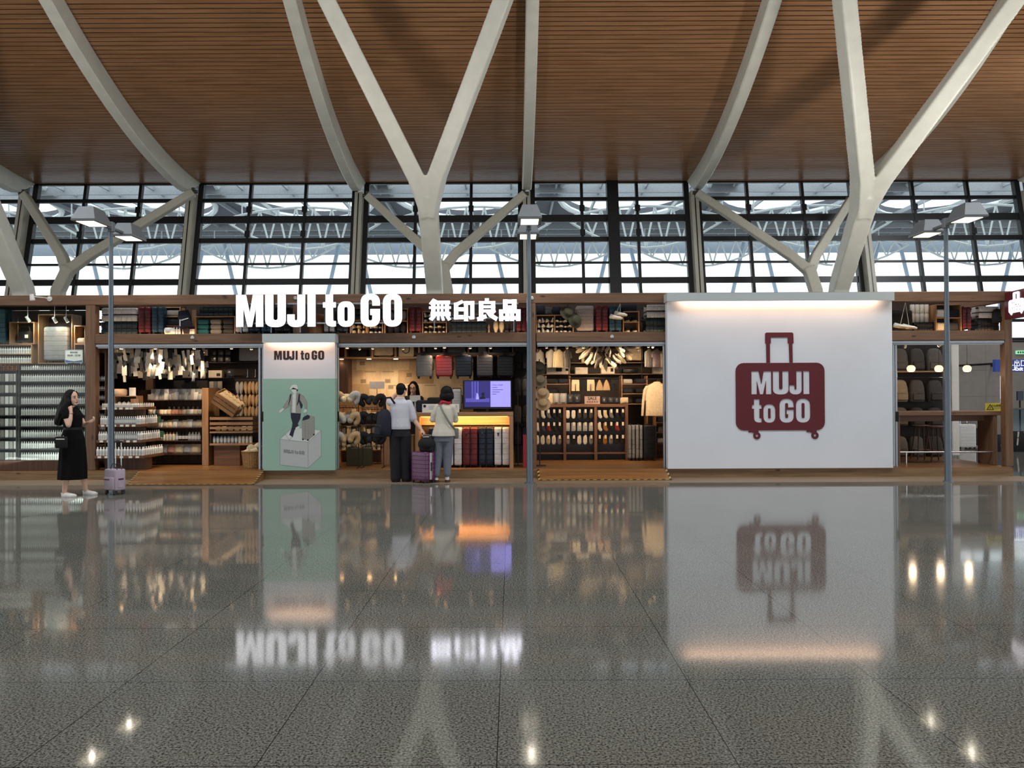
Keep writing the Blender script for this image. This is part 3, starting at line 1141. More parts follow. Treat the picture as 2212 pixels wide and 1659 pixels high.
# ------------------------------------------------------------------ green poster board with the walking figure
GREEN = mat('sage_green_print', (146, 184, 168), 0.55, 0, 0.02, 2)
WPRINT = mat('white_print', (212, 214, 220), 0.55, 0, 0.02, 2)
t, a, c, zb, z1 = billboard('tall narrow poster board, white over sage green, between left entrance and register', 569, 724, 740, 1017, 567, 724, 721, [WPRINT, GREEN], 818)
up = (1 / 4.878) * DB / F
op = at(646, 870, DB)
def Q(x, y):
    return (op.x + (x - 86 * 4.878) * up, op.z + (170 * 4.878 - y) * up)
INK = mat('dark_ink', (34, 22, 26), 0.6)
NAVYI = mat('navy_ink', (30, 34, 52), 0.6)
GREYI = mat('grey_ink', (150, 150, 142), 0.6, var=.02)
LINEI = mat('grey_line_ink', (118, 126, 124), 0.6)
PALEI = mat('pale_ink', (206, 214, 210), 0.6, var=.02)
MIDI = mat('mid_grey_ink', (180, 186, 188), 0.6, var=.02)
tt = []
pos = {'M': (158, 240), 'U': (252, 318), 'J': (318, 372), 'I': (384, 406), 't': (436, 474), 'o': (482, 532), 'G': (553, 612), 'O': (622, 686)}
for k in 'MUJItoGO':
    xs = [p[0] for cc in LET[k] for p in cc]
    l0, l1 = min(xs), max(xs)
    for cc in LET[k]:
        tt.append([Q(pos[k][0] + (p[0] - l0) * (pos[k][1] - pos[k][0]) / (l1 - l0), 376 + (p[1] - 503) * .235) for p in cc])
link('lettering', curve_mesh('lettering', tt, .002, INK), t, (0, DB - .0012, 0))
fig = MB()
FM = [PALEI, GREYI, NAVYI, LINEI, MIDI, INK]
def poly(mi, lay, *pts):
    fig.mi = mi
    fig.prism([Q(*p) for p in pts], DB - .0006 - lay * .0004, DB - .0001)
def line(lay, w, *pts):
    fig.mi = 3
    for p, q in zip(pts, pts[1:]):
        dx, dy = q[0] - p[0], q[1] - p[1]
        L_ = max(1e-6, sqrt(dx * dx + dy * dy))
        nx, ny = -dy / L_ * w, dx / L_ * w
        fig.prism([Q(p[0] + nx, p[1] + ny), Q(q[0] + nx, q[1] + ny), Q(q[0] - nx, q[1] - ny), Q(p[0] - nx, p[1] - ny)], DB - .0006 - lay * .0004, DB - .0001)
# printed block
poly(4, 0, (218, 1212), (355, 1088), (652, 1118), (652, 1390), (515, 1515), (218, 1482))
poly(0, 1, (218, 1212), (355, 1088), (652, 1118), (515, 1245))
line(3, 1.4, (218, 1212), (355, 1088), (652, 1118), (652, 1390), (515, 1515), (218, 1482), (218, 1212), (515, 1245), (652, 1118))
line(3, 1.4, (515, 1245), (515, 1515))
# printed suitcase
poly(1, 4, (448, 1012), (515, 1030), (518, 1222), (452, 1212))
poly(1, 4, (515, 1030), (555, 968), (582, 975), (584, 1165), (518, 1222))
poly(1, 4, (448, 1012), (490, 965), (555, 968), (515, 1030))
line(5, 1.2, (448, 1012), (515, 1030), (518, 1222), (452, 1212), (448, 1012))
line(5, 1.2, (515, 1030), (582, 975), (584, 1165), (518, 1222))
line(5, 2.2, (482, 1020), (486, 1218))
for k in range(7):
    line(5, 1.0, (450, 1045 + 25 * k), (515, 1060 + 25 * k), (583, 1005 + 25 * k))
for x, y in ((460, 1215), (512, 1222), (575, 1165)):
    poly(5, 5, (x - 8, y - 8), (x + 8, y - 8), (x + 8, y + 8), (x - 8, y + 8))
poly(2, 5, (453, 1018), (460, 985), (490, 965), (512, 956), (535, 968), (530, 995), (500, 1008))
# printed walker
poly(2, 6, (332, 930), (440, 930), (432, 1000), (405, 1050), (418, 1078), (388, 1095), (372, 1120), (352, 1192), (314, 1175), (345, 1085), (350, 1040), (334, 985))
poly(0, 7, (278, 1160), (310, 1165), (345, 1185), (335, 1215), (318, 1220), (300, 1195))
poly(0, 7, (382, 1092), (412, 1074), (428, 1085), (400, 1120), (382, 1118))
poly(1, 7, (330, 735), (420, 728), (470, 760), (505, 830), (502, 900), (480, 895), (470, 840), (448, 815), (440, 942), (325, 935), (330, 850), (270, 895), (250, 875), (300, 800))
poly(0, 8, (352, 738), (388, 736), (382, 935), (346, 930))
poly(2, 9, (325, 740), (340, 735), (330, 800), (310, 855), (305, 850), (318, 800))
poly(2, 9, (415, 738), (432, 736), (428, 800), (458, 850), (452, 885), (436, 888), (420, 820), (400, 858), (395, 855), (408, 800))
poly(0, 8, (250, 880), (265, 895), (225, 932), (205, 930), (210, 910))
poly(0, 8, (480, 898), (502, 900), (502, 925), (470, 935), (466, 925))
poly(0, 8.6, (352, 690), (395, 690), (388, 752), (362, 752))
poly(0, 9, (338, 678), (396, 676), (392, 712), (372, 728), (345, 712))
poly(5, 10, (332, 668), (398, 672), (410, 695), (400, 712), (392, 690), (340, 686))
poly(0, 11, (320, 684), (335, 655), (350, 640), (375, 635), (400, 645), (408, 668), (405, 690), (360, 668), (330, 690))
line(10, 1.0, (332, 930), (325, 935), (330, 850), (270, 895), (250, 875), (300, 800), (330, 735), (420, 728), (470, 760), (505, 830), (502, 900))
line(10, 1.0, (320, 684), (335, 655), (350, 640), (375, 635), (400, 645), (408, 668))
line(10, 1.0, (205, 930), (210, 910), (250, 880))
line(10, 1.0, (278, 1160), (318, 1220), (345, 1185))
line(5, 1.4, (472, 930), (476, 975))
line(5, 1.4, (502, 925), (502, 962))
fig.build('printed_figure', FM, t)
tt = []
for k in 'MUJItoGO':
    xs = [p[0] for cc in LET[k] for p in cc]
    l0, l1 = min(xs), max(xs)
    q0, q1 = 258 + (pos[k][0] - 158) * .41, 258 + (pos[k][1] - 158) * .41
    for cc in LET[k]:
        sl = lambda x: (x - 258) * .1
        pp = [(q0 + (p[0] - l0) * (q1 - q0) / (l1 - l0), 1356 + (p[1] - 503) * .095) for p in cc]
        tt.append([Q(x, y + sl(x)) for x, y in pp])
link('printed_lettering', curve_mesh('printed_lettering', tt, .001, LINEI), t, (0, DB - .0012, 0))

# ------------------------------------------------------------------ maroon projecting sign at the right corner
t = thing('projecting_sign', 'maroon projecting sign with glowing white suitcase emblem at the right corner', 'sign', (0, 0, 0))
p0, p1 = at(2170, 660, 14.75), at(2225, 655, 13.9)
dv = Vector((p1.x - p0.x, p1.y - p0.y, 0))
Ls = dv.length
yaw = math.atan2(dv.y, dv.x)
Mx = Matrix.Translation((p0.x, p0.y, 0)) @ Matrix.Rotation(yaw, 4, 'Z')
zt0, zt1 = Zc(690, 14.7, 2172), Zc(632, 14.7, 2172)
b = MB()
b.box(0, Ls, 0, .1, zt0, zt1, .004, 1)
o = b.build('sign_box', mat('maroon_sign_box', (92, 24, 36), 0.35, 0, 0.04), t)
o.matrix_local = Mx
# emblem: suitcase outline with letter holes
h = zt1 - zt0
def S(x, y):
    return (Ls * (.18 + .62 * x), zt0 + h * (.16 + .78 * (1 - y)))
cs = [[S(*p) for p in rrect(.02, .34, .98, .96, .12)]]
for x0 in (.1, .74):
    cs.append([S(*p) for p in ((x0, .955), (x0 + .16, .955), (x0 + .08, 1.06))])
cs.append([S(*p) for p in ((.3, .345), (.3, .04), (.36, 0), (.64, 0), (.7, .04), (.7, .345), (.56, .345), (.56, .1), (.44, .1), (.44, .345))])
holes = []
row1 = {'M': (.2, .38), 'U': (.41, .56), 'J': (.58, .7), 'I': (.74, .8)}
row2 = {'t': (.2, .3), 'o': (.32, .44), 'G': (.48, .62), 'O': (.66, .8)}
for rw, yb, hh in ((row1, .62, .19), (row2, .86, .19)):
    for k, (q0, q1) in rw.items():
        xs = [p[0] for cc in LET[k] for p in cc]
        for cc in LET[k]:
            holes.append([S(q0 + (p[0] - min(xs)) / (max(xs) - min(xs)) * (q1 - q0), yb + (p[1] - 503) / 410 * hh) for p in cc])
SIGN2 = glow('white_emblem_glow', (244, 240, 250), .95)
me = curve_mesh('emblem', [cs[0]] + holes, .012, SIGN2)
o = link('emblem', me, t)
o.matrix_local = Mx @ Matrix.Translation((0, -.007, 0))
for q in cs[1:]:
    me = curve_mesh('emblem_fitting', [q], .0118, SIGN2)
    o2 = link('emblem_fitting', me, t)
    o2.matrix_local = Mx @ Matrix.Translation((0, -.007, 0))

# warm strips along the front edge of the loft
for xa_, xb_, lb in ((215, 505, 'left'), (735, 1135, 'middle'), (1162, 1436, 'right'), (1932, 2155, 'far right')):
    a_, c_ = at(xa_, 720, 14.975).x, at(xb_, 720, 14.975).x
    b = MB(); b.box(a_, c_, 14.966, 14.984, 2.6005, 2.608)
    o = tag(b.build('strip_lamp', glow('amber_strip_glow', (255, 180, 96), 1.5)), 'thin warm strip lamp along the front edge of the %s loft' % lb, 'lamp')
    light('AREA', 'strip_light', ((a_ + c_) / 2, 14.975, 2.612), .8 * (c_ - a_), (1, .62, .32), ((a_ + c_) / 2, 15.25, 2.9), o, shape='RECTANGLE', size=c_ - a_, size_y=.02)
# ------------------------------------------------------------------ kinds of goods
def cmat(name, c, rough=.6, **k):
    return mat(name, c, rough, **k)
C_WHITE = cmat('white_goods', (226, 226, 221), .45, var=.03)
C_CREAM = cmat('cream_cloth', (214, 196, 160), .85, bump=.2, scale=60)
C_TAN = cmat('tan_suede', (184, 154, 114), .85, bump=.2, scale=60)
C_GREY = cmat('grey_hard_shell', (128, 128, 130), .4)
C_LGREY = cmat('light_grey_hard_shell', (172, 172, 172), .4)
C_WSH = cmat('white_hard_shell', (196, 196, 196), .4)
C_RED = cmat('bright_red_hard_shell', (138, 18, 20), .22)
C_MAR = cmat('maroon_hard_shell', (98, 34, 38), .35, spec=.28)
C_NAVY = cmat('navy_hard_shell', (24, 32, 50), .3, spec=.28)
C_TEAL = cmat('dark_teal_hard_shell', (26, 40, 46), .35, spec=.28)
C_BLUE = cmat('petrol_blue_hard_shell', (36, 66, 86), .4, spec=.28)
C_BLACK = cmat('black_hard_shell', (26, 26, 28), .35, spec=.28)
C_DGREY = cmat('charcoal_cloth', (58, 56, 54), .85, bump=.2, scale=60)
C_NAVYC = cmat('navy_cloth', (26, 28, 42), .9, bump=.2, scale=60)
C_BLKC = cmat('black_cloth', (20, 19, 20), .9, bump=.2, scale=60)
C_OLIVE = cmat('olive_cloth', (72, 70, 52), .9, bump=.2, scale=60)
C_GRYC = cmat('grey_cloth', (122, 118, 112), .9, bump=.2, scale=60)
C_LGRYC = cmat('pale_grey_cloth', (176, 172, 164), .9, bump=.2, scale=60)
C_TEALC = cmat('teal_cloth', (26, 92, 100), .9, bump=.2, scale=60)
C_CARD = cmat('cream_card', (226, 214, 192), .7)
C_PAPER = cmat('white_paper_tag', (232, 226, 212), .7)
C_PLASTIC = cmat('shiny_clear_pack', (168, 168, 166), .18, bump=.6, scale=40)
C_DPACK = cmat('shiny_dark_pack', (60, 62, 66), .2, bump=.6, scale=40)
C_CLEAR = cmat('clear_bottle_body', (150, 156, 160), .2)
C_LABEL = cmat('printed_label', (204, 205, 200), .6)
RUB = cmat('rubber_wheel', (26, 26, 28), .5)
CHROME = mat('chrome_tube', (200, 200, 202), .2, .9, .02)
WIRE = mat('dark_wire', (60, 54, 48), .4, .6)
CACHE = {}
def cached(key, fn):
    if key not in CACHE:
        CACHE[key] = fn()
    return CACHE[key]

def suitcase(label, w, d, h, m, loc, rot=0.0, lying=False, tele=0.0, group=None, hang=False, tag_=False):
    """Hard-shell suitcase, origin at the middle of its foot; front (ribs) towards -Y at rot 0."""
    key = (round(w, 2), round(d, 2), round(h, 2))
    wh = .045 if h > .35 else .03
    def shell():
        out = []
        for s in (-1, 1):
            b = MB()
            n = 7
            rg = []
            z0, z1 = wh, h
            hh = z1 - z0
            dd = d / 2 - .004
            cy = s * (dd / 2 + .004)
            rg.append((0, cy, z0, w / 2 * .90, dd / 2 * .86, .3))
            rg.append((0, cy, z0 + .012, w / 2 * .97, dd / 2 * .96, .28))
            for k in range(n):
                a, c = z0 + hh * (k + .06) / n, z0 + hh * (k + .94) / n
                if k == 0:
                    a = z0 + .03
                if k == n - 1:
                    c = z1 - .03
                rg.append((0, cy, a, w / 2, dd / 2, .26))
                rg.append((0, cy, c, w / 2, dd / 2, .26))
                if k < n - 1:
                    rg.append((0, cy, c + hh * .05 / n, w / 2 - .006, dd / 2 - .005, .26))
                    rg.append((0, cy, c + hh * .07 / n, w / 2 - .006, dd / 2 - .005, .26))
            rg.append((0, cy, z1 - .012, w / 2 * .97, dd / 2 * .96, .28))
            rg.append((0, cy, z1, w / 2 * .90, dd / 2 * .86, .3))
            b.loft(rg, 24)
            out.append(b.mesh('shell', m, True))
        return out
    sh = cached(('shell', m.name) + key, shell)
    def seam():
        b = MB()
        b.box(-w / 2 + .004, w / 2 - .004, -.008, .008, wh + .006, h - .006, .004)
        return b.mesh('seam', BLACK)
    se = cached(('seam',) + key, seam)
    def wheel():
        b = MB()
        b.cyl((-.010, 0, wh * .45), (.010, 0, wh * .45), wh * .45, None, 12)
        b.box(-.016, .016, -.018, .018, wh * .6, wh * 1.25, .004)
        return b.mesh('wheel', RUB, True)
    we = cached(('wheel', wh), wheel)
    def handle():
        b = MB()
        b.tube([(-.07, 0, 0), (-.065, 0, .022), (.065, 0, .022), (.07, 0, 0)], .009, 8)
        return b.mesh('carry_handle', BLACK, True)
    ha = cached('carry', handle)
    if lying:
        Mx = Matrix(((0, 0, 1), (1, 0, 0), (0, 1, 0)))
        t = thing('suitcase', label, 'suitcase', (loc[0], loc[1], loc[2] + d / 2), Mx.to_euler(), group)
    else:
        t = thing('suitcase', label, 'suitcase', loc, (0, 0, rot), group)
    for q in sh:
        link('shell', q, t)
    link('seam', se, t)
    for sx in (-1, 1):
        for sy in (-1, 1):
            link('wheel', we, t, (sx * (w / 2 - .035), sy * (d / 2 - .03), 0))
    if not lying:
        link('carry_handle', ha, t, (0, 0, h - .004))
    link('side_handle', ha, t, (w / 2 - .004, 0, wh + h * .45), (0, R(90), 0))
    if tele:
        b = MB()
        for s in (-1, 1):
            b.tube([(s * .085, d * .3, h - .01), (s * .085, d * .3, h + tele)], .008, 8)
        b.build('telescopic_tube', CHROME, t, True)
        b = MB()
        b.tube([(-.1, d * .3, h + tele), (.1, d * .3, h + tele)], .013, 8)
        b.build('grip', BLACK, t, True)
    if tag_:
        b = MB()
        b.box(-.03, .03, -.001, .001, -.04, .04)
        link('price_card', cached('pcard', lambda: b.mesh('price_card', C_PAPER)), t, (0, 0, 0))
        q = t.children[-1]
        q.location = (w / 2 + .002, -d * .24, h * .8)
        q.rotation_euler = (0, 0, R(90))
    return t
def case_px(label, x0, x1, y0, y1, d, m, zbase=None, side=False, thick=.24, **k):
    """Suitcase filling the pixel box at distance d; side view turns its seam to the viewer."""
    p0, p1 = at(x0, y1, d), at(x1, y1, d)
    w, h = p1.x - p0.x, (y1 - y0) * d / F
    z = zbase if zbase is not None else p0.z
    c = ((p0.x + p1.x) / 2, d, z)
    if side:
        return suitcase(label, thick, w, h, m, (c[0], d + thick / 2, z), R(90) if k.pop('flip', 0) else R(-90), **k)
    return suitcase(label, w, thick, h, m, (c[0], d + thick / 2, z), 0, **k)
def lie_px(label, x0, x1, y0, y1, d, m, z, deep=.40, group=None):
    p0, p1 = at(x0, y1, d), at(x1, y1, d)
    return suitcase(label, deep, (y1 - y0) * d / F, p1.x - p0.x, m, (p0.x, d + deep / 2, z), lying=True, group=group)

def cubby(label, x0, x1, y0, y1, d, depth=.3, rows=1, cols=1, z=None, m=None, back=True, t=.016):
    """Open wooden crate, one cell or several."""
    p0, p1 = at(x0, y1, d), at(x1, y0, d)
    xa, xb = p0.x, p1.x
    za = z if z is not None else p0.z
    zb = za + (y1 - y0) * d / F
    m = m or OAK
    o = thing('crate', label, 'crate', ((xa + xb) / 2, d, za))
    w, h = (xb - xa) / 2, zb - za
    for s, nm in ((-1, 'side_panel'), (1, 'side_panel')):
        b = MB()
        b.box(s * w - (t if s > 0 else 0), s * w + (0 if s > 0 else t), 0, depth, 0, h)
        b.build(nm, OAKZ, o)
    for k in range(rows + 1):
        b = MB()
        zz = (h - t) * k / rows
        b.box(-w + t, w - t, .002, depth, zz, zz + t)
        b.build('shelf_board', m, o)
    for k in range(1, cols):
        b = MB()
        xx = -w + 2 * w * k / cols
        b.box(xx - t / 2, xx + t / 2, .004, depth, t, h - t)
        b.build('divider', OAKZ, o)
    if back:
        b = MB()
        b.box(-w + t, w - t, depth - .008, depth, t, h - t)
        b.build('back_panel', WALN, o)
    return o, xa + t, xb - t, [za + (h - t) * k / rows + t for k in range(rows)], (h - t) / rows - t
def bottle_mesh(h, r, body, cap, n=10, label=True, neck=.45):
    def f():
        b = MB()
        prof = [(r * .92, 0), (r, h * .02), (r, h * .18)]
        b.lathe((0, 0, 0), prof, n)
        b.mi = 1 if label else 0
        b.lathe((0, 0, 0), [(r, h * .18), (r * 1.01, h * .19), (r * 1.01, h * .55), (r, h * .56)], n, False)
        b.mi = 0
        b.lathe((0, 0, 0), [(r, h * .56), (r, h * .68), (r * .8, h * .76), (r * neck, h * .80)], n, False)
        b.mi = 2
        b.lathe((0, 0, 0), [(r * neck, h * .79), (r * neck * 1.1, h * .80), (r * neck * 1.05, h * .98), (r * neck * .8, h)], n)
        return b.mesh('bottle', [body, C_LABEL if label else body, cap], True)
    return cached(('bottle', h, r, body.name, cap.name), f)
def box_mesh(w, d, h, m, name='box', bev=.003):
    return cached((name, round(w, 3), round(d, 3), round(h, 3), m.name), lambda: MB().box(-w / 2, w / 2, -d / 2, d / 2, 0, h, bev).mesh(name, m))
def shoe_mesh(m, sole):
    def f():
        b = MB()
        b.mi = 1
        def ring(z, k):
            out = []
            for a in range(20):
                t = 2 * pi * a / 20
                y = .132 * cos(t)
                wv = (.046 if y < 0 else .037) - .012 * (y > .05)
                out.append((wv * k * sin(t) + .006 * sin(pi * y / .26), y * (1 + (k - 1) * .3), z))
            return out
        def stack(rs):
            prev = None
            for r in rs:
                vs = [b.bm.verts.new(v) for v in r]
                if prev:
                    b.bridge(prev, vs)
                else:
                    b._f(list(reversed(vs)))
                prev = vs
            return prev
        e = stack([ring(0, .95), ring(.006, 1.0), ring(.024, 1.0)])
        b._f(e)
        b.mi = 0
        def up(z, k):
            r = ring(z, k)
            q = []
            for x, y, zz in r:
                # toe (y negative) stays low, collar (y positive) rises
                f_ = max(0, (y + .03) / .16)
                q.append((x * (1 - .25 * (zz > .04) * (1 - f_)), y * (1 - (.22 if y < 0 else .03) * (zz > .05)), .024 + (zz - .024) * (.55 + .75 * f_)))
            return q
        e = stack([up(.025, .97), up(.045, .95), up(.062, .80), up(.074, .58)])
        b.mi = 2
        b._f(e)
        return b.mesh('shoe', [m, sole, BLACK], True)
    return cached(('shoe', m.name, sole.name), f)
def fold_mesh(w, d, h, m):
    def f():
        b = MB()
        b.box(-w / 2, w / 2, -d / 2, d / 2, 0, h, min(h * .45, .03), 3)
        bmesh.ops.subdivide_edges(b.bm, edges=b.bm.edges[:], cuts=1, use_grid_fill=True)
        rnd = random.Random(int(w * 1000 + h * 777))
        for v in b.bm.verts:
            v.co += Vector((rnd.uniform(-1, 1) * .004, rnd.uniform(-1, 1) * .004, rnd.uniform(-.6, .2) * .006 if v.co.z > h * .3 else 0))
        return b.mesh('folded_cloth', m, True)
    return cached(('fold', round(w, 2), round(d, 2), round(h, 2), m.name), f)
def pouch_mesh(w, h, d, m):
    """Soft packet standing upright, puffed in the middle."""
    def f():
        b = MB()
        nx, nz = 6, 6
        rnd = random.Random(int(w * 991 + h * 313))
        rows = []
        for s in (-1, 1):
            g = []
            for j in range(nz + 1):
                r = []
                for i in range(nx + 1):
                    u, v = i / nx, j / nz
                    puff = (4 * u * (1 - u)) ** .5 * (4 * v * (1 - v)) ** .4
                    r.append(b.bm.verts.new(((u - .5) * w * (1 - .04 * puff), s * (d / 2 * puff * (1.2 - .4 * v) + rnd.uniform(0, .004) * puff), v * h)) if 0 < i < nx and 0 < j < nz or s < 0 else None)
                g.append(r)
            rows.append(g)
        for j in range(nz + 1):
            for i in range(nx + 1):
                if rows[1][j][i] is None:
                    rows[1][j][i] = rows[0][j][i]
        for s in (0, 1):
            for j in range(nz):
                for i in range(nx):
                    q = [rows[s][j][i], rows[s][j][i + 1], rows[s][j + 1][i + 1], rows[s][j + 1][i]]
                    if len(set(q)) == 4:
                        b._f(q)
        return b.mesh('packet', m, True)
    return cached(('pouch', round(w, 2), round(h, 2), round(d, 2), m.name), f)
def hat_mesh(m):
    def f():
        b = MB()
        b.lathe((0, 0, 0), [(.17, -.02), (.172, -.016), (.115, .01), (.105, .05), (.095, .085), (.06, .105), (.01, .108)], 20)
        return b.mesh('hat', m, True)
    return cached(('hat', m.name), f)
def backpack(label, loc, m, s=1.0, rot=0.0, h=.46, w=.32, group=None, dark=None):
    dark = dark or C_BLKC
    t = thing('backpack', label, 'backpack', loc, (0, 0, rot), group)
    def body():
        b = MB()
        b.loft([(0, 0, 0, w * .44, .07, .5), (0, 0, .02, w * .49, .085, .45), (0, 0, h * .3, w * .5, .1, .45), (0, .005, h * .65, w * .47, .09, .5), (0, .01, h * .88, w * .40, .07, .6), (0, .015, h * .97, w * .28, .045, .7), (0, .02, h, w * .12, .02, .8)], 20)
        return b.mesh('body', m, True)
    def pocket():
        b = MB()
        b.loft([(0, -.085, h * .06, w * .34, .03, .5), (0, -.095, h * .1, w * .38, .045, .45), (0, -.095, h * .36, w * .38, .04, .45), (0, -.085, h * .43, w * .33, .02, .5)], 18)
        b.box(-w * .34, w * .34, -.142, -.136, h * .38, h * .40)
        return b.mesh('front_pocket', m, True)
    def strap(sd):
        b = MB()
        b.tube([(sd * w * .2, .03, h * .95), (sd * w * .26, .10, h * .8), (sd * w * .3, .13, h * .5), (sd * w * .36, .07, h * .08)], .018, 6, True, .4)
        return b.mesh('strap', dark, True)
    def loop():
        b = MB()
        b.tube([(-.04, .02, h * .96), (-.035, .02, h * 1.05), (.035, .02, h * 1.05), (.04, .02, h * .96)], .008, 6)
        return b.mesh('top_loop', dark, True)
    k = (m.name, h, w)
    link('body', cached(('bpb',) + k, body), t)
    link('front_pocket', cached(('bpp',) + k, pocket), t)
    for sd in (-1, 1):
        link('strap', cached(('bps', sd, dark.name) + k, lambda: strap(sd)), t)
    link('top_loop', cached(('bpl', dark.name) + k, loop), t)
    if s != 1:
        t.scale = (s, s, s)
    return t
def track_spot(label, loc, aim, energy=12, lit=True, m=None, cone=110):
    t = thing('track_spot', label, 'spotlight', loc, None, 'track spotlights')
    dv = (Vector(aim) - Vector(loc)).normalized()
    b = MB()
    b.tube([dv * -.05, dv * .05], [.026, .03], 12)
    b.build('lamp_body', m or WHITEL, t, True)
    b = MB()
    b.tube([(0, 0, 0), (0, 0, .10)], .008, 6)
    b.build('stem', m or WHITEL, t, True)
    b = MB()
    b.tube([dv * .0505, dv * .056], [.026, .026], 12)
    b.build('lamp_glow', glow('warm_lamp_glow', (255, 206, 140), 14), t)
    if lit:
        light('SPOT', 'spot_beam', tuple(dv * .065), energy, WARM, tuple(dv * 2), t, spot_size=R(cone), spot_blend=.85, shadow_soft_size=.04)
    return t
# ------------------------------------------------------------------ left window with its wall of bottles
LZ = ZM1 + .001
b = MB()
GY = DF + .05
xg = at(38, 800, GY).x
b.box(XL + .1, xg - .004, GY, GY + .012, PZ + .18, ZT0)
b.box(xg + .004, xp1 - PW, GY, GY + .012, PZ + .18, ZT0)
wroot = structure(b.build('window_10', glass('shop_glass', (.96, .98, .97), .3)))
b = MB()
b.box(XL + .1, xp1 - PW - .002, DF + .01, DF + .16, PZ + .001, PZ + .18, .004)
tag(b.build('window_plinth', WALZ), 'brown plinth board below the left window of bottles', 'plinth')
b = MB()
b.box(XL + .11, at(203, 800, 15.75).x, 15.75, 15.79, PZ, 3.13)
structure(b.build('wall_window_back', WALN))
DG = 15.15
def shelf_unit(name, label, x0, x1, ys, d, depth, m, thick=.014, top=None, back=True, sides=True, foot=True, cat='shelf'):
    """Shelves whose top faces the photo shows at the heights ys; returns the board heights."""
    xm = (x0 + x1) / 2
    xa, xb = at(x0, ys[0], d).x, at(x1, ys[0], d).x
    t = thing(name, label, cat, ((xa + xb) / 2, d, PZ))
    w = (xb - xa) / 2
    zs = [Zc(y, d, xm) for y in ys]
    ztop = top if top is not None else max(zs) + .16
    if sides:
        for s in (-1, 1):
            b = MB()
            x = s * (w - .012)
            b.box(x - .012, x + .012, 0, depth, .001, ztop - PZ)
            b.build('side_panel', m, t)
    for z in zs:
        b = MB()
        b.box(-w + .025, w - .025, 0, depth - .015, z - thick - PZ, z - PZ)
        b.build('shelf_board', m, t)
    if back:
        b = MB()
        b.box(-w + .025, w - .025, depth - .014, depth, .001, ztop - PZ)
        b.build('back_panel', m, t)
    return t, xa, xb, zs
GSH = mat('dark_grey_shelf', (46, 48, 46), .5)
ROWY = [799, 824, 848.5, 873, 897, 921, 945.5, 970, 994]
t, xa, xb, zs = shelf_unit('display_shelf', 'tall dark shelf full of white bottles behind the left window', 39, 186, ROWY, DG, .32, GSH, top=Zc(786, DG, 110))
bot = bottle_mesh(.138, .0185, C_WHITE, C_WHITE)
bsm = bottle_mesh(.088, .017, C_WHITE, C_WHITE)
N = 29
rn = lambda k: od(k) + ' shelf down'
for k, z in enumerate(zs):
    for i in range(N):
        x = xa + .045 + (xb - xa - .09) * i / (N - 1)
        me = bsm if k == 0 else bot
        put('white_bottle', me, 'white bottle in the left window, %s, %s from left' % (rn(k), od(i)), 'bottle', (x, DG + .05, z + .0005), (0, 0, random.uniform(-.3, .3)), group='white bottles in the left window')
t, xa2, xb2, zs2 = shelf_unit('display_shelf', 'grey shelf of small cartons at the far left edge, behind the window glass', -14, 37, ROWY[1:], DG, .32, GSH, top=Zc(800, DG, 10))
cols = [C_WHITE, C_GRYC, C_WHITE, C_LGRYC, C_WHITE]
for k, z in enumerate(zs2):
    for i in range(5):
        x = at(-6 + 9.4 * i, 800, DG).x
        put('carton', box_mesh(.06, .06, .14, cols[(i + k) % 5 if k % 3 == 2 else i]), '%s carton at the left edge, %s, %s from left' % ('grey' if i in (1, 3) else 'white', rn(k), od(i)), 'carton', (x, DG + .05, z + .0005), group='cartons at the left edge')
# copper wire basket
p = at(16, 799, DG)
b = MB()
for k in range(3):
    b.tube([(-.17, 0, .004 + k * .03), (.17, 0, .004 + k * .03), (.17, .16, .004 + k * .03), (-.17, .16, .004 + k * .03), (-.17, 0, .004 + k * .03)], .004, 6)
for k in range(5):
    x = -.16 + .08 * k
    b.tube([(x, 0, .0), (x, 0, .085), (x + .03, 0, .105), (x + .05, 0, .085)], .005, 6)
put('wire_basket', b.mesh('wire_basket', mat('copper_wire', (176, 106, 60), .25, .8), True), 'low copper wire basket on top of the grey carton shelf', 'basket', (p.x, DG + .02, Zc(800, DG, 10) + .0005))
# bottles above, two rows in a cubby
zt_ = Zc(787, DG, 110) + .012
o, ca, cb, cz, ch = cubby('wooden crate holding two rows of white bottles at the upper left', -12, 69, 744, 786, DG + .003, .3, 2, 1, z=zt_)
for r_ in range(2):
    for i in range(15):
        put('white_bottle', bottle_mesh(.125, .0185, C_WHITE, C_WHITE), 'white bottle in the upper left crate, %s row, %s from left' % (('lower', 'upper')[r_], od(i)), 'bottle', (ca + .03 + (cb - ca - .06) * i / 14, DG + .05, cz[r_] + .0005), group='white bottles in the upper left crate')
# big grey suitcase in its cubby, bag on its panel, hours sign
o, ca, cb, cz, ch = cubby('tall wooden crate framing the big grey suitcase', 82, 156, 678, 785, DG + .003, .34, 1, 1, z=zt_)
suitcase('big grey ribbed suitcase in the wooden crate of the left window', (148 - 96) * DG / F, .26, 78 * DG / F, C_GREY, ((ca + cb) / 2, DG + .14, cz[0] + .001))
o, ca, cb, cz, ch = cubby('wooden crate with a small black shoulder bag, beside the warm spotlight', 20, 74, 694, 742, DG + .003, .3, 1, 1, z=Zc(743, DG, 110))
b = MB()
b.box(-.12, .12, 0, .09, 0, .2, .02, 2)
bagm = b.mesh('body', C_BLKC, True)
t = thing('shoulder_bag', 'small black bag with a white paper tag in the upper left crate', 'bag', ((ca + cb) / 2, DG + .05, cz[0] + .03))
link('body', bagm, t)
b = MB(); b.box(.03, .09, -.006, -.001, .07, .13); b.build('price_card', C_PAPER, t)
b = MB(); b.tube([(-.1, .045, .19), (-.08, .045, .28), (.08, .045, .28), (.1, .045, .19)], .006, 6); b.build('strap', C_DGREY, t, True)
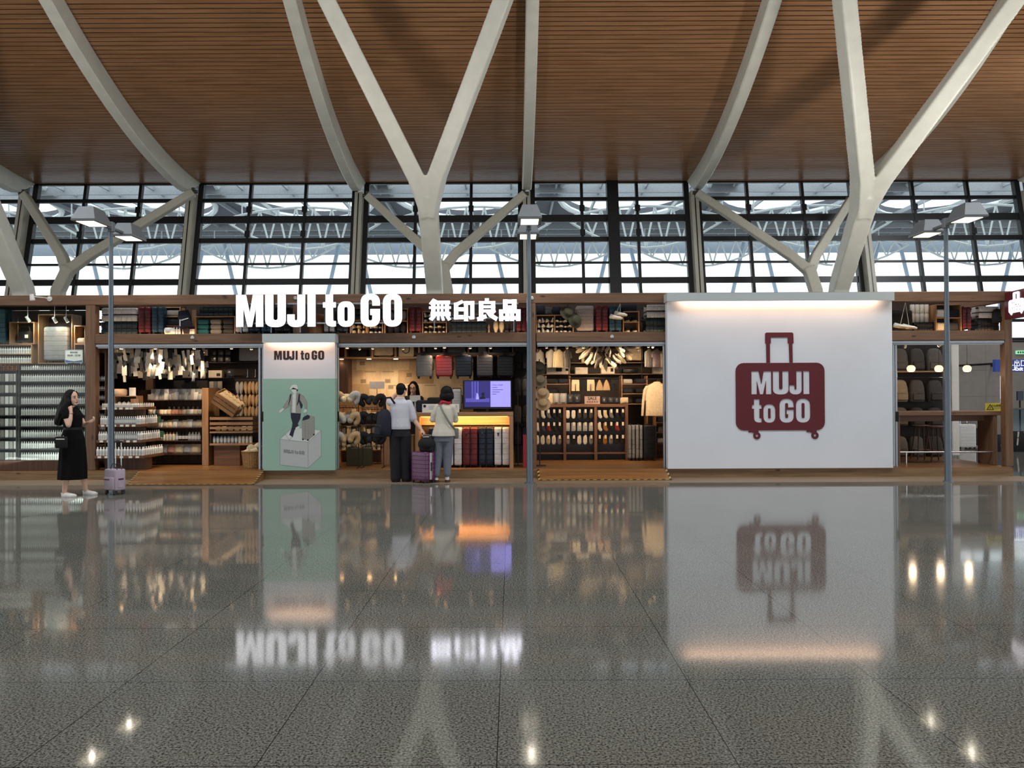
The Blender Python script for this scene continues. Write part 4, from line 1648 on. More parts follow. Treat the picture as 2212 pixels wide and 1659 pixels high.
b = MB(); b.box(-.05, .05, .05, .2, -.029, -.001); b.build('stand_foot', OAK, t)
# small shelf at its right
o, ca, cb, cz, ch = cubby('narrow wooden shelf at the upper right of the left window', 160, 184, 702, 742, DG + .003, .28, 1, 1, z=Zc(743, DG, 172))
put('folded_cloth', fold_mesh(.16, .2, .1, C_LGRYC), 'folded pale cloth on the narrow shelf of the left window', 'cloth', ((ca + cb) / 2, DG + .14, cz[0] + .001))
o2 = cubby('narrow wooden shelf under the small cloth shelf in the left window', 160, 184, 742.5, 785, DG + .003, .28, 1, 1, z=zt_)
# teal case at the left edge
case_px('teal suitcase standing at the upper left edge of the window', -28, 11, 664, 741, DG + .02, cmat('teal_hard_shell', (22, 74, 86), .4), zbase=zt_ + 42.5 * DG / F)
# hours sign
t = thing('hours_sign', 'white framed opening hours sign at the window, by the left post', 'sign', (0, 0, 0))
DSN = DG - .06
p0, p1 = at(140, 784, DSN), at(179, 755, DSN)
b = MB(); b.box(p0.x, p1.x, DSN, DSN + .012, p0.z, p1.z, .002); b.build('panel', C_WHITE, t)
b = MB()
for q in ((p0.x, p1.x, p0.z, p0.z + .008), (p0.x, p1.x, p1.z - .008, p1.z), (p0.x, p0.x + .008, p0.z, p1.z), (p1.x - .008, p1.x, p0.z, p1.z)):
    b.box(q[0], q[1], DSN - .004, DSN - .0005, q[2], q[3])
b.build('frame', ALU, t)
xm = (p0.x + p1.x) / 2
link('lettering', text_mesh('lettering', '08:00 - 23:30', .045, .002, INK), t, (xm, DSN - .002, p0.z + .135))
link('lettering', text_mesh('lettering', '营业时间', .034, .002, INK), t, (xm, DSN - .002, p0.z + .19))
b = MB(); b.prism([(p0.x + .012, p0.z + .012), (p1.x - .012, p0.z + .012), (p1.x - .012, p0.z + .05), (xm, p0.z + .03), (p0.x + .012, p0.z + .055)], DSN - .003, DSN - .0005); b.build('printed_wave', cmat('blue_print', (50, 96, 150)), t)
b = MB(); b.box(p0.x + .02, p0.x + .05, DSN, DSN + .06, Zc(787, DG, 110) + .001, p0.z + .02); b.box(p1.x - .05, p1.x - .02, DSN, DSN + .06, Zc(787, DG, 110) + .001, p0.z + .02); b.build('foot', ALU, t)
# spots behind the left window and the wall lamp on the beam
for x, y, lb, e in ((60, 689, 'glowing warm at the upper left, above the black bag', 14), (143, 690, 'above the right side of the big grey suitcase', 16), (118, 691, 'above the left side of the big grey suitcase', 6)):
    p = at(x, y, 14.98)
    s_ = track_spot('white spotlight in the left window, ' + lb, (p.x, 14.98, p.z), (p.x + .1, 15.4, p.z - .5), e)
    b = MB(); b.tube([(0, 0, .099), (0, 0, ZT1 - .001 - p.z - .18)], .006, 6); b.build('drop_rod', WHITEL, s_)
p = at(72, 643, DF - .2)
t = thing('wall_lamp', 'white swivel lamp on a long arm, on the top beam at the left', 'lamp', (0, 0, 0))
p2_ = at(108, 645.5, DF)
b = MB(); b.cyl((p2_.x, DF - .002, p2_.z), (p2_.x, DF - .02, p2_.z), .045, None, 20); b.build('wall_plate', WHITEL, t, True)
b = MB(); b.tube([(p2_.x, DF - .02, p2_.z), (p2_.x, DF - .2, p2_.z), (p.x, DF - .2, p.z + .02)], .010, 8); b.build('arm', WHITEL, t, True)
b = MB(); b.tube([(p.x - .03, DF - .2, p.z + .06), (p.x - .01, DF - .2, p.z - .05)], [.035, .045], 16); b.build('lamp_head', WHITEL, t, True)
light('SPOT', 'lamp_beam', (p.x - .005, DF - .2, p.z - .056), 75, (.93, 1, .94), (at(100, 900, 15.15).x, 15.2, 1.25), t, spot_size=R(120), spot_blend=.7, shadow_soft_size=.03)

# ------------------------------------------------------------------ left entrance: bottle gondola
xs0 = at(206, 860, 15.2)
t, xa, xb, zs = shelf_unit('display_shelf', 'narrow brown shelf of small jars just right of the left timber post', 205, 229, [822, 843, 863, 884, 902, 930, 960], 15.2, .3, WALZ, top=2.3)
for k, z in enumerate(zs[:6]):
    for i in range(3):
        put('small_jar', bottle_mesh(.10, .022, [C_CLEAR, C_GRYC][k % 2], BLACK, 10), 'small grey jar, narrow shelf right of the left post, %s, %s from left' % (rn(k), od(i)), 'jar', (xa + .05 + .05 * i, 15.28, z + .0005), group='jars on the narrow shelf')
# post and tiers
b = MB(); b.box(at(212, 900, 15.7).x, at(232, 900, 15.7).x, 15.7, 15.82, PZ + .001, 2.499); tag(b.build('timber_post', PINEZ), 'dark timber post inside the left entrance, behind the lamp pole', 'post')
tiers = [(880, 215, 300, 337), (917, 212, 303, 343), (951, 208, 306, 349), (985, 204, 310, 355)]
gt = thing('bottle_gondola', 'brown stepped gondola of bottles inside the left entrance, behind the lamp pole', 'display stand', (0, 0, 0))
TB = wood('brown_tier_board', (120, 82, 56), (92, 60, 40), 'X', .5, False)
tz = []
GB = 15.02
for k, (y, x0, x1, x2) in enumerate(tiers):
    dd = 14.75 + .05 * (3 - k)
    p0, p1, p2 = at(x0, y, dd), at(x1, y, dd), at(x2, y - 6, dd + .75)
    z = p0.z
    tz.append((z, dd, p0.x, p1.x, p2.x))
    b = MB()
    b.zprism([(p0.x, dd), (p1.x, dd), (p2.x, dd + .75), (p2.x - .25, dd + .9), (p1.x - .2, GB + .12), (p0.x, GB + .12)], z - .045, z)
    b.build('tier_board', TB, gt)
b = MB(); b.zprism([(tz[3][2] + .1, GB + .1), (tz[3][3] - .12, GB + .1), (tz[3][4] - .5, 15.55), (tz[3][4] - .6, 15.62), (tz[3][2] + .1, 15.62)], PZ + .001, tz[0][0] - .046); b.build('core', WALZ, gt)
b = MB(); b.box(at(228, 1000, 14.9).x, at(318, 1000, 14.9).x, 14.88, 15.1, PZ + .001, tz[3][0] - .046); b.build('plinth', WALZ, gt)
tiersn = ['top tier', 'second tier', 'third tier', 'lowest tier']
for k, (z, dd, xa, xb, xc) in enumerate(tz):
    n1, n2 = (20, 9) if k != 0 else (24, 9)
    me = [bottle_mesh(.075, .014, C_WHITE, C_PAPER, 8), bottle_mesh(.14, .02, C_CLEAR, C_WHITE), bottle_mesh(.15, .02, C_CLEAR, C_WHITE), bottle_mesh(.155, .024, C_WHITE, C_WHITE)][k]
    me2 = bottle_mesh(.15, .021, C_WHITE, C_WHITE)
    if k == 3:
        n1 = 16
    adj = ['small white', 'clear', 'clear', 'white'][k]
    for i in range(n1):
        m_ = me2 if k in (1, 2) and (i < 4 or i > n1 - 3) else me
        put('bottle', m_, '%s bottle, stepped gondola, %s front edge, %s from left' % ('white' if m_ is me2 else adj, tiersn[k], od(i)), 'bottle', (xa + .04 + (xb - xa - .07) * i / (n1 - 1), dd + .04, z + .0005), group='bottles on the stepped gondola')
    for i in range(n2):
        f_ = (i + 1) / (n2 + .4)
        put('bottle', me if k in (0, 3) else me2, 'white bottle, stepped gondola, %s right side, %s from front' % (tiersn[k], od(i)), 'bottle', (xb + (xc - xb) * f_ - .05, dd + .04 + .74 * f_, z + .0005), group='bottles on the stepped gondola')
    for i in range(6):
        b = MB(); b.box(-.032, .032, -.003, 0, -.018, .018)
        o = link('price_card', cached('pc2', lambda: b.mesh('price_card', C_PAPER)), gt, (xa + .08 + (xb - xa - .2) * (i + random.uniform(-.2, .2)) / 5, dd - .0035, z - .022))
    if k in (1, 2):
        put('green_box', box_mesh(.085, .06, .12, cmat('green_carton', (52, 104, 82))), 'small green carton at the right end of the %s of the stepped gondola' % tiersn[k], 'carton', (xc - .07, dd + .88, z + .0005))
# top of the gondola: diffuser lamp, card and jars
zt0 = tz[0][0]
o, ca, cb, cz, ch = cubby('small two-shelf wooden stand with jars behind the top tier', 246, 296, 848, 872, 15.2, .25, 1, 1, z=zt0 + .001)
for i in range(4):
    put('small_jar', bottle_mesh(.085, .035, C_CREAM, C_CLEAR, 12), 'cream jar in the small stand behind the top tier, %s from the left' % od(i), 'jar', (ca + .06 + .085 * i, 15.26, cz[0] + .0005), group='jars in the small stand')
zs_ = cz[0] + ch + .016
b = MB(); b.lathe((0, 0, 0), [(.085, 0), (.10, .02), (.10, .1), (.085, .125), (.05, .13)], 20, True, 1.25, .8); put('aroma_diffuser', b.mesh('aroma_diffuser', cmat('peach_white_diffuser', (236, 196, 156), .4), True), 'rounded peach-white diffuser on the small stand above the bottle tiers', 'diffuser', (at(259, 840, 15.3).x, 15.32, zs_ + .0005))
b = MB(); b.box(-.06, .06, 0, .008, 0, .15); b.box(-.05, .05, .008, .06, 0, .006); put('card_sign', b.mesh('card_sign', C_PAPER), 'white card sign standing beside the peach-white diffuser', 'sign', (at(286, 835, 15.28).x, 15.28, zs_ + .0005))
b = MB(); b.box(0, at(298, 850, 15.15).x - at(281, 850, 15.15).x, 0, .02, 0, .15); put('wooden_block', b.mesh('wooden_block', OAKZ), 'pale wooden block standing in front of the small jar stand', 'block', (at(281, 850, 15.15).x, 15.17, zt0 + .001))

# ------------------------------------------------------------------ left entrance: middle gondola of packets
t, xa, xb, zs = shelf_unit('display_shelf', 'oak gondola with five shelves of packets in the left entrance', 310, 437, [864, 896, 923.5, 952, 981], 15.75, .5, WALZ, top=Zc(842, 15.75, 380), sides=False)
xa_ = at(438, 900, 15.7).x
b = MB(); b.box(xa_, at(452, 900, 15.7).x, 15.66, 16.25, PZ + .001, Zc(838, 15.7, 445), .004); tag(b.build('gondola_end_panel', OAKZ), 'pale oak end panel at the right of the packet gondola', 'panel')
b = MB(); b.box(at(300, 900, 15.8).x, at(308.5, 900, 15.8).x, 15.76, 16.2, PZ + .001, Zc(842, 15.75, 380)); tag(b.build('gondola_end_panel', WALZ), 'dark end panel at the left of the packet gondola', 'panel')
kinds = [[(C_PLASTIC, .10, .09, 11), (C_LGRYC, .10, .1, 11)], [(C_CREAM, .07, .08, 13), (C_PLASTIC, .07, .12, 9)], [(C_LGRYC, .12, .12, 10)], [(C_CREAM, .05, .17, 10), (C_BLACK, .05, .17, 6)], [(C_CREAM, .19, .17, 6)]]
PINKP = cmat('pink_packet', (196, 140, 120), .4)
si = 0
for k, z in enumerate(zs):
    x0 = xa + .09
    xe_ = xb - .09
    if k == 0:
        n = 16
        for i in range(n):
            put('packet', pouch_mesh(.085, .11 + .02 * (i % 3), .04, [C_PLASTIC, C_LGRYC, C_WHITE][i % 3]), '%s packet on the packet gondola, top shelf, %s from left' % (['clear', 'grey', 'white'][i % 3], od(i)), 'packet', (x0 + (xe_ - x0) * i / (n - 1), 15.82, z + .001), (R(-8), 0, random.uniform(-.2, .2)), group='packets on the gondola')
        for i in range(12):
            put('tall_packet', pouch_mesh(.09, .21, .05, [C_PLASTIC, C_WHITE][i % 2]), '%s tall packet behind the top row of the packet gondola, %s from left' % (['clear', 'white'][i % 2], od(i)), 'packet', (x0 + (xe_ - x0) * i / 11, 15.98, z + .001), (0, 0, random.uniform(-.2, .2)), group='packets on the gondola')
    elif k == 1:
        n = 14
        for i in range(n):
            m_ = [C_CREAM, C_PLASTIC, C_DPACK, C_CREAM, C_WHITE, C_CREAM, PINKP, PINKP, PINKP, C_CREAM, C_LGRYC, C_WHITE, C_CREAM, C_PLASTIC][i]
            put('packet', pouch_mesh(.085, .10, .05, m_), 'small packet on the packet gondola, second shelf, %s from left' % od(i), 'packet', (x0 + (xe_ - x0) * i / (n - 1), 15.82, z + .001), (R(-8), 0, random.uniform(-.15, .15)), group='packets on the gondola')
        for i in range(8):
            put('jar', bottle_mesh(.15, .035, C_CLEAR, PINKP if i in (4, 5) else C_LGRYC), 'clear jar behind the packets on the packet gondola, second shelf, %s from left' % od(i), 'jar', (x0 + .3 + (xe_ - x0 - .3) * i / 7, 16.0, z + .001), group='jars on the gondola')
    elif k == 2:
        for i in range(11):
            put('packet', pouch_mesh(.115, .13 + .012 * (i % 3), .05, [C_LGRYC, C_CREAM, C_WHITE][i % 3]), '%s packet on the packet gondola, third shelf, %s from left' % (['grey', 'cream', 'white'][i % 3], od(i)), 'packet', (x0 + (xe_ - x0) * i / 10, 15.83, z + .001), (R(-12), 0, random.uniform(-.1, .1)), group='packets on the gondola')
    elif k == 3:
        for i in range(16):
            m_ = C_CREAM if 4 <= i < 8 else C_BLACK if 9 <= i < 12 else C_CLEAR
            put('bottle', bottle_mesh(.16, .032, m_, BLACK if m_ is C_BLACK else C_CREAM), '%s bottle on the packet gondola, fourth shelf, %s from left' % ({C_CREAM: 'cream', C_BLACK: 'black', C_CLEAR: 'clear'}[m_], od(i)), 'bottle', (x0 + .02 + (xe_ - x0 - .02) * i / 15, 15.83, z + .001), group='bottles on the gondola')
    else:
        for i in range(6):
            put('packet', pouch_mesh(.20, .18, .1, [PINKP, C_PLASTIC, PINKP, C_CREAM, C_PLASTIC, C_CREAM][i]), 'large puffy packet on the packet gondola, lowest shelf, %s from left' % od(i), 'packet', (x0 + .08 + (xe_ - x0 - .16) * i / 5, 15.86, z + .001), (R(-6), 0, random.uniform(-.1, .1)), group='packets on the gondola')

# ------------------------------------------------------------------ crates, shoes, basket right in the left entrance
t = thing('crate_stand', 'oak stand of slatted crates right of the packet gondola', 'display stand', (0, 0, 0))
dC = 15.55
xa, xb = at(453, 950, dC).x, at(546, 950, dC).x
zb_ = Zc(996, dC, 500)
for y, th in ((932, .03), (958, .035)):
    z = Zc(y, dC, 500)
    b = MB(); b.box(xa, xb, dC, dC + .38, z - th, z); b.build('shelf_board', OAK, t)
for y0, y1 in ((901, 907), (912, 918), (922, 927)):
    b = MB(); b.box(xa, xb, dC, dC + .018, Zc(y1, dC, 500), Zc(y0, dC, 500)); b.build('slat', OAK, t)
    b = MB(); b.box(xb - .018, xb, dC + .02, dC + .38, Zc(y1, dC, 500), Zc(y0, dC, 500)); b.build('slat', OAK, t)
b = MB(); b.box(xa + .06, xa + .55, dC + .06, dC + .38, PZ + .001, Zc(958, dC, 500) - .036); b.build('plinth', TB, t)
b = MB(); b.box(xa, xa + .02, dC + .02, dC + .38, Zc(958, dC, 500), Zc(900, dC, 455)); b.box(xa, xb, dC + .36, dC + .38, Zc(958, dC, 500), Zc(900, dC, 455)); b.build('back_panel', WALN, t)
zsh = Zc(958, dC, 500)
for i in range(11):
    put('bottle', bottle_mesh(.17, .03, C_CLEAR if i < 7 else C_CREAM, BLACK), 'dark-capped bottle on the crate stand, %s from the left' % od(i), 'bottle', (xa + .06 + (xb - xa - .12) * i / 10, dC + .08, zsh + .001), group='dark-capped bottles')
for i in range(6):
    put('packet', pouch_mesh(.1, .09, .06, C_CREAM), 'cream packet in the slatted crate, %s from the left' % od(i), 'packet', (xa + .1 + (xb - xa - .2) * i / 5, dC + .15, Zc(932, dC, 500) + .001), group='packets in the slatted crate')
# tilted crate
t = thing('tilted_crate', 'tilted slatted wooden crate full of cream packets', 'crate', at(468, 846, 15.45))
Mt = Matrix.Rotation(R(35), 4, 'Y') @ Matrix.Rotation(R(18), 4, 'X')
def tb(nm, m, *a):
    b = MB(); b.box(*a); o = b.build(nm, m, t); o.matrix_local = Mt; return o
L_, Wd, Hh = .50, .30, .26
for k in range(3):
    tb('slat', OAK, 0, L_, 0, .015, -Hh + k * .09, -Hh + k * .09 + .07)
    tb('slat', OAK, 0, L_, Wd - .015, Wd, -Hh + k * .09, -Hh + k * .09 + .07)
    tb('slat', OAK, 0, .015, .016, Wd - .016, -Hh + k * .09, -Hh + k * .09 + .07)
    tb('slat', OAK, L_ - .015, L_, .016, Wd - .016, -Hh + k * .09, -Hh + k * .09 + .07)
tb('bottom_board', WALN, .016, L_ - .016, .016, Wd - .016, -Hh, -Hh + .012)
b = MB(); b.tube([(.12, .2, -.28), (.12, .24, Zc(932, dC, 500) + .002 - t.location.z)], .012, 8); b.build('support_leg', WALZ, t)
b = MB()
for i in range(5):
    for j in range(2):
        m_ = pouch_mesh(.13, .15, .06, C_CREAM)
        q = put('packet', m_, 'cream packet in the tilted crate, %s row, %s from the top' % (('front', 'rear')[j], od(i)), 'packet', (0, 0, 0), group='packets in the tilted crate')
        q.matrix_world = Matrix.Translation(t.location) @ Mt @ Matrix.Translation((.06 + .09 * i, .09 + .13 * j, -.13)) @ Matrix.Rotation(R(30), 4, 'Y')
# slippers hanging in pairs
SLIP = None
def slipper_mesh(m):
    def f():
        b = MB()
        def ring(z, k, ky=1.0):
            return [b.bm.verts.new((.036 * k * sin(2 * pi * a / 18) * (1 - .18 * (cos(2 * pi * a / 18) < -.2)), z, .128 * ky * cos(2 * pi * a / 18))) for a in range(18)]
        r0, r1, r2, r3 = ring(0, .97), ring(-.018, 1.0), ring(-.05, .9, .93), ring(-.066, .6, .72)
        b._f(r0); b.bridge(r0, r1); b.bridge(r1, r2); b.bridge(r2, r3); b._f(list(reversed(r3)))
        return b.mesh('slipper', m, True)
    return cached(('slip', m.name), f)
b = MB(); b.box(at(507, 830, 16.2).x, at(566, 830, 16.2).x, 16.2, 16.24, PZ + .001, Zc(818, 16.2, 540)); tag(b.build('slipper_board', WALN), 'dark board behind the hanging tan slippers', 'board')
for r_, y in enumerate((838, 866, 891, 922)):
    for c_, x in enumerate((518, 536, 552)):
        p = at(x, y, 16.11)
        m_ = C_LGRYC if (c_ == 0) else C_TAN
        t = thing('slipper_pair', '%s slipper pair hanging in the %s row, %s from the left' % ('grey' if c_ == 0 else 'tan', ['top', 'second', 'third', 'lowest'][r_], od(c_)), 'slippers', (p.x, 16.11, p.z), None, 'slippers on the dark board')
        for s in (-1, 1):
            link('slipper', slipper_mesh(m_), t, (s * .037, 0, 0), (0, s * R(3), 0))
        b = MB(); b.tube([(0, 0, .10), (0, 0, .15), (0, .0905, .15)], .004, 6); b.build('hook', WIRE, t)
# wicker basket with rolled towels
p = at(543, 995, 15.1)
b = MB()
prof = [(.13, 0), (.14, .02), (.155, .15), (.17, .29), (.175, .31), (.165, .31), (.15, .2), (.12, .03)]
b.lathe((0, 0, 0), prof, 24)
WICK = wood('wicker_weave', (196, 158, 104), (140, 104, 62), 'X', .7, False, 3)
t = thing('wicker_basket', 'round wicker basket with white rolled cloths, at the right of the left entrance', 'basket', (p.x, 15.12, PZ + .001))
b.build('basket_body', WICK, t, True)
for k in range(24):
    a = 2 * pi * k / 24
    b = MB(); b.tube([(.143 * cos(a), .143 * sin(a), .01), (.158 * cos(a), .158 * sin(a), .15), (.178 * cos(a), .178 * sin(a), .305)], .005, 5); b.build('rib', WICK, t, True)
b = MB(); b.tube([(.175 * cos(2 * pi * k / 24), .175 * sin(2 * pi * k / 24), .31) for k in range(25)], .011, 6, False); b.build('rim', WICK, t, True)
for i, (x, y, z, r_) in enumerate(((-.07, -.05, .30, .05), (.06, -.07, .31, .055), (.02, .06, .32, .06), (-.02, -.01, .37, .06), (.09, .03, .39, .06))):
    b = MB(); b.tube([(-.07, 0, 0), (-.06, 0, 0), (.06, 0, 0), (.07, 0, 0)], [r_ * .6, r_, r_, r_ * .6], 12)
    put('rolled_towel', b.mesh('rolled_towel', C_CREAM, True), 'cream rolled towel in the wicker basket, ' + ['front left', 'front right', 'back', 'middle of the heap', 'top right of the heap'][i], 'towel', (p.x + x, 15.12 + y, PZ + z), (0, R(15 * (i - 2)), R(40 * i)), group='towels in the basket')

# ------------------------------------------------------------------ left entrance: rear shelves and hanging cards
dR = 16.9
t, xa, xb, zs = shelf_unit('rear_shelf', 'dark rear wall shelf above the packets in the left entrance', 236, 560, [783, 816, 842], dR, .34, WALN, top=2.49, sides=False)
for x in (278, 390, 447, 503):
    b = MB(); p = at(x, 800, dR - .03); b.box(p.x - .018, p.x + .018, dR - .03, dR - .004, PZ + .2, 2.49); b.build('upright_strip', DARKM, t)
b = MB(); b.box(at(315, 800, 16.6).x, at(331, 800, 16.6).x, 16.6, 16.7, PZ + .001, 2.499); tag(b.build('timber_post', PINEZ), 'warm-lit timber post behind the hanging cards', 'post')
for r_ in range(2):
    for i in range(3):
        put('black_pack', fold_mesh(.13, .14, .135, C_DPACK), 'dark pack on the upper rear shelf, %s layer, %s from the left' % (('lower', 'upper')[r_], od(i)), 'pack', (at(463 + 15.5 * i, 770, dR + .1).x, dR + .1, zs[0] + .0005 + .137 * r_), group='dark packs on the upper rear shelf')
p = at(535, 770, dR)
t = suitcase('beige suitcase on the upper rear shelf at the right', .40, .2, .30, C_LGREY, (p.x, dR + .15, zs[0] + .0005))
for x0, x1, h, m_, lb in ((298, 317, .15, C_CARD, 'white box on the lower rear shelf behind the hanging cards'), (345, 369, .14, C_CARD, 'white box at the left of the lower rear shelf'), (394, 414, .14, C_CARD, 'white box in the middle of the lower rear shelf'), (450, 479, .15, C_CARD, 'white printed box on the lower rear shelf, right of the hanging cards')):
    a, c = at(x0, 805, dR + .05), at(x1, 805, dR + .05)
    t = thing('carton', lb, 'carton', ((a.x + c.x) / 2, dR + .05, zs[1] + .0005))
    link('body', box_mesh(c.x - a.x, .15, h, m_, 'body'), t, (0, .08, 0))
    b = MB(); b.box((c.x - a.x) * .1, (c.x - a.x) * .38, .003, .0045, h * .2, h * .6); b.build('printed_picture', C_DGREY, t)
put('tall_box', box_mesh(.07, .1, .17, C_WHITE), 'white and blue upright box left of the printed box', 'carton', (at(419, 805, dR).x, dR + .08, zs[1] + .0005))
put('pouch', pouch_mesh(.16, .17, .08, C_DPACK), 'dark pouch at the right of the lower rear shelf', 'pouch', (at(494, 805, dR).x, dR + .1, zs[1] + .0005))
b = MB()
for s in (-1, 1):
    b.tube([(s * .08, 0, 0), (s * .08, 0, .16)], .006, 6)
    b.tube([(s * .08, -.05, .003), (s * .08, .05, .003)], .006, 6)
for z in (.04, .1):
    b.tube([(-.08, 0, z), (.08, 0, z)], .006, 6)
put('wire_stand', b.mesh('wire_stand', CHROME), 'small bent wire stand at the right end of the lower rear shelf', 'stand', (at(540, 810, dR).x, dR + .1, zs[1] + .007))
zs3 = [zs[2]]
xa, xb = at(336, 840, dR).x, at(450, 840, dR).x
for i in range(6):
    put('folded_cloth', fold_mesh(.24, .25, .14 + .03 * (i % 3), [C_NAVYC, C_BLKC, C_DGREY][i % 3]), '%s folded cloth on the low rear shelf behind the packets, %s from the left' % (['navy', 'black', 'charcoal'][i % 3], od(i)), 'cloth', (xa + .15 + (xb - xa - .3) * i / 5, dR + .16, zs3[0] + .0005), group='dark folded cloths')
for i in range(3):
    put('tee_pack', pouch_mesh(.09, .17, .06, C_LGRYC if i != 1 else C_GRYC), 'pale rolled pack on the rear shelf left of the slippers, %s from the left' % od(i), 'packet', (at(456 + 9.5 * i, 836, dR).x, dR - .02 + .03, zs3[0] + .0005), group='pale rolled packs')

# travel goods hanging on cords with cards
random.seed(11)
hang = []
HM = [C_PAPER, C_CARD, C_GRYC, C_NAVYC, C_BLKC, C_LGRYC, C_CLEAR, cmat('blue_strap', (74, 92, 118), .6)]
HN = ['white card', 'cream card', 'grey pouch', 'navy pouch', 'black strap', 'pale grey case', 'clear case', 'blue strap']
cords = []
for i, x in enumerate([243, 251, 262, 272, 281, 287, 296, 305, 313, 322, 329, 336, 342, 348, 355, 362, 370, 376, 383, 391, 398, 404, 411, 418, 424, 431, 438, 446]):
    cords.append((x, 15.1 + .9 * ((i * 37) % 10) / 10))
for i, (x, d) in enumerate(cords):
    t = thing('merchandise_strip', 'thin hanging strip for travel goods above the bottle tiers, %s from left' % od(i), 'cord', (at(x, 780, d).x, d, 2.5), None, 'cords of travel goods')
    ln = (782 + 48 * ((i * 53) % 7) / 7 - 742) * d / F
    zl = Zc(800, d, x) - .12 * ((i * 53) % 5)/5
    b = MB(); b.tube([(0, 0, -.001), (0, 0, zl - 2.5)], .003, 5); b.build('cord', WIRE, t)
    z = 2.38 - .03 * (i % 3)
    k = 0
    while z > zl + .02:
        kind = random.choice([0, 0, 0, 1, 1, 1, 2, 3, 4, 5, 6, 0, 1, 7])
        h = random.choice([.09, .12, .15, .18])
        w = random.choice([.05, .07, .09, .11]) if kind != 4 else .03
        me = box_mesh(w, .012, h, HM[kind], 'hanging_pack', .003) if kind in (0, 1, 4, 7) else pouch_mesh(w, h, .03, HM[kind])
        put('hanging_pack', me, '%s hanging in the left entrance, %s strip from left, %s from top' % (HN[kind], od(i), od(k)), 'pack', (at(x, 780, d).x + random.uniform(-.02, .02), d - .02, z - h), (0, random.uniform(-.2, .2), random.uniform(-.5, .5)), group='travel goods on hanging strips')
        z -= h * .85
        k += 1
for x0, x1 in ((236, 452),):
    b = MB()
    for d in (15.15, 15.6, 15.95):
        b.tube([(at(x0, 745, d).x, d, 2.47), (at(x1, 745, d).x, d, 2.47)], .012, 8)
        for xx in (x0 + 4, (x0 + x1) / 2, x1 - 4):
            b.tube([(at(xx, 745, d).x, d, 2.47), (at(xx, 745, d).x, d, 2.5)], .008, 6)
    tag(b.build('hanging_rack', DARKM, None, True), 'dark tube rack under the ceiling carrying the cords of travel goods', 'rack')
# round containers at the upper left
for i in range(5):
    b = MB(); b.lathe((0, 0, 0), [(.04, 0), (.055, .01), (.055, .1), (.04, .12)], 14)
    b.tube([(0, 0, .12), (0, 0, .2)], .003, 5)
    p = at(250 + 8 * i, 757, 15.4)
    put('hanging_pot', b.mesh('hanging_pot', C_CREAM, True), 'cream hanging pot at the upper left of the left entrance, %s from the left' % od(i), 'pot', (p.x, 15.4, 2.5 - .201), group='cream hanging pots')

for i, (x, d, tx, td, tz, e) in enumerate(((262, 14.99, 262, 15.1, .7, 22), (335, 14.99, 350, 15.75, .5, 66), (420, 14.99, 400, 15.75, .5, 66), (500, 15.02, 500, 15.6, 1.2, 30), (300, 16.35, 330, 16.9, 1.7, 9), (440, 16.35, 470, 16.9, 1.7, 12), (543, 15.3, 543, 16.1, 1.0, 22), (240, 15.9, 240, 16.2, 1.3, 10))):  # unseen spots added to brighten the goods of the left entrance
    p = at(x, 745, d)
    track_spot('added fill spotlight hidden under the ceiling of the left entrance, %s' % od(i), (p.x, d, 2.40), (at(tx, 900, td).x, td, tz), e, cone=78 if i < 4 else 110)

light('AREA', 'window_light', (at(100, 700, 14.91).x, 14.91, .36), 6, (.90, 1, .95), (at(100, 700, 15.2).x, 15.3, 1.0), wroot, shape='RECTANGLE', size=1.9, size_y=.06)  # unseen area light added low behind the glass to lift the bottles
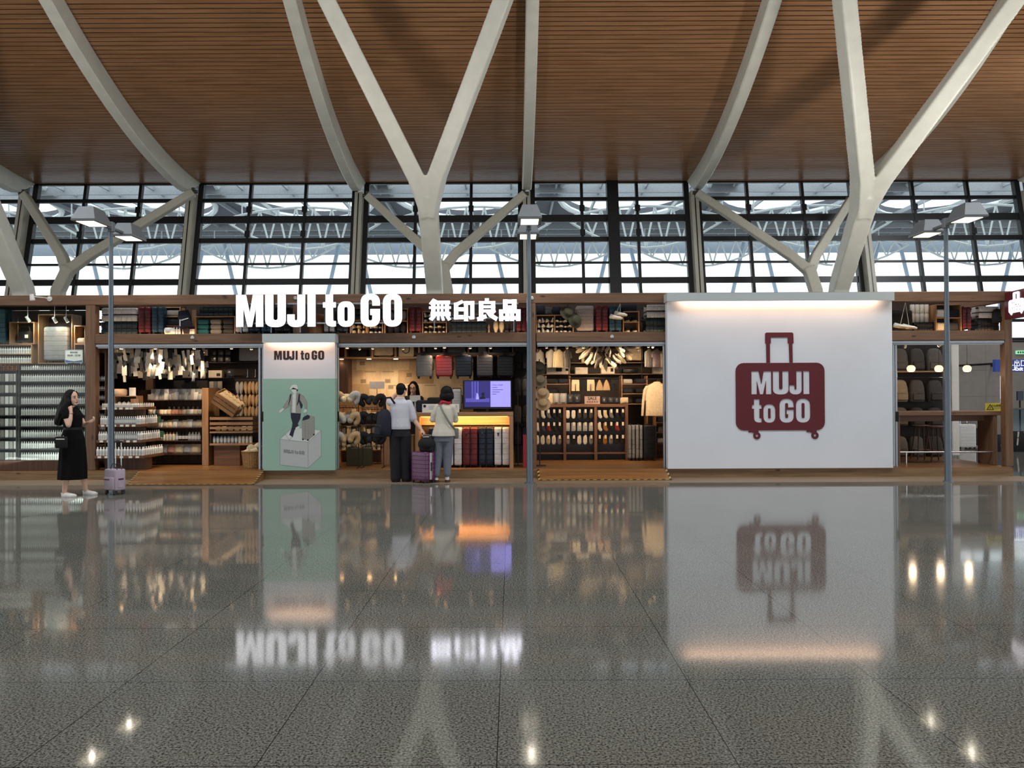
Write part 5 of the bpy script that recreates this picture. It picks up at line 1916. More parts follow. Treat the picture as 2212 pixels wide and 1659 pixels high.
# ------------------------------------------------------------------ the register bay
dN = 17.2
def news_mat():
    m, nt, n, l, p = nmat('pasted_newspaper')
    tc = n.new('ShaderNodeTexCoord')
    sp = n.new('ShaderNodeSeparateXYZ')
    l.new(tc.outputs['Object'], sp.inputs[0])
    def M(op, x, y=None):
        k = n.new('ShaderNodeMath')
        k.operation = op
        for i, v in enumerate((x, y)):
            if v is not None:
                if isinstance(v, (int, float)):
                    k.inputs[i].default_value = v
                else:
                    l.new(v, k.inputs[i])
        return k.outputs[0]
    def cells(w, h, ox, oz):
        """Cell number noise and the place inside a cell of a w by h grid, rows shifted at random."""
        v = M('ADD', M('DIVIDE', sp.outputs['Z'], h), oz)
        row = M('FLOOR', v)
        u = M('ADD', M('ADD', M('DIVIDE', sp.outputs['X'], w), ox), M('MULTIPLY', row, .37))
        cb = n.new('ShaderNodeCombineXYZ')
        l.new(M('FLOOR', u), cb.inputs[0])
        l.new(row, cb.inputs[1])
        wn_ = n.new('ShaderNodeTexWhiteNoise')
        l.new(cb.outputs[0], wn_.inputs['Vector'])
        return wn_.outputs['Value'], M('FRACT', u), M('FRACT', v)
    def band(f, a, c):
        return M('MULTIPLY', M('GREATER_THAN', f, a), M('LESS_THAN', f, c))
    sheet, su, sv = cells(.37, .29, .2, .1)
    pic, pu, pv = cells(.17, .125, .6, .3)
    col, cu, cv = cells(.085, .2, .1, .7)
    r = n.new('ShaderNodeValToRGB')
    r.color_ramp.elements[0].color = lin((168, 142, 104))
    r.color_ramp.elements[1].color = lin((220, 200, 166))
    l.new(sheet, r.inputs[0])
    photo = M('MULTIPLY', M('GREATER_THAN', pic, .88), M('MULTIPLY', band(pu, .2, .85), band(pv, .15, .8)))
    lines = M('MULTIPLY', M('LESS_THAN', M('FRACT', M('DIVIDE', sp.outputs['Z'], .016)), .4), M('MULTIPLY', band(cu, .08, .92), M('GREATER_THAN', col, .35)))
    headl = M('MULTIPLY', band(sv, .84, .93), M('MULTIPLY', band(su, .1, .75), M('GREATER_THAN', sheet, .5)))
    edge = M('LESS_THAN', su, .012)
    dark = M('MAXIMUM', M('MULTIPLY', photo, .62), M('MAXIMUM', M('MULTIPLY', lines, .22), M('MAXIMUM', M('MULTIPLY', headl, .45), M('MULTIPLY', edge, .4))))
    mx = n.new('ShaderNodeMix')
    mx.data_type = 'RGBA'
    l.new(dark, mx.inputs[0])
    l.new(r.outputs[0], mx.inputs[6])
    mx.inputs[7].default_value = lin((40, 34, 30))
    l.new(mx.outputs[2], p.inputs['Base Color'])
    p.inputs['Roughness'].default_value = .8
    return m
b = MB()
b.box(at(751, 820, dN).x, at(1022, 820, dN).x, dN, dN + .06, PZ, 2.49)
structure(b.build('wall_newspaper', news_mat()))
b = MB()
b.box(at(733, 820, 16.8).x, at(752, 820, 16.8).x, 16.8, 17.19, PZ, Zc(771, 16.7, 800) - .037)
tag(b.build('timber_post', WALZ), 'dark timber upright left of the newspaper wall', 'post')
# overhead crates above the newspaper wall
dO = 16.7
zo = Zc(771, dO, 800)
ov = thing('overhead_shelf', 'warm oak overhead shelf above the newspaper wall', 'shelf', (0, 0, 0))
xa, xb = at(727, 760, dO).x, at(912, 760, dO).x
b = MB(); b.box(xa, xb, dO, dN - .004, zo - .035, zo); b.build('shelf_board', OAK, ov)
for x in (727, 744, 802, 852, 903):
    b = MB(); q = at(x, 760, dO).x; b.box(q, q + .04, dO, dN - .004, zo + .0005, 2.499); b.build('divider', OAKZ, ov)
for x in (738, 797, 855):
    q = at(x, 774, dO + .12)
    b = MB(); b.cyl((q.x, dO + .12, zo - .0355), (q.x, dO + .12, zo - .045), .045, None, 14); l_ = b.build('downlight', glow('warm_lamp_glow', (255, 206, 140), 14), ov)
    light('SPOT', 'downlight_beam', (q.x, dO + .12, zo - .06), 30, WARM, (q.x, dO + .35, .8), ov, spot_size=R(120), spot_blend=.9, shadow_soft_size=.05)
put('bolster_case', fold_mesh(.36, .3, .16, C_BLKC), 'dark rounded case on the overhead shelf, left above the newspaper wall', 'case', (at(773, 765, dO).x, dO + .2, zo + .001))
suitcase('beige suitcase on the overhead shelf above the newspaper wall', .40, .24, .26, cmat('beige_hard_shell', (206, 180, 148), .45), (at(827, 765, dO).x, dO + .2, zo + .001))
t = thing('tote_bag', 'cream tote bag with dark handle on the overhead shelf', 'bag', (at(876, 765, dO).x, dO + .18, zo + .001))
link('body', fold_mesh(.32, .2, .22, C_CREAM).copy(), t)
b = MB(); b.tube([(-.07, -.102, .2), (-.06, -.112, .1), (0, -.115, .07), (.06, -.112, .1), (.07, -.102, .2)], .008, 6); b.build('handle', C_BLKC, t, True)
suitcase('red suitcase edge at the left end of the overhead shelf', .09, .24, .24, C_MAR, (at(738.5, 765, dO).x - .02, dO + .2, zo + .001))
# suitcases hung in a row
hb = MB()
hz = Zc(763, 15.6, 1005)
hb.box(at(893, 763, 15.6).x, at(1113, 763, 15.6).x, 15.78, 15.82, hz - .02, hz + .02)
for x in (897, 1003, 1109):
    q = at(x, 763, 15.7).x
    hb.box(q - .01, q + .01, 15.79, 15.81, hz + .02, 2.4995)
tag(hb.build('hanging_bar', DARKM), 'dark bar under the ceiling carrying five hanging suitcases', 'bar')
for i, (x0, x1, m_, nm) in enumerate(((899, 933, C_GREY, 'grey'), (941, 977, C_RED, 'bright red'), (984, 1019, C_NAVY, 'navy'), (1030, 1065, cmat('graphite_hard_shell', (66, 62, 62), .3), 'graphite'), (1074, 1109, C_BLACK, 'black'))):
    t = case_px('%s ribbed suitcase hanging above the counter, %s of five from the left' % (nm, od(i)), x0, x1, 768, 818, 15.35, m_, thick=.22, group='hanging suitcases')
    b = MB(); b.box(-.035, .035, -.006, .006, .40 * 0 + (818 - 768) * 15.35 / F - .01, hz + .02 - t.location.z + .006)
    b.box(-.035, .035, -.006, .345, hz + .0205 - t.location.z, hz + .03 - t.location.z)
    b.build('hanging_strap', C_BLKC, t)
# luggage shelf above, behind the hanging row
dU = 16.55
zu = Zc(766, dU, 1000)
us = thing('overhead_shelf', 'oak overhead shelf of dark suitcases above the television', 'shelf', (0, 0, 0))
xa, xb = at(914, 760, dU).x, at(1110, 760, dU).x
b = MB(); b.box(xa, xb, dU, dU + .4, zu - .03, zu); b.build('shelf_board', OAK, us)
for x in (914, 957, 1010, 1054, 1106):
    b = MB(); q = at(x, 760, dU).x; b.box(q, q + .035, dU, dU + .4, zu + .0005, 2.499); b.build('divider', OAKZ, us)
for x0, x1, m_, nm in ((920, 953, C_DGREY, 'charcoal'), (964, 1005, cmat('graphite_hard_shell', (66, 62, 62), .3), 'graphite'), (1016, 1030, C_BLACK, 'black'), (1032, 1050, C_GREY, 'grey'), (1061, 1103, C_NAVY, 'navy')):
    w = at(x1, 760, dU).x - at(x0, 760, dU).x
    suitcase('%s suitcase on the overhead shelf above the television' % nm, w, .28, .20, m_, (at((x0 + x1) / 2, 760, dU).x, dU + .2, zu + .001))
for i, x in enumerate((941, 1016, 1060)):
    p = at(x, 752, 15.25)
    track_spot('pale track spotlight above the hanging suitcases, %s from the left' % od(i), (p.x, 15.25, 2.40), (p.x - .1, 16.0, 1.4), 9)
for x, lb in ((776, 'left'), (870, 'right')):
    p = at(x, 757, 15.6)
    track_spot('track spotlight before the overhead shelf, the %s one of two' % lb, (p.x, 15.6, 2.40), (p.x, 16.9, 1.2), 16)

# register counter
ct = thing('register_counter', 'long oak counter with glowing open front and suitcases beneath', 'counter', (0, 0, 0))
dK = 14.88
xa, xb = at(897, 950, dK).x, at(1109, 950, dK).x
zk = Zc(891, dK, 1000)
b = MB(); b.box(xa, xb, dK, dK + .75, zk - .07, zk, .004); b.build('counter_top', OAK, ct)
for q in (xa, xb - .07):
    b = MB(); b.box(q, q + .07, dK + .001, dK + .75, PZ + .001, zk - .071); b.build('side_panel', OAKZ, ct)
b = MB(); b.box(xa + .071, xb - .071, dK + .45, dK + .47, PZ + .001, zk - .20); b.build('back_panel', WALN, ct)
b = MB(); b.box(xa + .071, xb - .071, dK + .40, dK + .42, zk - .24, zk - .071); b.build('lit_panel', OAK, ct)
b = MB(); b.box(xa + .1, xb - .1, dK + .06, dK + .08, zk - .085, zk - .072); b.build('lamp_strip', glow('orange_strip_glow', (255, 176, 80), 3), ct)
light('AREA', 'strip_light', ((xa + xb) / 2, dK + .12, zk - .09), 16, (1, .55, .18), ((xa + xb) / 2, dK + .4, zk - .3), ct, shape='RECTANGLE', size=1.5, size_y=.05)
# suitcases under it, seams towards the hall
for x0, x1, m_, nm in ((925, 958, C_NAVY, 'navy'), (962, 998, C_WSH, 'white'), (999, 1032, C_MAR, 'maroon'), (1033, 1066, C_NAVY, 'navy'), (1067, 1101, C_WSH, 'white')):
    d_ = 15.0
    w = (x1 - x0 - 1) * d_ / F
    c = at((x0 + x1) / 2, 950, d_)
    suitcase('%s suitcase under the counter, %s' % (nm, {925: 'behind the standing woman', 962: 'second visible from the left', 999: 'beside the two white ones', 1033: 'between maroon and white ones', 1067: 'at the right end'}[x0]), .30, w, .725, m_, (c.x, d_ + .15, PZ + .001), R(-90), group='suitcases under the counter', tag_=x0 in (999, 1033, 1067))
# things on the counter
for i, (x, h, w) in enumerate(((912, .22, .30), (934, .27, .32), (952, .2, .26))):
    put('folded_cloth', fold_mesh(w, .3, h, [C_NAVYC, C_BLKC, C_NAVYC][i]), 'dark navy heap of clothes on the counter, %s from the left' % od(i), 'cloth', (at(x, 880, dK).x + .03 * i, dK + .5, zk + .001), group='dark clothes on the counter')
t = thing('counter_sign', 'long white card sign on the counter with a round black mark', 'sign', (0, 0, 0))
p0, p1 = at(912, 891, dK + .1), at(992, 873, dK + .1)
b = MB(); b.box(p0.x, p1.x, dK + .1, dK + .108, zk + .001, zk + .155); b.box(p0.x + .1, p0.x + .2, dK + .108, dK + .2, zk + .001, zk + .006); b.build('card', C_WHITE, t)
b = MB(); b.cyl((p0.x + .045, dK + .0995, zk + .115), (p0.x + .045, dK + .098, zk + .115), .026, None, 20); b.build('printed_mark', INK, t)
b = MB()
for k in range(3):
    b.box(p0.x + .12, p0.x + .30, dK + .0985, dK + .0995, zk + .11 - .025 * k, zk + .117 - .025 * k)
    b.box(p1.x - .1, p1.x - .04, dK + .0985, dK + .0995, zk + .11 - .03 * k, zk + .12 - .03 * k)
b.build('printed_lines', LINEI, t)
suitcase('light grey ribbed suitcase standing on the counter left of the television', .17, .26, .42, C_LGREY, (at(986, 880, dK + .3).x, dK + .45, zk + .001))
b = MB(); b.box(-.09, .09, 0, .012, 0, .10); b.box(-.06, .06, .012, .1, 0, .008)
# television
tv = thing('television', 'black television on the counter showing a blue-violet screen', 'television', (0, 0, 0))
dT = dK + .22
p0, p1 = at(1000, 884, dT), at(1105, 821, dT)
b = MB(); b.box(p0.x, p1.x, dT, dT + .05, p0.z, p1.z, .006); b.build('case', BLACK, tv)
xs_ = at(1059.5, 850, dT).x
b = MB(); b.box(p0.x + .03, xs_, dT - .002, dT - .0005, p0.z + .04, p1.z - .018); b.build('screen_picture', glow('dusk_blue_screen', (44, 40, 104), .8), tv)
b = MB(); b.box(xs_, p1.x - .018, dT - .002, dT - .0005, p0.z + .04, p1.z - .018); b.build('screen_text_page', glow('lavender_screen', (142, 136, 232), .95), tv)
b = MB()
for k in range(3):
    b.box(p0.x + .16 + .05 * k, p0.x + .19 + .05 * k, dT - .0035, dT - .0022, p0.z + .2, p1.z - .02)
b.box(p0.x + .05, xs_ - .02, dT - .0035, dT - .0022, p0.z + .13, p0.z + .2)
b.build('screen_curtain', glow('blue_curtain_glow', (78, 74, 160), .8), tv)
b = MB()
b.prism([(p0.x + .24, p0.z + .18), (p0.x + .3, p0.z + .18), (p0.x + .28, p0.z + .28), (p0.x + .25, p0.z + .3)], dT - .005, dT - .0037)
b.build('screen_pillow', glow('pale_lavender_glow', (150, 146, 220), .8), tv)
b = MB(); b.ball((p0.x + .37, dT - .004, p0.z + .275), (.03, .001, .032), 12, 6); b.prism([(p0.x + .28, p0.z + .18), (p0.x + .42, p0.z + .19), (p0.x + .38, p0.z + .25), (p0.x + .33, p0.z + .22)], dT - .005, dT - .0037); b.build('screen_figure', glow('ink_blue_glow', (16, 14, 40), .8), tv)
link('screen_lettering', text_mesh('screen_lettering', 'What is MUJI?', .034, .001, INK, 'LEFT'), tv, (xs_ + .03, dT - .003, p1.z - .09))
b = MB()
for k, wd in enumerate((.1, .2, .14, .08)):
    b.box(xs_ + .03, xs_ + .03 + wd, dT - .0035, dT - .0022, p1.z - .14 - .04 * k, p1.z - .132 - .04 * k)
b.build('screen_lines', INK, tv)
b = MB(); b.box(-.02 + (p0.x + p1.x) / 2, (p0.x + p1.x) / 2 + .02, dT + .02, dT + .04, zk + .012, p0.z + .02); b.box((p0.x + p1.x) / 2 - .2, (p0.x + p1.x) / 2 + .2, dT - .06, dT + .1, zk + .001, zk + .013, .004); b.build('stand', BLACK, tv)

# left of the counter: low desk, neck pillow racks, small sign
dk = 15.6
b = MB()
xa2, xb2 = at(826, 950, dk).x, at(893, 950, dk).x
b.box(xa2, xb2, dk, dk + .3, PZ + .001, Zc(940, dk, 860), .004)
tag(b.build('low_cabinet', OAKZ), 'low oak cabinet behind the standing man', 'cabinet')
def rack(label, x, d, y0, tiers, dark=False):
    p = at(x, 980, d)
    t = thing('wire_rack', label, 'rack', (p.x, d, PZ))
    hgt = Zc(y0, d, x) - PZ
    for sx in (-1, 1):
        b = MB(); b.tube([(sx * .19, .02, .001), (sx * .19, .02, hgt)], .008, 8); b.build('upright', WIRE, t, True)
        b = MB(); b.tube([(sx * .19, -.16, .012), (sx * .19, .2, .012)], .010, 8); b.build('foot', WIRE, t, True)
    zs = []
    for y in tiers:
        z = Zc(y, d, x) - PZ
        b = MB()
        for q in range(7):
            b.tube([(-.18 + .06 * q, .02, z), (-.18 + .06 * q, -.16, z - .02), (-.18 + .06 * q, -.19, z + .04)], .004, 5)
        b.tube([(-.2, -.19, z + .04), (.2, -.19, z + .04)], .005, 5)
        b.tube([(-.2, .02, z), (.2, .02, z)], .006, 5)
        b.build('wire_basket', WIRE, t, True)
        zs.append(z + PZ)
    return t, p.x, zs
def neck_pillow(m):
    def f():
        b = MB()
        pts = [(.062 * sin(a), 0, .085 * cos(a)) for a in [-2.8 + 5.6 * k / 18 for k in range(19)]]
        rs = [.046 + .013 * sin(pi * k / 18) for k in range(19)]
        rs[0] = rs[-1] = .022
        b.tube(pts, rs, 12)
        return b.mesh('neck_pillow', m, True)
    return cached(('np', m.name), f)
t, px, zs = rack('wire rack of tan neck pillows at the left of the register bay', 752, 15.05, 850, [880, 924, 966])
tn = ['top', 'middle', 'lowest']
for k, z in enumerate(zs):
    for i in range(3):
        m_ = [C_TAN, C_CREAM, C_LGRYC, C_TAN][(i + k) % 4]
        put('neck_pillow', neck_pillow(m_), '%s neck pillow, left wire rack, %s tier, %s from left' % ({C_TAN: 'tan', C_CREAM: 'cream', C_LGRYC: 'pale grey'}[m_], tn[k], od(i)), 'pillow', (px - .14 + .14 * i, 15.05 - .11, z + .16), (R(-70 if i % 2 else 12), R(25 * (i - 1)), R(12 * i)), (1.05, 1.05, 1.05), group='tan neck pillows')
t, px, zs = rack('wire rack of black neck pillows, beside the standing man', 806, 15.1, 850, [884, 922, 965])
for k, z in enumerate(zs):
    for i in range(3):
        put('neck_pillow', neck_pillow(C_BLKC), 'black neck pillow, right wire rack, %s tier, %s from left' % (tn[k], od(i)), 'pillow', (px - .14 + .14 * i, 15.1 - .11, z + .155), (R(-60 if i % 2 else 15), R(25 * (i - 1)), R(12 * i)), group='black neck pillows')
b = MB(); b.box(-.14, .14, 0, .01, .0, .14); b.tube([(0, .006, 0), (0, .006, -.53)], .006, 6); b.lathe((0, .006, -.5345), [(.05, 0), (.05, .005)], 12)
zf = Zc(840, 15.9, 814)
tsig = thing('card_sign', 'blank pale grey card sign above the black neck pillows', 'sign', (at(814, 840, 15.9).x, 15.9, zf))
b.mesh('x', C_WHITE)
b = MB(); b.box(-.145, .145, 0, .008, 0, .145); b.build('card', cmat('pale_grey_card', (168, 168, 176), .6), tsig)
b = MB(); b.tube([(0, .0085 + .006, .1), (0, .0145, PZ + .012 - zf)], .006, 6); b.build('rod', WIRE, tsig)
b = MB(); b.lathe((0, .0145, PZ + .001 - zf), [(.09, 0), (.09, .008), (.02, .012)], 16); b.build('foot', WIRE, tsig)
b = MB(); b.box(at(748, 990, 15.5).x, at(800, 990, 15.5).x, 15.5, 15.8, PZ + .001, Zc(968, 15.5, 774), .01)
tag(b.build('storage_box', C_OLIVE), 'dark olive storage box on the floor behind the neck pillow racks', 'box')
t, xa, xb, zs = shelf_unit('display_shelf', 'warm-lit low shelf of small goods behind the neck pillow racks', 733, 826, [902, 938, 972], 16.2, .35, OAK, top=Zc(860, 16.2, 780), sides=True)
for k, z in enumerate(zs):
    for i in range(8):
        put('small_carton', box_mesh(.07, .1, .1 + .03 * ((i + k) % 3), [C_CARD, C_GRYC, C_CREAM][(i + k) % 3]), '%s carton on the warm-lit low shelf, %s shelf, %s from left' % (['cream-white', 'grey', 'beige'][(i + k) % 3], ['top', 'middle', 'bottom'][k], od(i)), 'carton', (xa + .08 + (xb - xa - .16) * i / 7, 16.27, z + .001), group='cartons on the low shelf')
# dark bags on the right wall of the bay
pn = MB(); pn.box(at(1112, 850, 16.0).x, at(1150, 850, 16.0).x, 16.0, 16.05, PZ, 2.49)
structure(pn.build('wall_bag_panel', mat('near_black_panel', (30, 26, 24), .7)))
k = 0
for r_, y in enumerate((800, 858, 915, 962)):
    for c_, x in enumerate((1118, 1135)):
        p = at(x, y, 15.84)
        t = backpack('black backpack on the dark panel left of the middle post, %s row, %s' % (['top', 'second', 'third', 'lowest'][r_], ['left', 'right'][c_]), (p.x, 15.86, p.z), [C_BLKC, C_NAVYC, C_DGREY][(r_ + c_) % 3], 1, 0, .40, .26 if c_ else .26, group='bags on the dark panel')
        t.scale = (.62, .9, .9)
q = at(1134.5, 1009, 14.95)
b = MB(); b.box(at(1130, 980, 14.95).x, at(1139, 980, 14.95).x, 14.95, 15.2, PZ + .001, Zc(940, 14.95, 1134), .004)
tag(b.build('red_bin', cmat('red_plastic', (170, 28, 40), .4)), 'narrow red box standing left of the middle post', 'box')
b = MB(); b.tube([(0, 0, .012), (0, 0, Zc(846, 15.4, 1121) - PZ)], .008, 8); b.lathe((0, 0, .001), [(.09, 0), (.09, .01), (.02, .014)], 16)
put('display_stand', b.mesh('display_stand', WIRE, True), 'thin dark display stand left of the middle post', 'stand', (at(1119, 980, 15.4).x, 15.4, PZ))

# ------------------------------------------------------------------ the sock bay
dS = 16.55
t = thing('sock_rack', 'long oak-framed rack of socks, three bays wide', 'rack', (0, 0, 0))
ztop = Zc(873, dS, 1260)
xa, xb = at(1157, 930, dS).x, at(1357, 930, dS).x
b = MB(); b.box(xa, xb, dS, dS + .5, ztop - .06, ztop, .004); b.build('rack_top', TB, t)
for x in (1154, 1217, 1284, 1351):
    b = MB(); q = at(x, 930, dS).x; b.box(q, q + .055, dS + .001, dS + .5, PZ + .001, ztop - .061); b.build('upright', wood('brown_upright', (120, 82, 56), (92, 60, 40), 'Z', .5, False), t)
b = MB(); b.box(xa, xb, dS + .01, dS + .48, Zc(978, dS, 1260) - .025, Zc(978, dS, 1260)); b.build('shelf_board', TB, t)
b = MB(); b.box(xa, xb, dS + .22, dS + .24, PZ + .001, ztop - .07); b.build('back_panel', BLACK, t)
SOC = {'w': cmat('white_sock', (216, 208, 194), .9), 'g': cmat('grey_sock', (112, 108, 108), .9), 'k': C_BLKC, 'n': cmat('navy_sock', (58, 56, 78), .9), 'r': cmat('red_sock', (128, 30, 34), .9), 'c': cmat('cream_sock', (204, 184, 150), .9), 'y': cmat('mustard_sock', (150, 98, 34), .9), 'd': C_DGREY, 's': C_PLASTIC, 'b': cmat('beige_sock', (178, 160, 134), .9)}
SN = {'w': 'white', 'g': 'grey', 'k': 'black', 'n': 'navy', 'r': 'red', 'c': 'cream', 'y': 'mustard', 'd': 'charcoal', 's': 'shiny packed', 'b': 'beige'}
def sock_mesh(m, kind):
    def f():
        b = MB()
        if kind == 0:      # hanging ankle sock with foot
            b.tube([(0, 0, 0), (0, 0, -.06), (.006, 0, -.11), (.028, 0, -.135), (.05, 0, -.15)], [.034, .035, .038, .034, .018], 10, True, .45)
        else:              # flat footlet
            b.tube([(0, 0, 0), (0, 0, -.03), (0, 0, -.12), (0, 0, -.155), (0, 0, -.168)], [.03, .04, .042, .032, .012], 12, True, .35)
        return b.mesh('sock', m, True)
    return cached(('sock', m.name, kind), f)
rows = [('gwgkk', 'wwddd', 'wcgkk'), ('wnrkk', 'sssss', 'wykrk'), ('wwbwg', 'gkwwg', 'kygkk')]
for r_, y in enumerate((884, 912, 940)):
    rodz = Zc(y, dS, 1260)
    for c_, (x0, x1) in enumerate(((1160, 1208), (1226, 1276), (1294, 1344))):
        b = MB(); b.tube([(at(x0 - 4, y, dS + .1).x, dS + .215, rodz + .004), (at(x1 + 6, y, dS + .1).x, dS + .215, rodz + .004)], .005, 6); b.build('rod', DARKM, t)
        for i in range(5):
            x = at(x0 + (x1 - x0) * i / 4, y, dS + .1).x
            k = rows[r_][c_][i]
            o = thing('sock_pack', '%s sock pack, %s bay of the sock rack, %s row, %s from left' % (SN[k], ['left', 'middle', 'right'][c_], ['top', 'middle', 'lowest'][r_], od(i)), 'socks', (x, dS + .06, rodz - .012), None, 'sock packs')
            kind = 1 if (r_ == 2 or (r_ == 0 and c_ == 1)) else 0
            if k == 's':
                link('packet', pouch_mesh(.085, .17, .03, C_PLASTIC), o, (0, 0, -.17))
            else:
                link('sock', sock_mesh(SOC[k], kind), o, (0, 0, -.01))
            if not (r_ == 0 and i < 2) and not (k == 's' and i == 0):
                b = MB(); b.box(-.02, .02, -.026, -.023, -.06, .01)
                link('price_tag', cached('stag', lambda: b.mesh('price_tag', C_CARD)), o, (.008, 0, 0))
            b = MB(); b.tube([(0, 0, -.012), (0, 0, .014), (0, .15, .014)], .0025, 5)
            link('hook', cached('shook', lambda: b.mesh('hook', WIRE)), o)
# goods on top of the rack
zr = ztop + .001
for i, (x, w, h, m_) in enumerate(((1187, .14, .22, C_CREAM), (1202, .13, .22, C_PLASTIC), (1217, .14, .22, C_PLASTIC), (1232, .14, .20, C_DPACK), (1247, .14, .20, C_DPACK), (1306, .13, .14, C_DPACK), (1320, .13, .14, C_DPACK), (1333, .12, .14, C_DPACK), (1349, .16, .13, C_CREAM))):
    put('folded_pack', pouch_mesh(w, h, .12, m_), '%s standing pack on top of the sock rack, %s from the left' % ({C_CREAM: 'cream', C_PLASTIC: 'shiny grey', C_DPACK: 'dark glossy'}[m_], od(i)), 'pack', (at(x, 860, dS + .15).x, dS + .18, zr), (R(-4), 0, 0), group='packs on the sock rack')
t = thing('price_sign', 'grey-pink sale sign with dark lettering on top of the sock rack', 'sign', (0, 0, 0))
p0, p1 = at(1263, 873, dS + .04), at(1296, 857, dS + .04)
b = MB(); b.box(p0.x, p1.x, dS + .04, dS + .05, zr, zr + .155); b.box(p0.x + .05, p1.x - .05, dS + .05, dS + .1, zr, zr + .006); b.build('card', cmat('dusty_pink_card', (176, 152, 142), .6), t)
link('lettering', text_mesh('lettering', 'SALE', .085, .002, INK, bold=.002), t, ((p0.x + p1.x) / 2, dS + .0385, zr + .11))
b = MB()
for k in range(5):
    b.box(p0.x + .04 + .048 * k, p0.x + .075 + .048 * k, dS + .0375, dS + .0395, zr + .025, zr + .062)
b.build('small_print', cmat('grey_red_ink', (130, 92, 88)), t)
for i, (x, r_) in enumerate(((1262, 0), (1276, 1), (1288, 0))):
    pass
# rear shelving of the sock bay
dW = 17.6
t, xa, xb, zs = shelf_unit('rear_shelf', 'oak-edged rear wall shelf with white boxes behind the sock rack', 1160, 1442, [783, 807.5], dW, .4, OAK, top=2.495, back=False)
b = MB(); b.box(xa, xb, dW + .41, dW + .44, PZ, 2.49); structure(b.build('wall_sock_back', WALN))
for x0, x1, h, nm, pic in ((1181, 1231, .18, 'large white box with a suitcase picture on the rear shelf', 1), (1243, 1270, .14, 'small white box on the rear shelf left of the shoe cluster', 0), (1299, 1328, .15, 'white box on the rear shelf under the shoe cluster', 2), (1412, 1438, .15, 'white box at the right end of the rear shelf', 0)):
    a, c = at(x0, 800, dW), at(x1, 800, dW)
    t2 = thing('carton', nm, 'carton', ((a.x + c.x) / 2, dW + .02, zs[1] + .0005))
    w = c.x - a.x
    link('body', box_mesh(w, .2, h, C_CARD, 'body'), t2, (0, .1, 0))
    if pic:
        b = MB()
        if pic == 1:
            b.box(-w * .1, w * .16, -.0015, -.0002, h * .3, h * .75); b.box(w * .32, w * .43, -.0015, -.0002, h * .35, h * .65)
        else:
            b.box(w * .2, w * .4, -.0015, -.0002, h * .3, h * .8)
        b.build('printed_picture', C_NAVYC, t2)
    b = MB()
    for k in range(3):
        b.box(-w * .44, -w * .15, -.0015, -.0002, h * (.8 - .12 * k), h * (.83 - .12 * k))
    b.build('printed_lines', LINEI, t2)
put('black_tray', fold_mesh(.34, .25, .12, C_BLACK), 'black tray box on the rear shelf right of the shoe cluster', 'box', (at(1363, 800, dW).x, dW + .15, zs[1] + .0005))
suitcase('cream suitcase on the upper rear shelf right of the shoe cluster', .34, .24, .36, cmat('cream_hard_shell', (206, 184, 150), .5), (at(1372, 780, dW).x, dW + .15, zs[0] + .0005))
for i, x in enumerate((1186, 1206, 1226)):
    put('dark_case', fold_mesh(.18, .2, .11, C_BLKC), 'dark folded case on the upper rear shelf, %s from the left' % od(i), 'case', (at(x, 780, dW).x, dW + .15, zs[0] + .0005), group='dark cases on the upper rear shelf')
for i, x in enumerate((1260, 1272)):
    put('small_carton', box_mesh(.06, .06, .10, C_CREAM), 'small cream carton on the upper rear shelf, %s from the left' % od(i), 'carton', (at(x, 780, dW).x, dW + .1, zs[0] + .0005), group='cream cartons')
# small side shelves with folded clothes
for nm, x0, x1, ys in (('left side shelf of dark folded clothes behind the sock rack', 1178, 1232, [829, 852]), ('right side shelf of folded clothes behind the sock rack', 1342, 1399, [829, 850, 872])):
    t2, xa, xb, zz = shelf_unit('side_shelf', nm, x0, x1, ys, 17.15, .35, OAK, top=Zc(812, 17.15, x0), back=False)
    for k, z in enumerate(zz):
        for i in range(2):
            m_ = C_NAVYC if 'left' in nm or (k, i) != (0, 0) else C_LGRYC
            put('folded_cloth', fold_mesh(.2, .26, .10, m_ if (k + i) % 2 or m_ is C_LGRYC else C_BLKC), 'folded garment on the %s side shelf, %s shelf, %s' % ('left' if 'left' in nm else 'right', od(k), ['left pile', 'right pile'][i]), 'garment', (xa + .14 + (xb - xa - .28) * i, 17.32, z + .0005), group='folded garments')
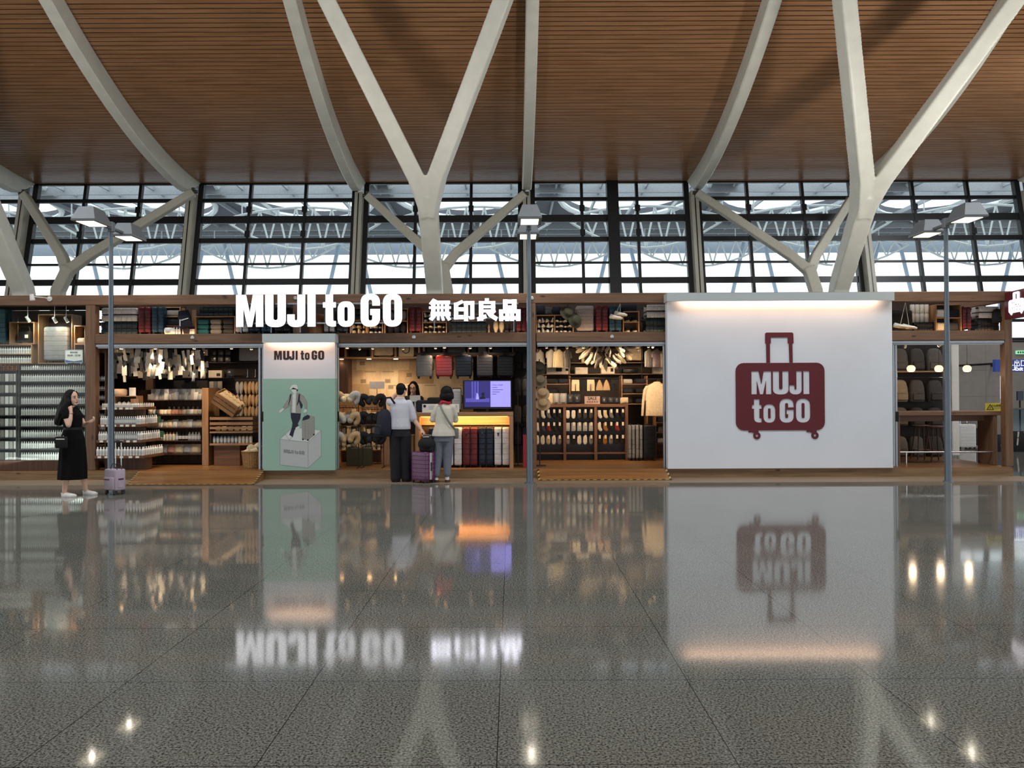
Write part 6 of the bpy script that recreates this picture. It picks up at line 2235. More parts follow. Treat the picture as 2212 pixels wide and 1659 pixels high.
# rail with hung goods
b = MB()
rz = Zc(817, 17.0, 1290)
b.tube([(at(1228, 817, 17).x, 17.0, rz), (at(1342, 817, 17).x, 17.0, rz)], .010, 8)
for x in (1229, 1341):
    b.tube([(at(x, 817, 17).x, 17.0, rz), (at(x, 817, 17).x, 17.0, 2.4995)], .008, 8)
tag(b.build('hanging_rail', DARKM, None, True), 'dark hanging rail behind the sock rack', 'rail')
for i, (x, k, m_) in enumerate(((1243, 0, C_CREAM), (1260, 0, C_BLKC), (1276, 0, C_CREAM), (1295, 1, C_TAN), (1310, 1, C_TAN), (1327, 0, C_BLKC))):
    p = at(x, 820, 17)
    o = thing('hung_garment', '%s hung on the dark rail behind the sock rack, %s from the left' % (['short cream garment', 'short black garment', 'small cream garment', 'tan tapered pouch', 'tan tapered pouch', 'black garment'][i], od(i)), 'garment', (p.x, 17.0, rz), None, 'garments on the dark rail')
    b = MB(); b.tube([(0, 0, .012), (0, -.0, -.03)], .004, 6)
    if k == 0:
        b.tube([(-.08, 0, -.035), (.08, 0, -.035)], .006, 6)
    b.build('hanger', WIRE, o)
    b = MB()
    if k:
        b.loft([(0, 0, -.25, .075, .03, .7), (0, 0, -.2, .072, .035, .7), (0, 0, -.1, .045, .025, .8), (0, 0, -.035, .012, .01, .8)], 14)
    else:
        b.loft([(-.045, 0, -.26, .036, .02, .6), (-.042, 0, -.1, .04, .025, .6)], 12); b.loft([(.045, 0, -.26, .036, .02, .6), (.042, 0, -.1, .04, .025, .6)], 12); b.loft([(0, 0, -.12, .085, .028, .6), (0, 0, -.03, .075, .02, .6)], 14)
    b.build('cloth', m_, o, True)
# hung shirts
def shirt(label, x, ytop, d, m, rot=0, s=1.0, long_=True, group=None, z=None):
    p = at(x, ytop, d)
    t = thing('hung_shirt', label, 'shirt', (p.x, d, z if z is not None else p.z), (0, 0, rot), group)
    b = MB(); b.tube([(0, 0, 0), (.02, 0, .035), (.045, 0, .02), (.045, 0, -.0)], .004, 6); b.tube([(-.17, 0, -.07), (0, 0, 0), (.17, 0, -.07)], .007, 6); b.build('hanger', OAK, t)
    b = MB()
    b.loft([(0, 0, -.62, .21, .05, .7), (0, 0, -.55, .205, .06, .7), (0, 0, -.35, .2, .06, .7), (0, 0, -.17, .205, .06, .75), (0, 0, -.09, .19, .05, .8), (0, 0, -.055, .12, .045, .9), (0, 0, -.02, .065, .04, 1), (0, 0, -.005, .055, .035, 1)], 22)
    sl = (-.62 if long_ else -.3)
    for s_ in (-1, 1):
        b.tube([(s_ * .17, 0, -.09), (s_ * .215, 0, -.16), (s_ * .245, -.01, sl * .6), (s_ * .262, -.02, sl)], [.055, .055, .045, .038], 10, True, .6)
    o = fused('shirt_body', b, m, t, .008, 3)
    b = MB()
    for k in range(5):
        b.box(-.006, .006, -.067, -.058, -.14 - .09 * k, -.128 - .09 * k)
    b.build('button_row', C_WHITE, t)
    if s != 1:
        t.scale = (s, s, s)
    return t
shirt('cream long-sleeved shirt on a wooden hanger, at the right beside the billboard', 1419, 824, 16.3, cmat('cream_linen_shirt', (222, 202, 168), .85, bump=.15, scale=30), R(-6), 1.1)
b = MB()
q = at(1419, 819, 16.32)
b.tube([(q.x - .3, 16.3, q.z + .002 - .0), (q.x + .3, 16.3, q.z + .002)], .008, 8)
b.tube([(q.x - .3, 16.3, q.z), (q.x - .3, 16.3, 2.4995)], .008, 8)
b.tube([(q.x + .3, 16.3, q.z), (q.x + .3, 16.3, 2.4995)], .008, 8)
tag(b.build('hanging_rail', DARKM, None, True), 'dark hanging rail carrying the cream shirt', 'rail')
b = MB(); zq = 2.44
b.tube([(at(1158, 745, 17.2).x, 17.2, zq), (at(1440, 745, 17.2).x, 17.2, zq)], .009, 8)
for x in (1160, 1300, 1438):
    b.tube([(at(x, 745, 17.2).x, 17.2, zq), (at(x, 745, 17.2).x, 17.2, 2.4995)], .008, 8)
tag(b.build('hanging_rail', DARKM, None, True), 'dark ceiling rail of hung shirts at the top of the sock bay', 'rail')
for i, (x, m_, nm) in enumerate(((1166, C_LGRYC, 'pale grey'), (1190, C_LGRYC, 'pale grey'), (1207, C_CREAM, 'cream'), (1225, C_GRYC, 'grey'), (1402, C_LGRYC, 'pale grey'), (1419, cmat('lilac_cloth', (176, 160, 168), .85), 'lilac'), (1434, C_CREAM, 'cream'))):
    shirt('%s shirt hanging from the ceiling rail of the sock bay, %s from the left' % (nm, od(i)), x, 750, 17.2, m_, R(60 - 10 * (i % 3)), .62, i % 2 == 0, 'shirts on the ceiling rail', z=zq - .02)
# shoe cluster hanging from the ceiling
random.seed(5)
cc = at(1308, 762, 15.9)
b = MB(); b.tube([(0, 0, 0), (0, 0, 2.4995 - cc.z)], .012, 8); b.ball((0, 0, 0), .06, 12, 8)
for k in range(14):
    a = 2 * pi * k / 14
    b.tube([(0, 0, 0), (.5 * cos(a), .28 * sin(a), -.02 + .03 * (k % 4))], .004, 5)
    b.tube([(0, 0, 0), (.3 * cos(a), .17 * sin(a), -.13)], .004, 5)
put('shoe_mobile', b.mesh('shoe_mobile', DARKM, True), 'dark ceiling stem and spokes holding the cluster of canvas shoes', 'mobile', tuple(cc))
n = 0
cand = [cmat('canvas_shoe', (196, 188, 170), .8), cmat('grey_canvas_shoe', (150, 144, 134), .8), C_BLKC]
for ring_, (rad, zz, cnt) in enumerate(((.52, .08, 12), (.42, -.03, 11), (.30, -.14, 9), (.14, -.22, 5))):
    for k in range(cnt):
        a = 2 * pi * (k + .4 * ring_) / cnt
        p = cc + Vector((rad * cos(a), rad * .55 * sin(a), zz + random.uniform(-.03, .03)))
        dirv = Vector((cos(a), sin(a) * .7, -.35 - .3 * ring_)).normalized()
        dirv = (dirv + Vector((random.uniform(-.45, .45), random.uniform(-.4, .4), random.uniform(-.35, .35)))).normalized()
        rot = ((-dirv if (k + ring_) % 3 else dirv).to_track_quat('Y', 'Z') @ Euler((0, random.uniform(-1, 1), 0)).to_quaternion()).to_euler()
        m_ = cand[2] if (k + ring_) % 6 == 2 else cand[(k + ring_) % 2]
        put('shoe', shoe_mesh(m_, C_CREAM), '%s canvas shoe in the hanging cluster, %s ring, %s around' % ({0: 'pale', 1: 'grey', 2: 'black'}[cand.index(m_)], ['top outer', 'second', 'third', 'lowest'][ring_], od(k)), 'shoe', tuple(p), rot, (1, 1, 1), group='shoes in the hanging cluster')
# hats down the post
for i, (x, y, m_) in enumerate(((1164, 794, C_OLIVE), (1166, 822, cmat('taupe_cloth', (130, 116, 92), .9)), (1171, 850, C_TAN), (1173, 872, C_TAN))):
    p = at(x, y, 15.15)
    t = thing('hat', '%s brimmed hat hanging by the middle post, %s from the top' % (['olive', 'taupe', 'tan', 'tan'][i], od(i)), 'hat', (p.x, 15.15, p.z), (R(62), R(28 - 10 * i), 0), 'hats by the post')
    link('crown', hat_mesh(m_), t, None, None, (.82, .82, .9))
b = MB(); b.tube([(0, 0, .014), (0, 0, Zc(776, 15.35, 1166) - PZ)], .010, 8); b.lathe((0, 0, .001), [(.12, 0), (.12, .012), (.03, .016)], 20)
for i, y in enumerate((790, 818, 846, 868)):
    z = Zc(y, 15.3, 1166) - PZ
    b.tube([(0, 0, z), (0, -.16, z)], .005, 6)
put('hat_stand', b.mesh('hat_stand', WIRE, True), 'thin dark stand carrying hats beside the middle post', 'stand', (at(1166, 980, 15.35).x, 15.35, PZ))
# suitcases at the right end of the socks, low shelves
for x0, x1, m_, nm in ((1358, 1373, C_GREY, 'left'), (1374.5, 1389.5, C_GREY, 'right')):
    a, c = at(x0, 980, 16.3), at(x1, 980, 16.3)
    suitcase('slim grey suitcase right of the sock rack, the %s of two' % nm, .36, c.x - a.x, .70, m_, ((a.x + c.x) / 2, 16.52, PZ + .001), R(-90), group='slim grey suitcases')
suitcase('black suitcase right of the slim grey pair, by the billboard', .26, .34, .70, C_BLACK, (at(1405, 980, 16.3).x, 16.5, PZ + .001), tag_=False)
t2, xa, xb, zz = shelf_unit('side_shelf', 'low shelf of folded clothes at the right end of the sock bay', 1415, 1446, [912, 934, 958], 17.0, .3, OAK, top=Zc(890, 17.0, 1430))
for k, z in enumerate(zz):
    put('folded_cloth', fold_mesh(.2, .2, .11, [C_DGREY, C_GRYC, C_LGRYC][k]), 'folded %s clothing on the low right shelf' % ['charcoal', 'grey', 'pale'][k], 'garment', ((xa + xb) / 2, 17.14, z + .0005))
for i, x in enumerate((1224, 1412)):
    p = at(x, 757, 15.5)
    track_spot('pale track spotlight at the top of the sock bay, %s' % ['left', 'right'][i], (p.x, 15.5, 2.40), (p.x + .3 * (1 - 2 * i), 16.8, 1.3), 14)

# ------------------------------------------------------------------ the counter bay at the right
xq0 = at(1936, 880, 17.0).x
xq1 = at(2053, 880, 17.0).x
b = MB(); b.box(xq0 - .3, xq1, 17.3, 17.34, PZ, 2.49); structure(b.build('wall_bag_shop', mat('near_black_panel', (30, 26, 24), .7)))
b = MB()
zsf = Zc(801, 16.95, 2000)
b.box(xq0 - .2, xq1 - .02, 16.95, 17.296, zsf - .03, zsf)
tag(b.build('wall_shelf', OAK), 'warm-lit wall shelf of grey backpacks behind the pendant globes', 'shelf')
b = MB()
for y in (815, 897):
    z = Zc(y, 17.0, 2000)
    b.tube([(xq0 - .2, 17.265, z), (xq1 - .02, 17.265, z)], .012, 8)
    for x in (xq0 - .1, xq1 - .1):
        b.tube([(x, 17.265, z), (x, 17.298, z)], .009, 6)
tag(b.build('hanging_rail', CHROME, None, True), 'chrome wall rails carrying backpacks at the right', 'rail')
BG = [cmat('khaki_grey_cloth', (104, 94, 80), .9), cmat('mid_grey_cloth', (84, 80, 76), .9), C_DGREY, cmat('tan_grey_cloth', (150, 132, 104), .9)]
for r_, (yb, h, ms) in enumerate(((799, .47, (1, 2, 1)), (868, .46, (3, 1, 2)), (920, .38, (0, 2, 2)), (976, .42, (0, 1, 2)))):
    for c_, x in enumerate((1951, 1987, 2026)):
        p = at(x, yb, 16.95)
        z = zsf + .001 if r_ == 0 else PZ + .002 if r_ == 3 else p.z
        t = backpack('%s backpack behind the counter table, %s row, %s from the left' % (['khaki', 'grey', 'charcoal', 'tan'][ms[c_]], ['top', 'second', 'third', 'lowest'][r_], od(c_)), (p.x, 17.1, z), BG[ms[c_]], 1, random.uniform(-.15, .15), h, .31, group='backpacks at the right')
        if r_ in (1, 2):
            zr_ = Zc((815, 897)[r_ - 1], 17.0, 2000)
            b = MB(); b.tube([(0, .02, h * 1.04), (0, .10, zr_ - z + .01), (0, .165, zr_ - z + .018)], .004, 5); b.build('hook', CHROME, t)
# counter table
dt = 15.05
zt2 = Zc(888.5, dt, 2050)
t = thing('counter_table', 'long brown counter table with slab leg under the pendant globes', 'table', (0, 0, 0))
xa, xb = at(1938, 890, dt).x, at(2166, 890, dt).x
b = MB(); b.box(xa, xb - .02, dt, dt + .55, zt2 - .075, zt2, .004); b.build('table_top', wood('brown_table', (130, 98, 74), (104, 76, 56), 'X', .45), t)
xl0, xl1 = at(2147, 950, dt).x, at(2156, 950, dt).x
b = MB(); b.box(xl0, xl1, dt + .02, dt + .53, PZ + .001, zt2 - .076, .003); b.build('slab_leg', PINEZ, t)
b = MB(); b.box(xa + .02, xl0 - .001, dt + .3, dt + .33, zt2 - .19, zt2 - .076); b.build('apron', PINE, t)
b = MB(); b.box(xa + .02, xa + .06, dt + .02, dt + .53, PZ + .001, zt2 - .076); b.build('slab_leg', PINEZ, t)
# foot rail and stools
b = MB(); zr2 = Zc(977, dt, 2020)
b.tube([(xa + .062, dt + .06, zr2), (xl0 - .001, dt + .06, zr2)], .015, 10)
x = at(1961, 980, dt).x
b.tube([(x, dt + .06, zr2), (x, dt + .06, PZ + .001)], .012, 10)
tag(b.build('foot_rail', CHROME, None, True), 'steel foot rail under the counter table', 'rail')
def stool(label, x, d):
    t = thing('bar_stool', label, 'stool', (at(x, 980, d).x, d, PZ), None, 'bar stools')
    b = MB(); b.lathe((0, 0, 0), [(.15, .645), (.17, .655), (.17, .675), (.15, .685)], 24); b.build('seat', WALZ, t, True)
    for k in range(4):
        a = pi / 4 + k * pi / 2
        b = MB(); b.tube([(.2 * cos(a), .2 * sin(a), .001), (.11 * cos(a), .11 * sin(a), .644)], [.013, .017], 8); b.build('leg', WALZ, t, True)
    b = MB(); b.tube([(.17 * cos(2 * pi * k / 4 + pi / 4), .17 * sin(2 * pi * k / 4 + pi / 4), .2) for k in range(5)], .008, 6); b.build('stretcher', OAK, t)
stool('oak bar stool behind the counter table, half hidden by the right lamp pole', 2020, 16.0)
stool('oak bar stool at the left behind the counter table', 1990, 16.35)
# pendants
GLOBE = glow('warm_globe_glow', (255, 226, 178), 1.3)
for i, x in enumerate((1968, 2028, 2089)):
    p = at(x, 796, 15.3)
    t = thing('pendant_lamp', 'glowing round pendant lamp over the counter table, %s of three from the left' % od(i), 'lamp', (p.x, 15.3, p.z), None, 'pendant lamps')
    b = MB(); b.lathe((0, 0, 0), [(.03, -.062), (.062, -.05), (.075, -.01), (.072, .02), (.05, .05), (.02, .06)], 20); b.build('globe', GLOBE, t, True)
    b = MB(); b.tube([(0, 0, .06), (0, 0, .12), (0, 0, 2.4995 - p.z)], [.010, .004, .003], 6); b.build('cord', WIRE, t)
    light('POINT', 'pendant_glow', (0, 0, -.13), 3, WARM, None, t, shadow_soft_size=.06)
p = at(2032, 757, 15.6)
track_spot('pale track spotlight behind the right lamp pole', (p.x, 15.6, 2.40), (p.x - .5, 17.0, 1.6), 6)
# yellow warning sign on the table
t = thing('warning_sign', 'yellow warning sign with black triangle on the counter table', 'sign', (0, 0, 0))
p0, p1 = at(2129, 885, dt + .1), at(2163, 869, dt + .1)
b = MB(); b.box(p0.x, p1.x, dt + .1, dt + .108, zt2 + .001, zt2 + .145); b.box(p0.x + .1, p1.x - .1, dt + .108, dt + .16, zt2 + .001, zt2 + .006); b.build('card', cmat('yellow_card', (214, 196, 60), .5), t)
cx, cz = p0.x + .085, zt2 + .02
tri = [(cx - .07, cz), (cx + .07, cz), (cx, cz + .11)]
tri2 = [(cx - .048, cz + .012), (cx + .048, cz + .012), (cx, cz + .088)]
link('triangle_mark', curve_mesh('triangle_mark', [tri, tri2], .002, INK), t, (0, dt + .0985, 0))
b = MB(); b.box(cx - .005, cx + .005, dt + .0975, dt + .0995, cz + .03, cz + .066); b.box(cx - .005, cx + .005, dt + .0975, dt + .0995, cz + .017, cz + .025); b.build('exclamation_mark', INK, t)
link('lettering', text_mesh('lettering', '小心玻璃', .045, .002, INK, bold=.001), t, (p1.x - .095, dt + .0985, zt2 + .095))
b = MB()
for k in range(2):
    b.box(p1.x - .17, p1.x - .03, dt + .0975, dt + .0995, zt2 + .035 + .022 * k, zt2 + .043 + .022 * k)
b.build('small_print', LINEI, t)
# white column and grey wall block beyond the shop
c0, c1 = at(2054, 880, 17.4).x, at(2070, 880, 17.4).x
b = MB(); b.box(c0, c1, 17.36, 17.6, PZ + .001, 2.49, .004); b.box(c0 + (c1 - c0) * .12, c0 + (c1 - c0) * .18, 17.355, 17.36, PZ + .001, 2.49)
tag(b.build('white_column', C_WHITE), 'white square column behind the right lamp pole', 'column')
dB_ = 23.0
w0, w1 = at(2040, 880, dB_).x, at(2161, 880, dB_).x
b = MB(); b.box(w0, w1, dB_, dB_ + .5, 0, 2.95)
b.mi = 1
for z in (.62, 1.35, 2.08):
    b.box(w0, w1, dB_ - .003, dB_, z, z + .01)
b.box(at(2130, 880, dB_).x, at(2130, 880, dB_).x + .01, dB_ - .003, dB_, 0, 2.95)
structure(b.build('wall_right', [GREYW, LINEI]))
suitcase('white suitcase standing on the hall floor beyond the counter table', .44, .26, .64, C_WHITE, (at(2090, 973, 21.4).x, 21.5, .001), tele=.12)
suitcase('dark suitcase half hidden behind the white suitcase beyond the counter', .3, .26, .5, C_BLACK, (at(2109, 970, 22).x, 22.2, .001))
# things seen past the right corner post
def duffel(label, x, d, w, h, m, g):
    p = at(x, 985, d)
    t = thing('travel_bag', label, 'bag', (p.x, d, .001), None, g)
    b = MB(); b.loft([(0, 0, 0, w * .48, .17, .5), (0, 0, h * .3, w * .5, .19, .5), (0, 0, h * .7, w * .45, .17, .6), (0, 0, h, w * .2, .08, .8)], 20); b.build('body', m, t, True)
    for s in (-1, 1):
        b = MB(); b.tube([(s * w * .25, -.16, .02), (s * w * .24, -.19, h * .5), (s * w * .12, -.11, h * .98)], .02, 6, True, .4); b.build('strap', C_LGRYC, t, True)
duffel('black backpack with pale straps on the floor past the right corner post', 2201, 20.5, .6, .5, C_BLKC, None)
duffel('dark bag on the floor between table leg and right corner post', 2164, 20.5, .46, .42, C_NAVYC, None)
t = thing('exit_sign', 'long blue exit sign with white lettering past the right corner', 'sign', (0, 0, 0))
dE = 21.0
p0, p1 = at(2150, 803, dE), at(2262, 776, dE)
b = MB(); b.box(p0.x, p1.x, dE, dE + .12, p0.z, p1.z, .004); b.build('sign_box', glow('blue_sign_glow', (36, 56, 120), .5), t)
WLET = glow('white_sign_lettering', (236, 238, 255), 1.0)
q = at(2201, 784.5, dE)
kb = MB()
s = .0052
for bars_, ox in (([(-1.2, 16, 1.2, -14), (-10, 12, -7.6, 1), (7.6, 12, 10, 1), (-10, 3, 10, .7), (-13, -2, -10.6, -14), (10.6, -2, 13, -14), (-13, -11.8, 13, -14.2)], 0), ([(-11, 13, -8, -13), (8, 13, 11, -13), (-11, 13, 11, 10.2), (-11, -10.2, 11, -13)], 30)):
    for x0, z0, x1, z1 in bars_:
        kb.box(q.x - .05 + (ox + x0) * s, q.x - .05 + (ox + x1) * s, dE - .004, dE - .0005, q.z + min(z0, z1) * s, q.z + max(z0, z1) * s)
kb.build('lettering', WLET, t)
link('lettering', text_mesh('lettering', 'Exit', .13, .004, WLET, bold=.003), t, (q.x - .0, dE - .003, at(2200, 797, dE).z))
kb = MB()
a = at(2187.5, 789, dE)
kb.tube([(a.x - .045, dE - .004, a.z - .12), (a.x + .045, dE - .004, a.z - .12), (a.x + .045, dE - .004, a.z + .12), (a.x - .045, dE - .004, a.z + .12)], .012, 6)
kb.tube([(a.x - .09, dE - .004, a.z), (a.x + .01, dE - .004, a.z)], .012, 6)
kb.build('door_symbol', WLET, t)
for x in (2160, 2240):
    b = MB(); qq = at(x, 775, dE); b.tube([(qq.x, dE + .121, p1.z - .1), (qq.x, 27.98, p1.z - .1)], .03, 6); b.build('wall_bracket', DARKM, t)
t = thing('emergency_sign', 'small green emergency exit sign on the grey wall at the right edge', 'sign', (0, 0, 0))
p0, p1 = at(2196, 765, 27.9), at(2222, 757, 27.9)
b = MB(); b.box(p0.x, p1.x, 27.93, 27.975, p0.z, p1.z); b.build('sign_box', glow('pale_green_glow', (150, 214, 170), .6), t)
b = MB()
for k in range(4):
    b.box(p0.x + .05 + .08 * k, p0.x + .1 + .08 * k, 27.926, 27.9295, p0.z + .03, p1.z - .03)
b.build('lettering', cmat('green_print', (20, 110, 70)), t)
t = thing('kiosk_screen', 'dark screen on a slim stand past the right corner', 'screen', (0, 0, 0))
p0, p1 = at(2198, 865, 24), at(2211, 845, 24)
b = MB(); b.box(p0.x, p1.x, 24, 24.05, p0.z, p1.z); b.build('screen', cmat('dark_blue_screen', (28, 36, 58), .3), t)
b = MB(); b.tube([((p0.x + p1.x) / 2, 24.03, .01), ((p0.x + p1.x) / 2, 24.03, p0.z)], .025, 8); b.box((p0.x + p1.x) / 2 - .15, (p0.x + p1.x) / 2 + .15, 23.9, 24.2, .001, .02); b.build('stand', DARKM, t)
t = thing('glass_barrier', 'glass barrier with steel top rail past the right corner', 'barrier', (0, 0, 0))
q0, q1 = at(2186, 886, 23).x, at(2290, 886, 23).x
b = MB(); b.box(q0, q1, 23, 23.012, .03, .98); b.build('glass_panel', glass('blue_glass', (.72, .84, .92), .6), t)
b = MB(); b.tube([(q0, 23.006, 1.0), (q1, 23.006, 1.0)], .025, 8); b.build('top_rail', CHROME, t, True)
for x in (q0, (q0 + q1) / 2, q1):
    b = MB(); b.tube([(x, 23.04, .001), (x, 23.04, 1.0)], .02, 8); b.build('baluster', CHROME, t, True)

for i, (x, d, tx, td, tz, e, nm) in enumerate(((750, 15.02, 750, 15.3, 1.1, 20, 'register bay'), (806, 15.3, 780, 16.4, .9, 20, 'register bay'), (960, 15.02, 960, 15.4, 1.2, 6, 'register bay'), (1180, 15.3, 1200, 16.6, 1.0, 46, 'sock bay'), (1260, 15.3, 1260, 16.6, .9, 48, 'sock bay'), (1340, 15.3, 1330, 16.6, .9, 46, 'sock bay'), (1400, 15.2, 1419, 16.3, 1.2, 52, 'sock bay'), (1290, 16.4, 1290, 17.4, 1.6, 32, 'sock bay'), (1380, 16.5, 1370, 17.4, 1.7, 20, 'sock bay'), (1200, 16.4, 1200, 17.5, 1.7, 22, 'sock bay'), (1955, 15.9, 1950, 17.1, 1.5, 9, 'counter bay'))):  # more hidden spots, added to raise the light inside these bays
    p = at(x, 745, d)
    track_spot('added fill spotlight hidden under the ceiling, %s, %s' % (nm, od(i)), (p.x, d, 2.40), (at(tx, 900, td).x, td, tz), e)
# ------------------------------------------------------------------ goods on the loft above the openings
DL = 15.06
Z0 = 2.6075
def up_case(label, x0, x1, y0, m, side=True, d=DL, thick=.36):
    h = (721 - y0) * d / F
    p0, p1 = at(x0, 700, d), at(x1, 700, d)
    w = p1.x - p0.x
    c = (p0.x + p1.x) / 2
    if side:
        return suitcase(label, thick, w, h, m, (c, d + thick / 2, Z0), R(-90))
    return suitcase(label, w, .24, h, m, (c, d + .14, Z0), 0)
lie_px('dark teal suitcase lying on the loft, right of the left post', 212, 296, 691, 720, DL, C_TEAL, Z0)
lie_px('white suitcase lying on the dark one on the loft, right of the left post', 213, 295, 660, 690, DL, C_WSH, Z0 + 29 * DL / F + .002)
up_case('maroon suitcase upright on the left loft, between white and petrol blue ones', 298, 325, 660, C_MAR)
up_case('petrol blue suitcase upright on the left loft', 327, 353, 660, C_BLUE)
b = MB(); q0, q1 = at(363, 710, DL).x, at(416, 710, DL).x; b.box(q0, q1, DL + .12, DL + .4, Z0, Z0 + .165); tag(b.build('wooden_riser', WALZ), 'brown wooden block under the small crate on the left loft', 'block')
o, ca, cb, cz, ch = cubby('two-shelf wooden crate with folded cloths on the left loft', 355, 390, 658, 700, DL + .13, .26, 2, 1, z=Z0 + .166)
put('folded_cloth', fold_mesh(.25, .2, .13, C_NAVYC), 'navy folded cloth in the two-shelf crate on the left loft', 'cloth', ((ca + cb) / 2, DL + .25, cz[0] + .001))
put('folded_cloth', fold_mesh(.25, .2, .12, C_GRYC), 'grey folded cloth in the two-shelf crate on the left loft', 'cloth', ((ca + cb) / 2, DL + .25, cz[1] + .001))
p = at(361, 720, 14.94)
t = thing('aroma_diffuser', 'white diffuser with a warm glowing base on the left loft', 'diffuser', (p.x, 15.04, Z0))
b = MB(); b.lathe((0, 0, 0), [(.075, .025), (.088, .04), (.09, .10), (.075, .125), (.04, .13)], 20); b.build('body', C_WHITE, t, True)
b = MB(); b.lathe((0, 0, 0), [(.06, 0), (.075, .006), (.078, .0245), (.05, .0248)], 20); b.build('glowing_base', glow('amber_glow', (255, 188, 90), 2), t, True)
for i in range(3):
    put('bottle', bottle_mesh(.135, .022, C_WHITE, C_WHITE), 'white bottle beside the glowing diffuser on the left loft, %s from the left' % od(i), 'bottle', (at(375 + 6 * i, 720, 15.0).x, 15.02, Z0), group='white bottles on the left loft')
for i in range(5):
    put('carton', box_mesh(.035, .05, .10, C_CARD), 'small pale carton on the left loft, %s from the left' % od(i), 'carton', (at(396 + 5.2 * i, 720, 15.0).x, 15.02, Z0), group='small cartons on the left loft')
t = thing('shoulder_bag', 'navy shoulder bag with white straps on the left loft', 'bag', (at(402, 700, 15.0).x, 14.99, 2.735), (0, R(-8), 0))
b = MB(); b.loft([(0, 0, 0, .10, .05, .5), (0, 0, .03, .115, .06, .45), (0, 0, .2, .11, .055, .5), (0, 0, .31, .09, .03, .6)], 18); b.build('body', C_NAVYC, t, True)
b = MB(); b.tube([(-.08, -.062, .03), (-.06, -.066, .15)], .010, 6); b.tube([(-.04, -.066, .13), (.09, -.064, .15)], .010, 6); b.build('white_strap', C_WHITE, t, True)
b = MB(); b.tube([(-.05, 0, .29), (-.04, 0, .37), (.04, 0, .37), (.05, 0, .29)], .009, 6); b.build('handle', C_NAVYC, t, True)
b = MB(); b.box(-.05, .05, -.02, .05, -.126, -.001); b.build('stand_foot', WALZ, t)
o, ca, cb, cz, ch = cubby('wide wooden crate of teal and grey clothes on the left loft', 421, 508, 681, 721, DL, .3, 1, 1, z=Z0)
for i, (m_, nm) in enumerate(((C_TEALC, 'teal'), (C_GRYC, 'grey'), (C_DGREY, 'charcoal'))):
    for k in range(3):
        put('folded_cloth', fold_mesh(.20, .22, .088, m_), '%s folded cloth in the wide crate, %s' % (nm, ['bottom', 'middle', 'top'][k]), 'cloth', (ca + .12 + (cb - ca - .24) * i / 2, DL + .13, cz[0] + .001 + .089 * k))
lie_px('dark suitcase lying on the wide crate of the left loft', 424, 504, 658, 679, DL, C_TEAL, Z0 + 40 * DL / F + .003, deep=.3)
# behind the letters
up_case('grey suitcase behind the first glowing letter', 508, 536, 664, C_LGREY)
up_case('navy suitcase behind the second glowing letter', 538, 562, 664, C_NAVY)
up_case('petrol blue suitcase behind the second glowing letter', 564, 588, 668, C_BLUE)
up_case('black suitcase behind the third glowing letter', 592, 628, 662, C_BLACK)
b = MB(); b.lathe((0, 0, 0), [(.14, 0), (.155, .1), (.165, .2), (.16, .3), (.145, .38)], 20)
put('wooden_barrel', b.mesh('wooden_barrel', wood('barrel_stave', (176, 124, 78), (130, 84, 48), 'Z', .5, False), True), 'brown wooden barrel on the loft behind the fourth glowing letter', 'barrel', (at(678, 700, DL).x, DL + .2, Z0))
up_case('light grey suitcase behind the small letter t', 699, 722, 668, C_LGREY)
up_case('navy suitcase behind the small letter o', 726, 752, 660, C_NAVY)
random.seed(3)
def shoe_crate(label, x0, x1, y0, y1, rows, cols, fills, z=None, depth=.3, d=DL):
    o, ca, cb, cz, ch = cubby(label, x0, x1, y0, y1, d, depth, rows, cols, z=z)
    w = (cb - ca) / cols
    for (r_, c_, m_, s_, nm) in fills:
        n = max(2, round(w / .088))
        for lv in range(max(2, int(ch / .095))):
            for k in range(n):
                x = ca + w * c_ + w * (k + .5) / n + random.uniform(-.006, .006)
                zz = cz[r_] + .095 * lv + .003
                sh = put('shoe', shoe_mesh(m_, s_), '%s, layer %s, %s from left' % (nm, od(lv), od(k)), 'shoe', (x, d + .15, zz + .001), (R(-4 if lv else 0), R(random.uniform(-14, 14)), R(180 if (k + lv) % 2 else 0)), (.88, .95, 1.05), group='shoes in the loft crates')
    return o
shoe_crate('wooden crate of tan shoes below the letters o and G', 756, 792, 690, 721, 1, 1, [(0, 0, C_CREAM, C_CREAM, 'tan shoe in the crate under small letter o')], z=Z0)
shoe_crate('wooden crate of black white-soled shoes below the letter G', 793, 827, 690, 721, 1, 1, [(0, 0, C_BLKC, C_WHITE, 'black shoe in the crate under letter G')], z=Z0)
o, ca, cb, cz, ch = cubby('wooden crate of navy cushions below the last glowing letter', 830, 881, 666, 721, DL, .3, 2, 1, z=Z0)
for r_ in range(2):
    for i in range(3):
        b = MB(); b.ball((0, 0, .1), (.085, .1, .1), 14, 10)
        put('round_cushion', cached(('rc', r_), lambda: b.mesh('round_cushion', [C_NAVYC, C_LGRYC][r_], True)), '%s round cushion by the last glowing Latin letter, %s' % (['navy', 'pale'][r_], ['left', 'middle', 'right'][i]), 'cushion', (ca + .075 + (cb - ca - .15) * i / 2, DL + .14, cz[r_] + .001), scale=(.78, 1, .98))
lie_px('navy suitcase lying on the crates behind the letter G', 757, 826, 664, 688, DL, C_NAVY, Z0 + 31 * DL / F + .003, deep=.3)
up_case('dark red suitcase upright between the two glowing letterings', 883, 911, 662, C_MAR)
shoe_crate('wooden crate of white and black shoes behind the first glowing character', 912, 965, 672, 721, 2, 1, [(1, 0, C_WHITE, C_WHITE, 'white shoe in the crate behind the first character'), (0, 0, C_BLKC, C_CREAM, 'black pale-soled shoe in the crate behind the first character')], z=Z0)
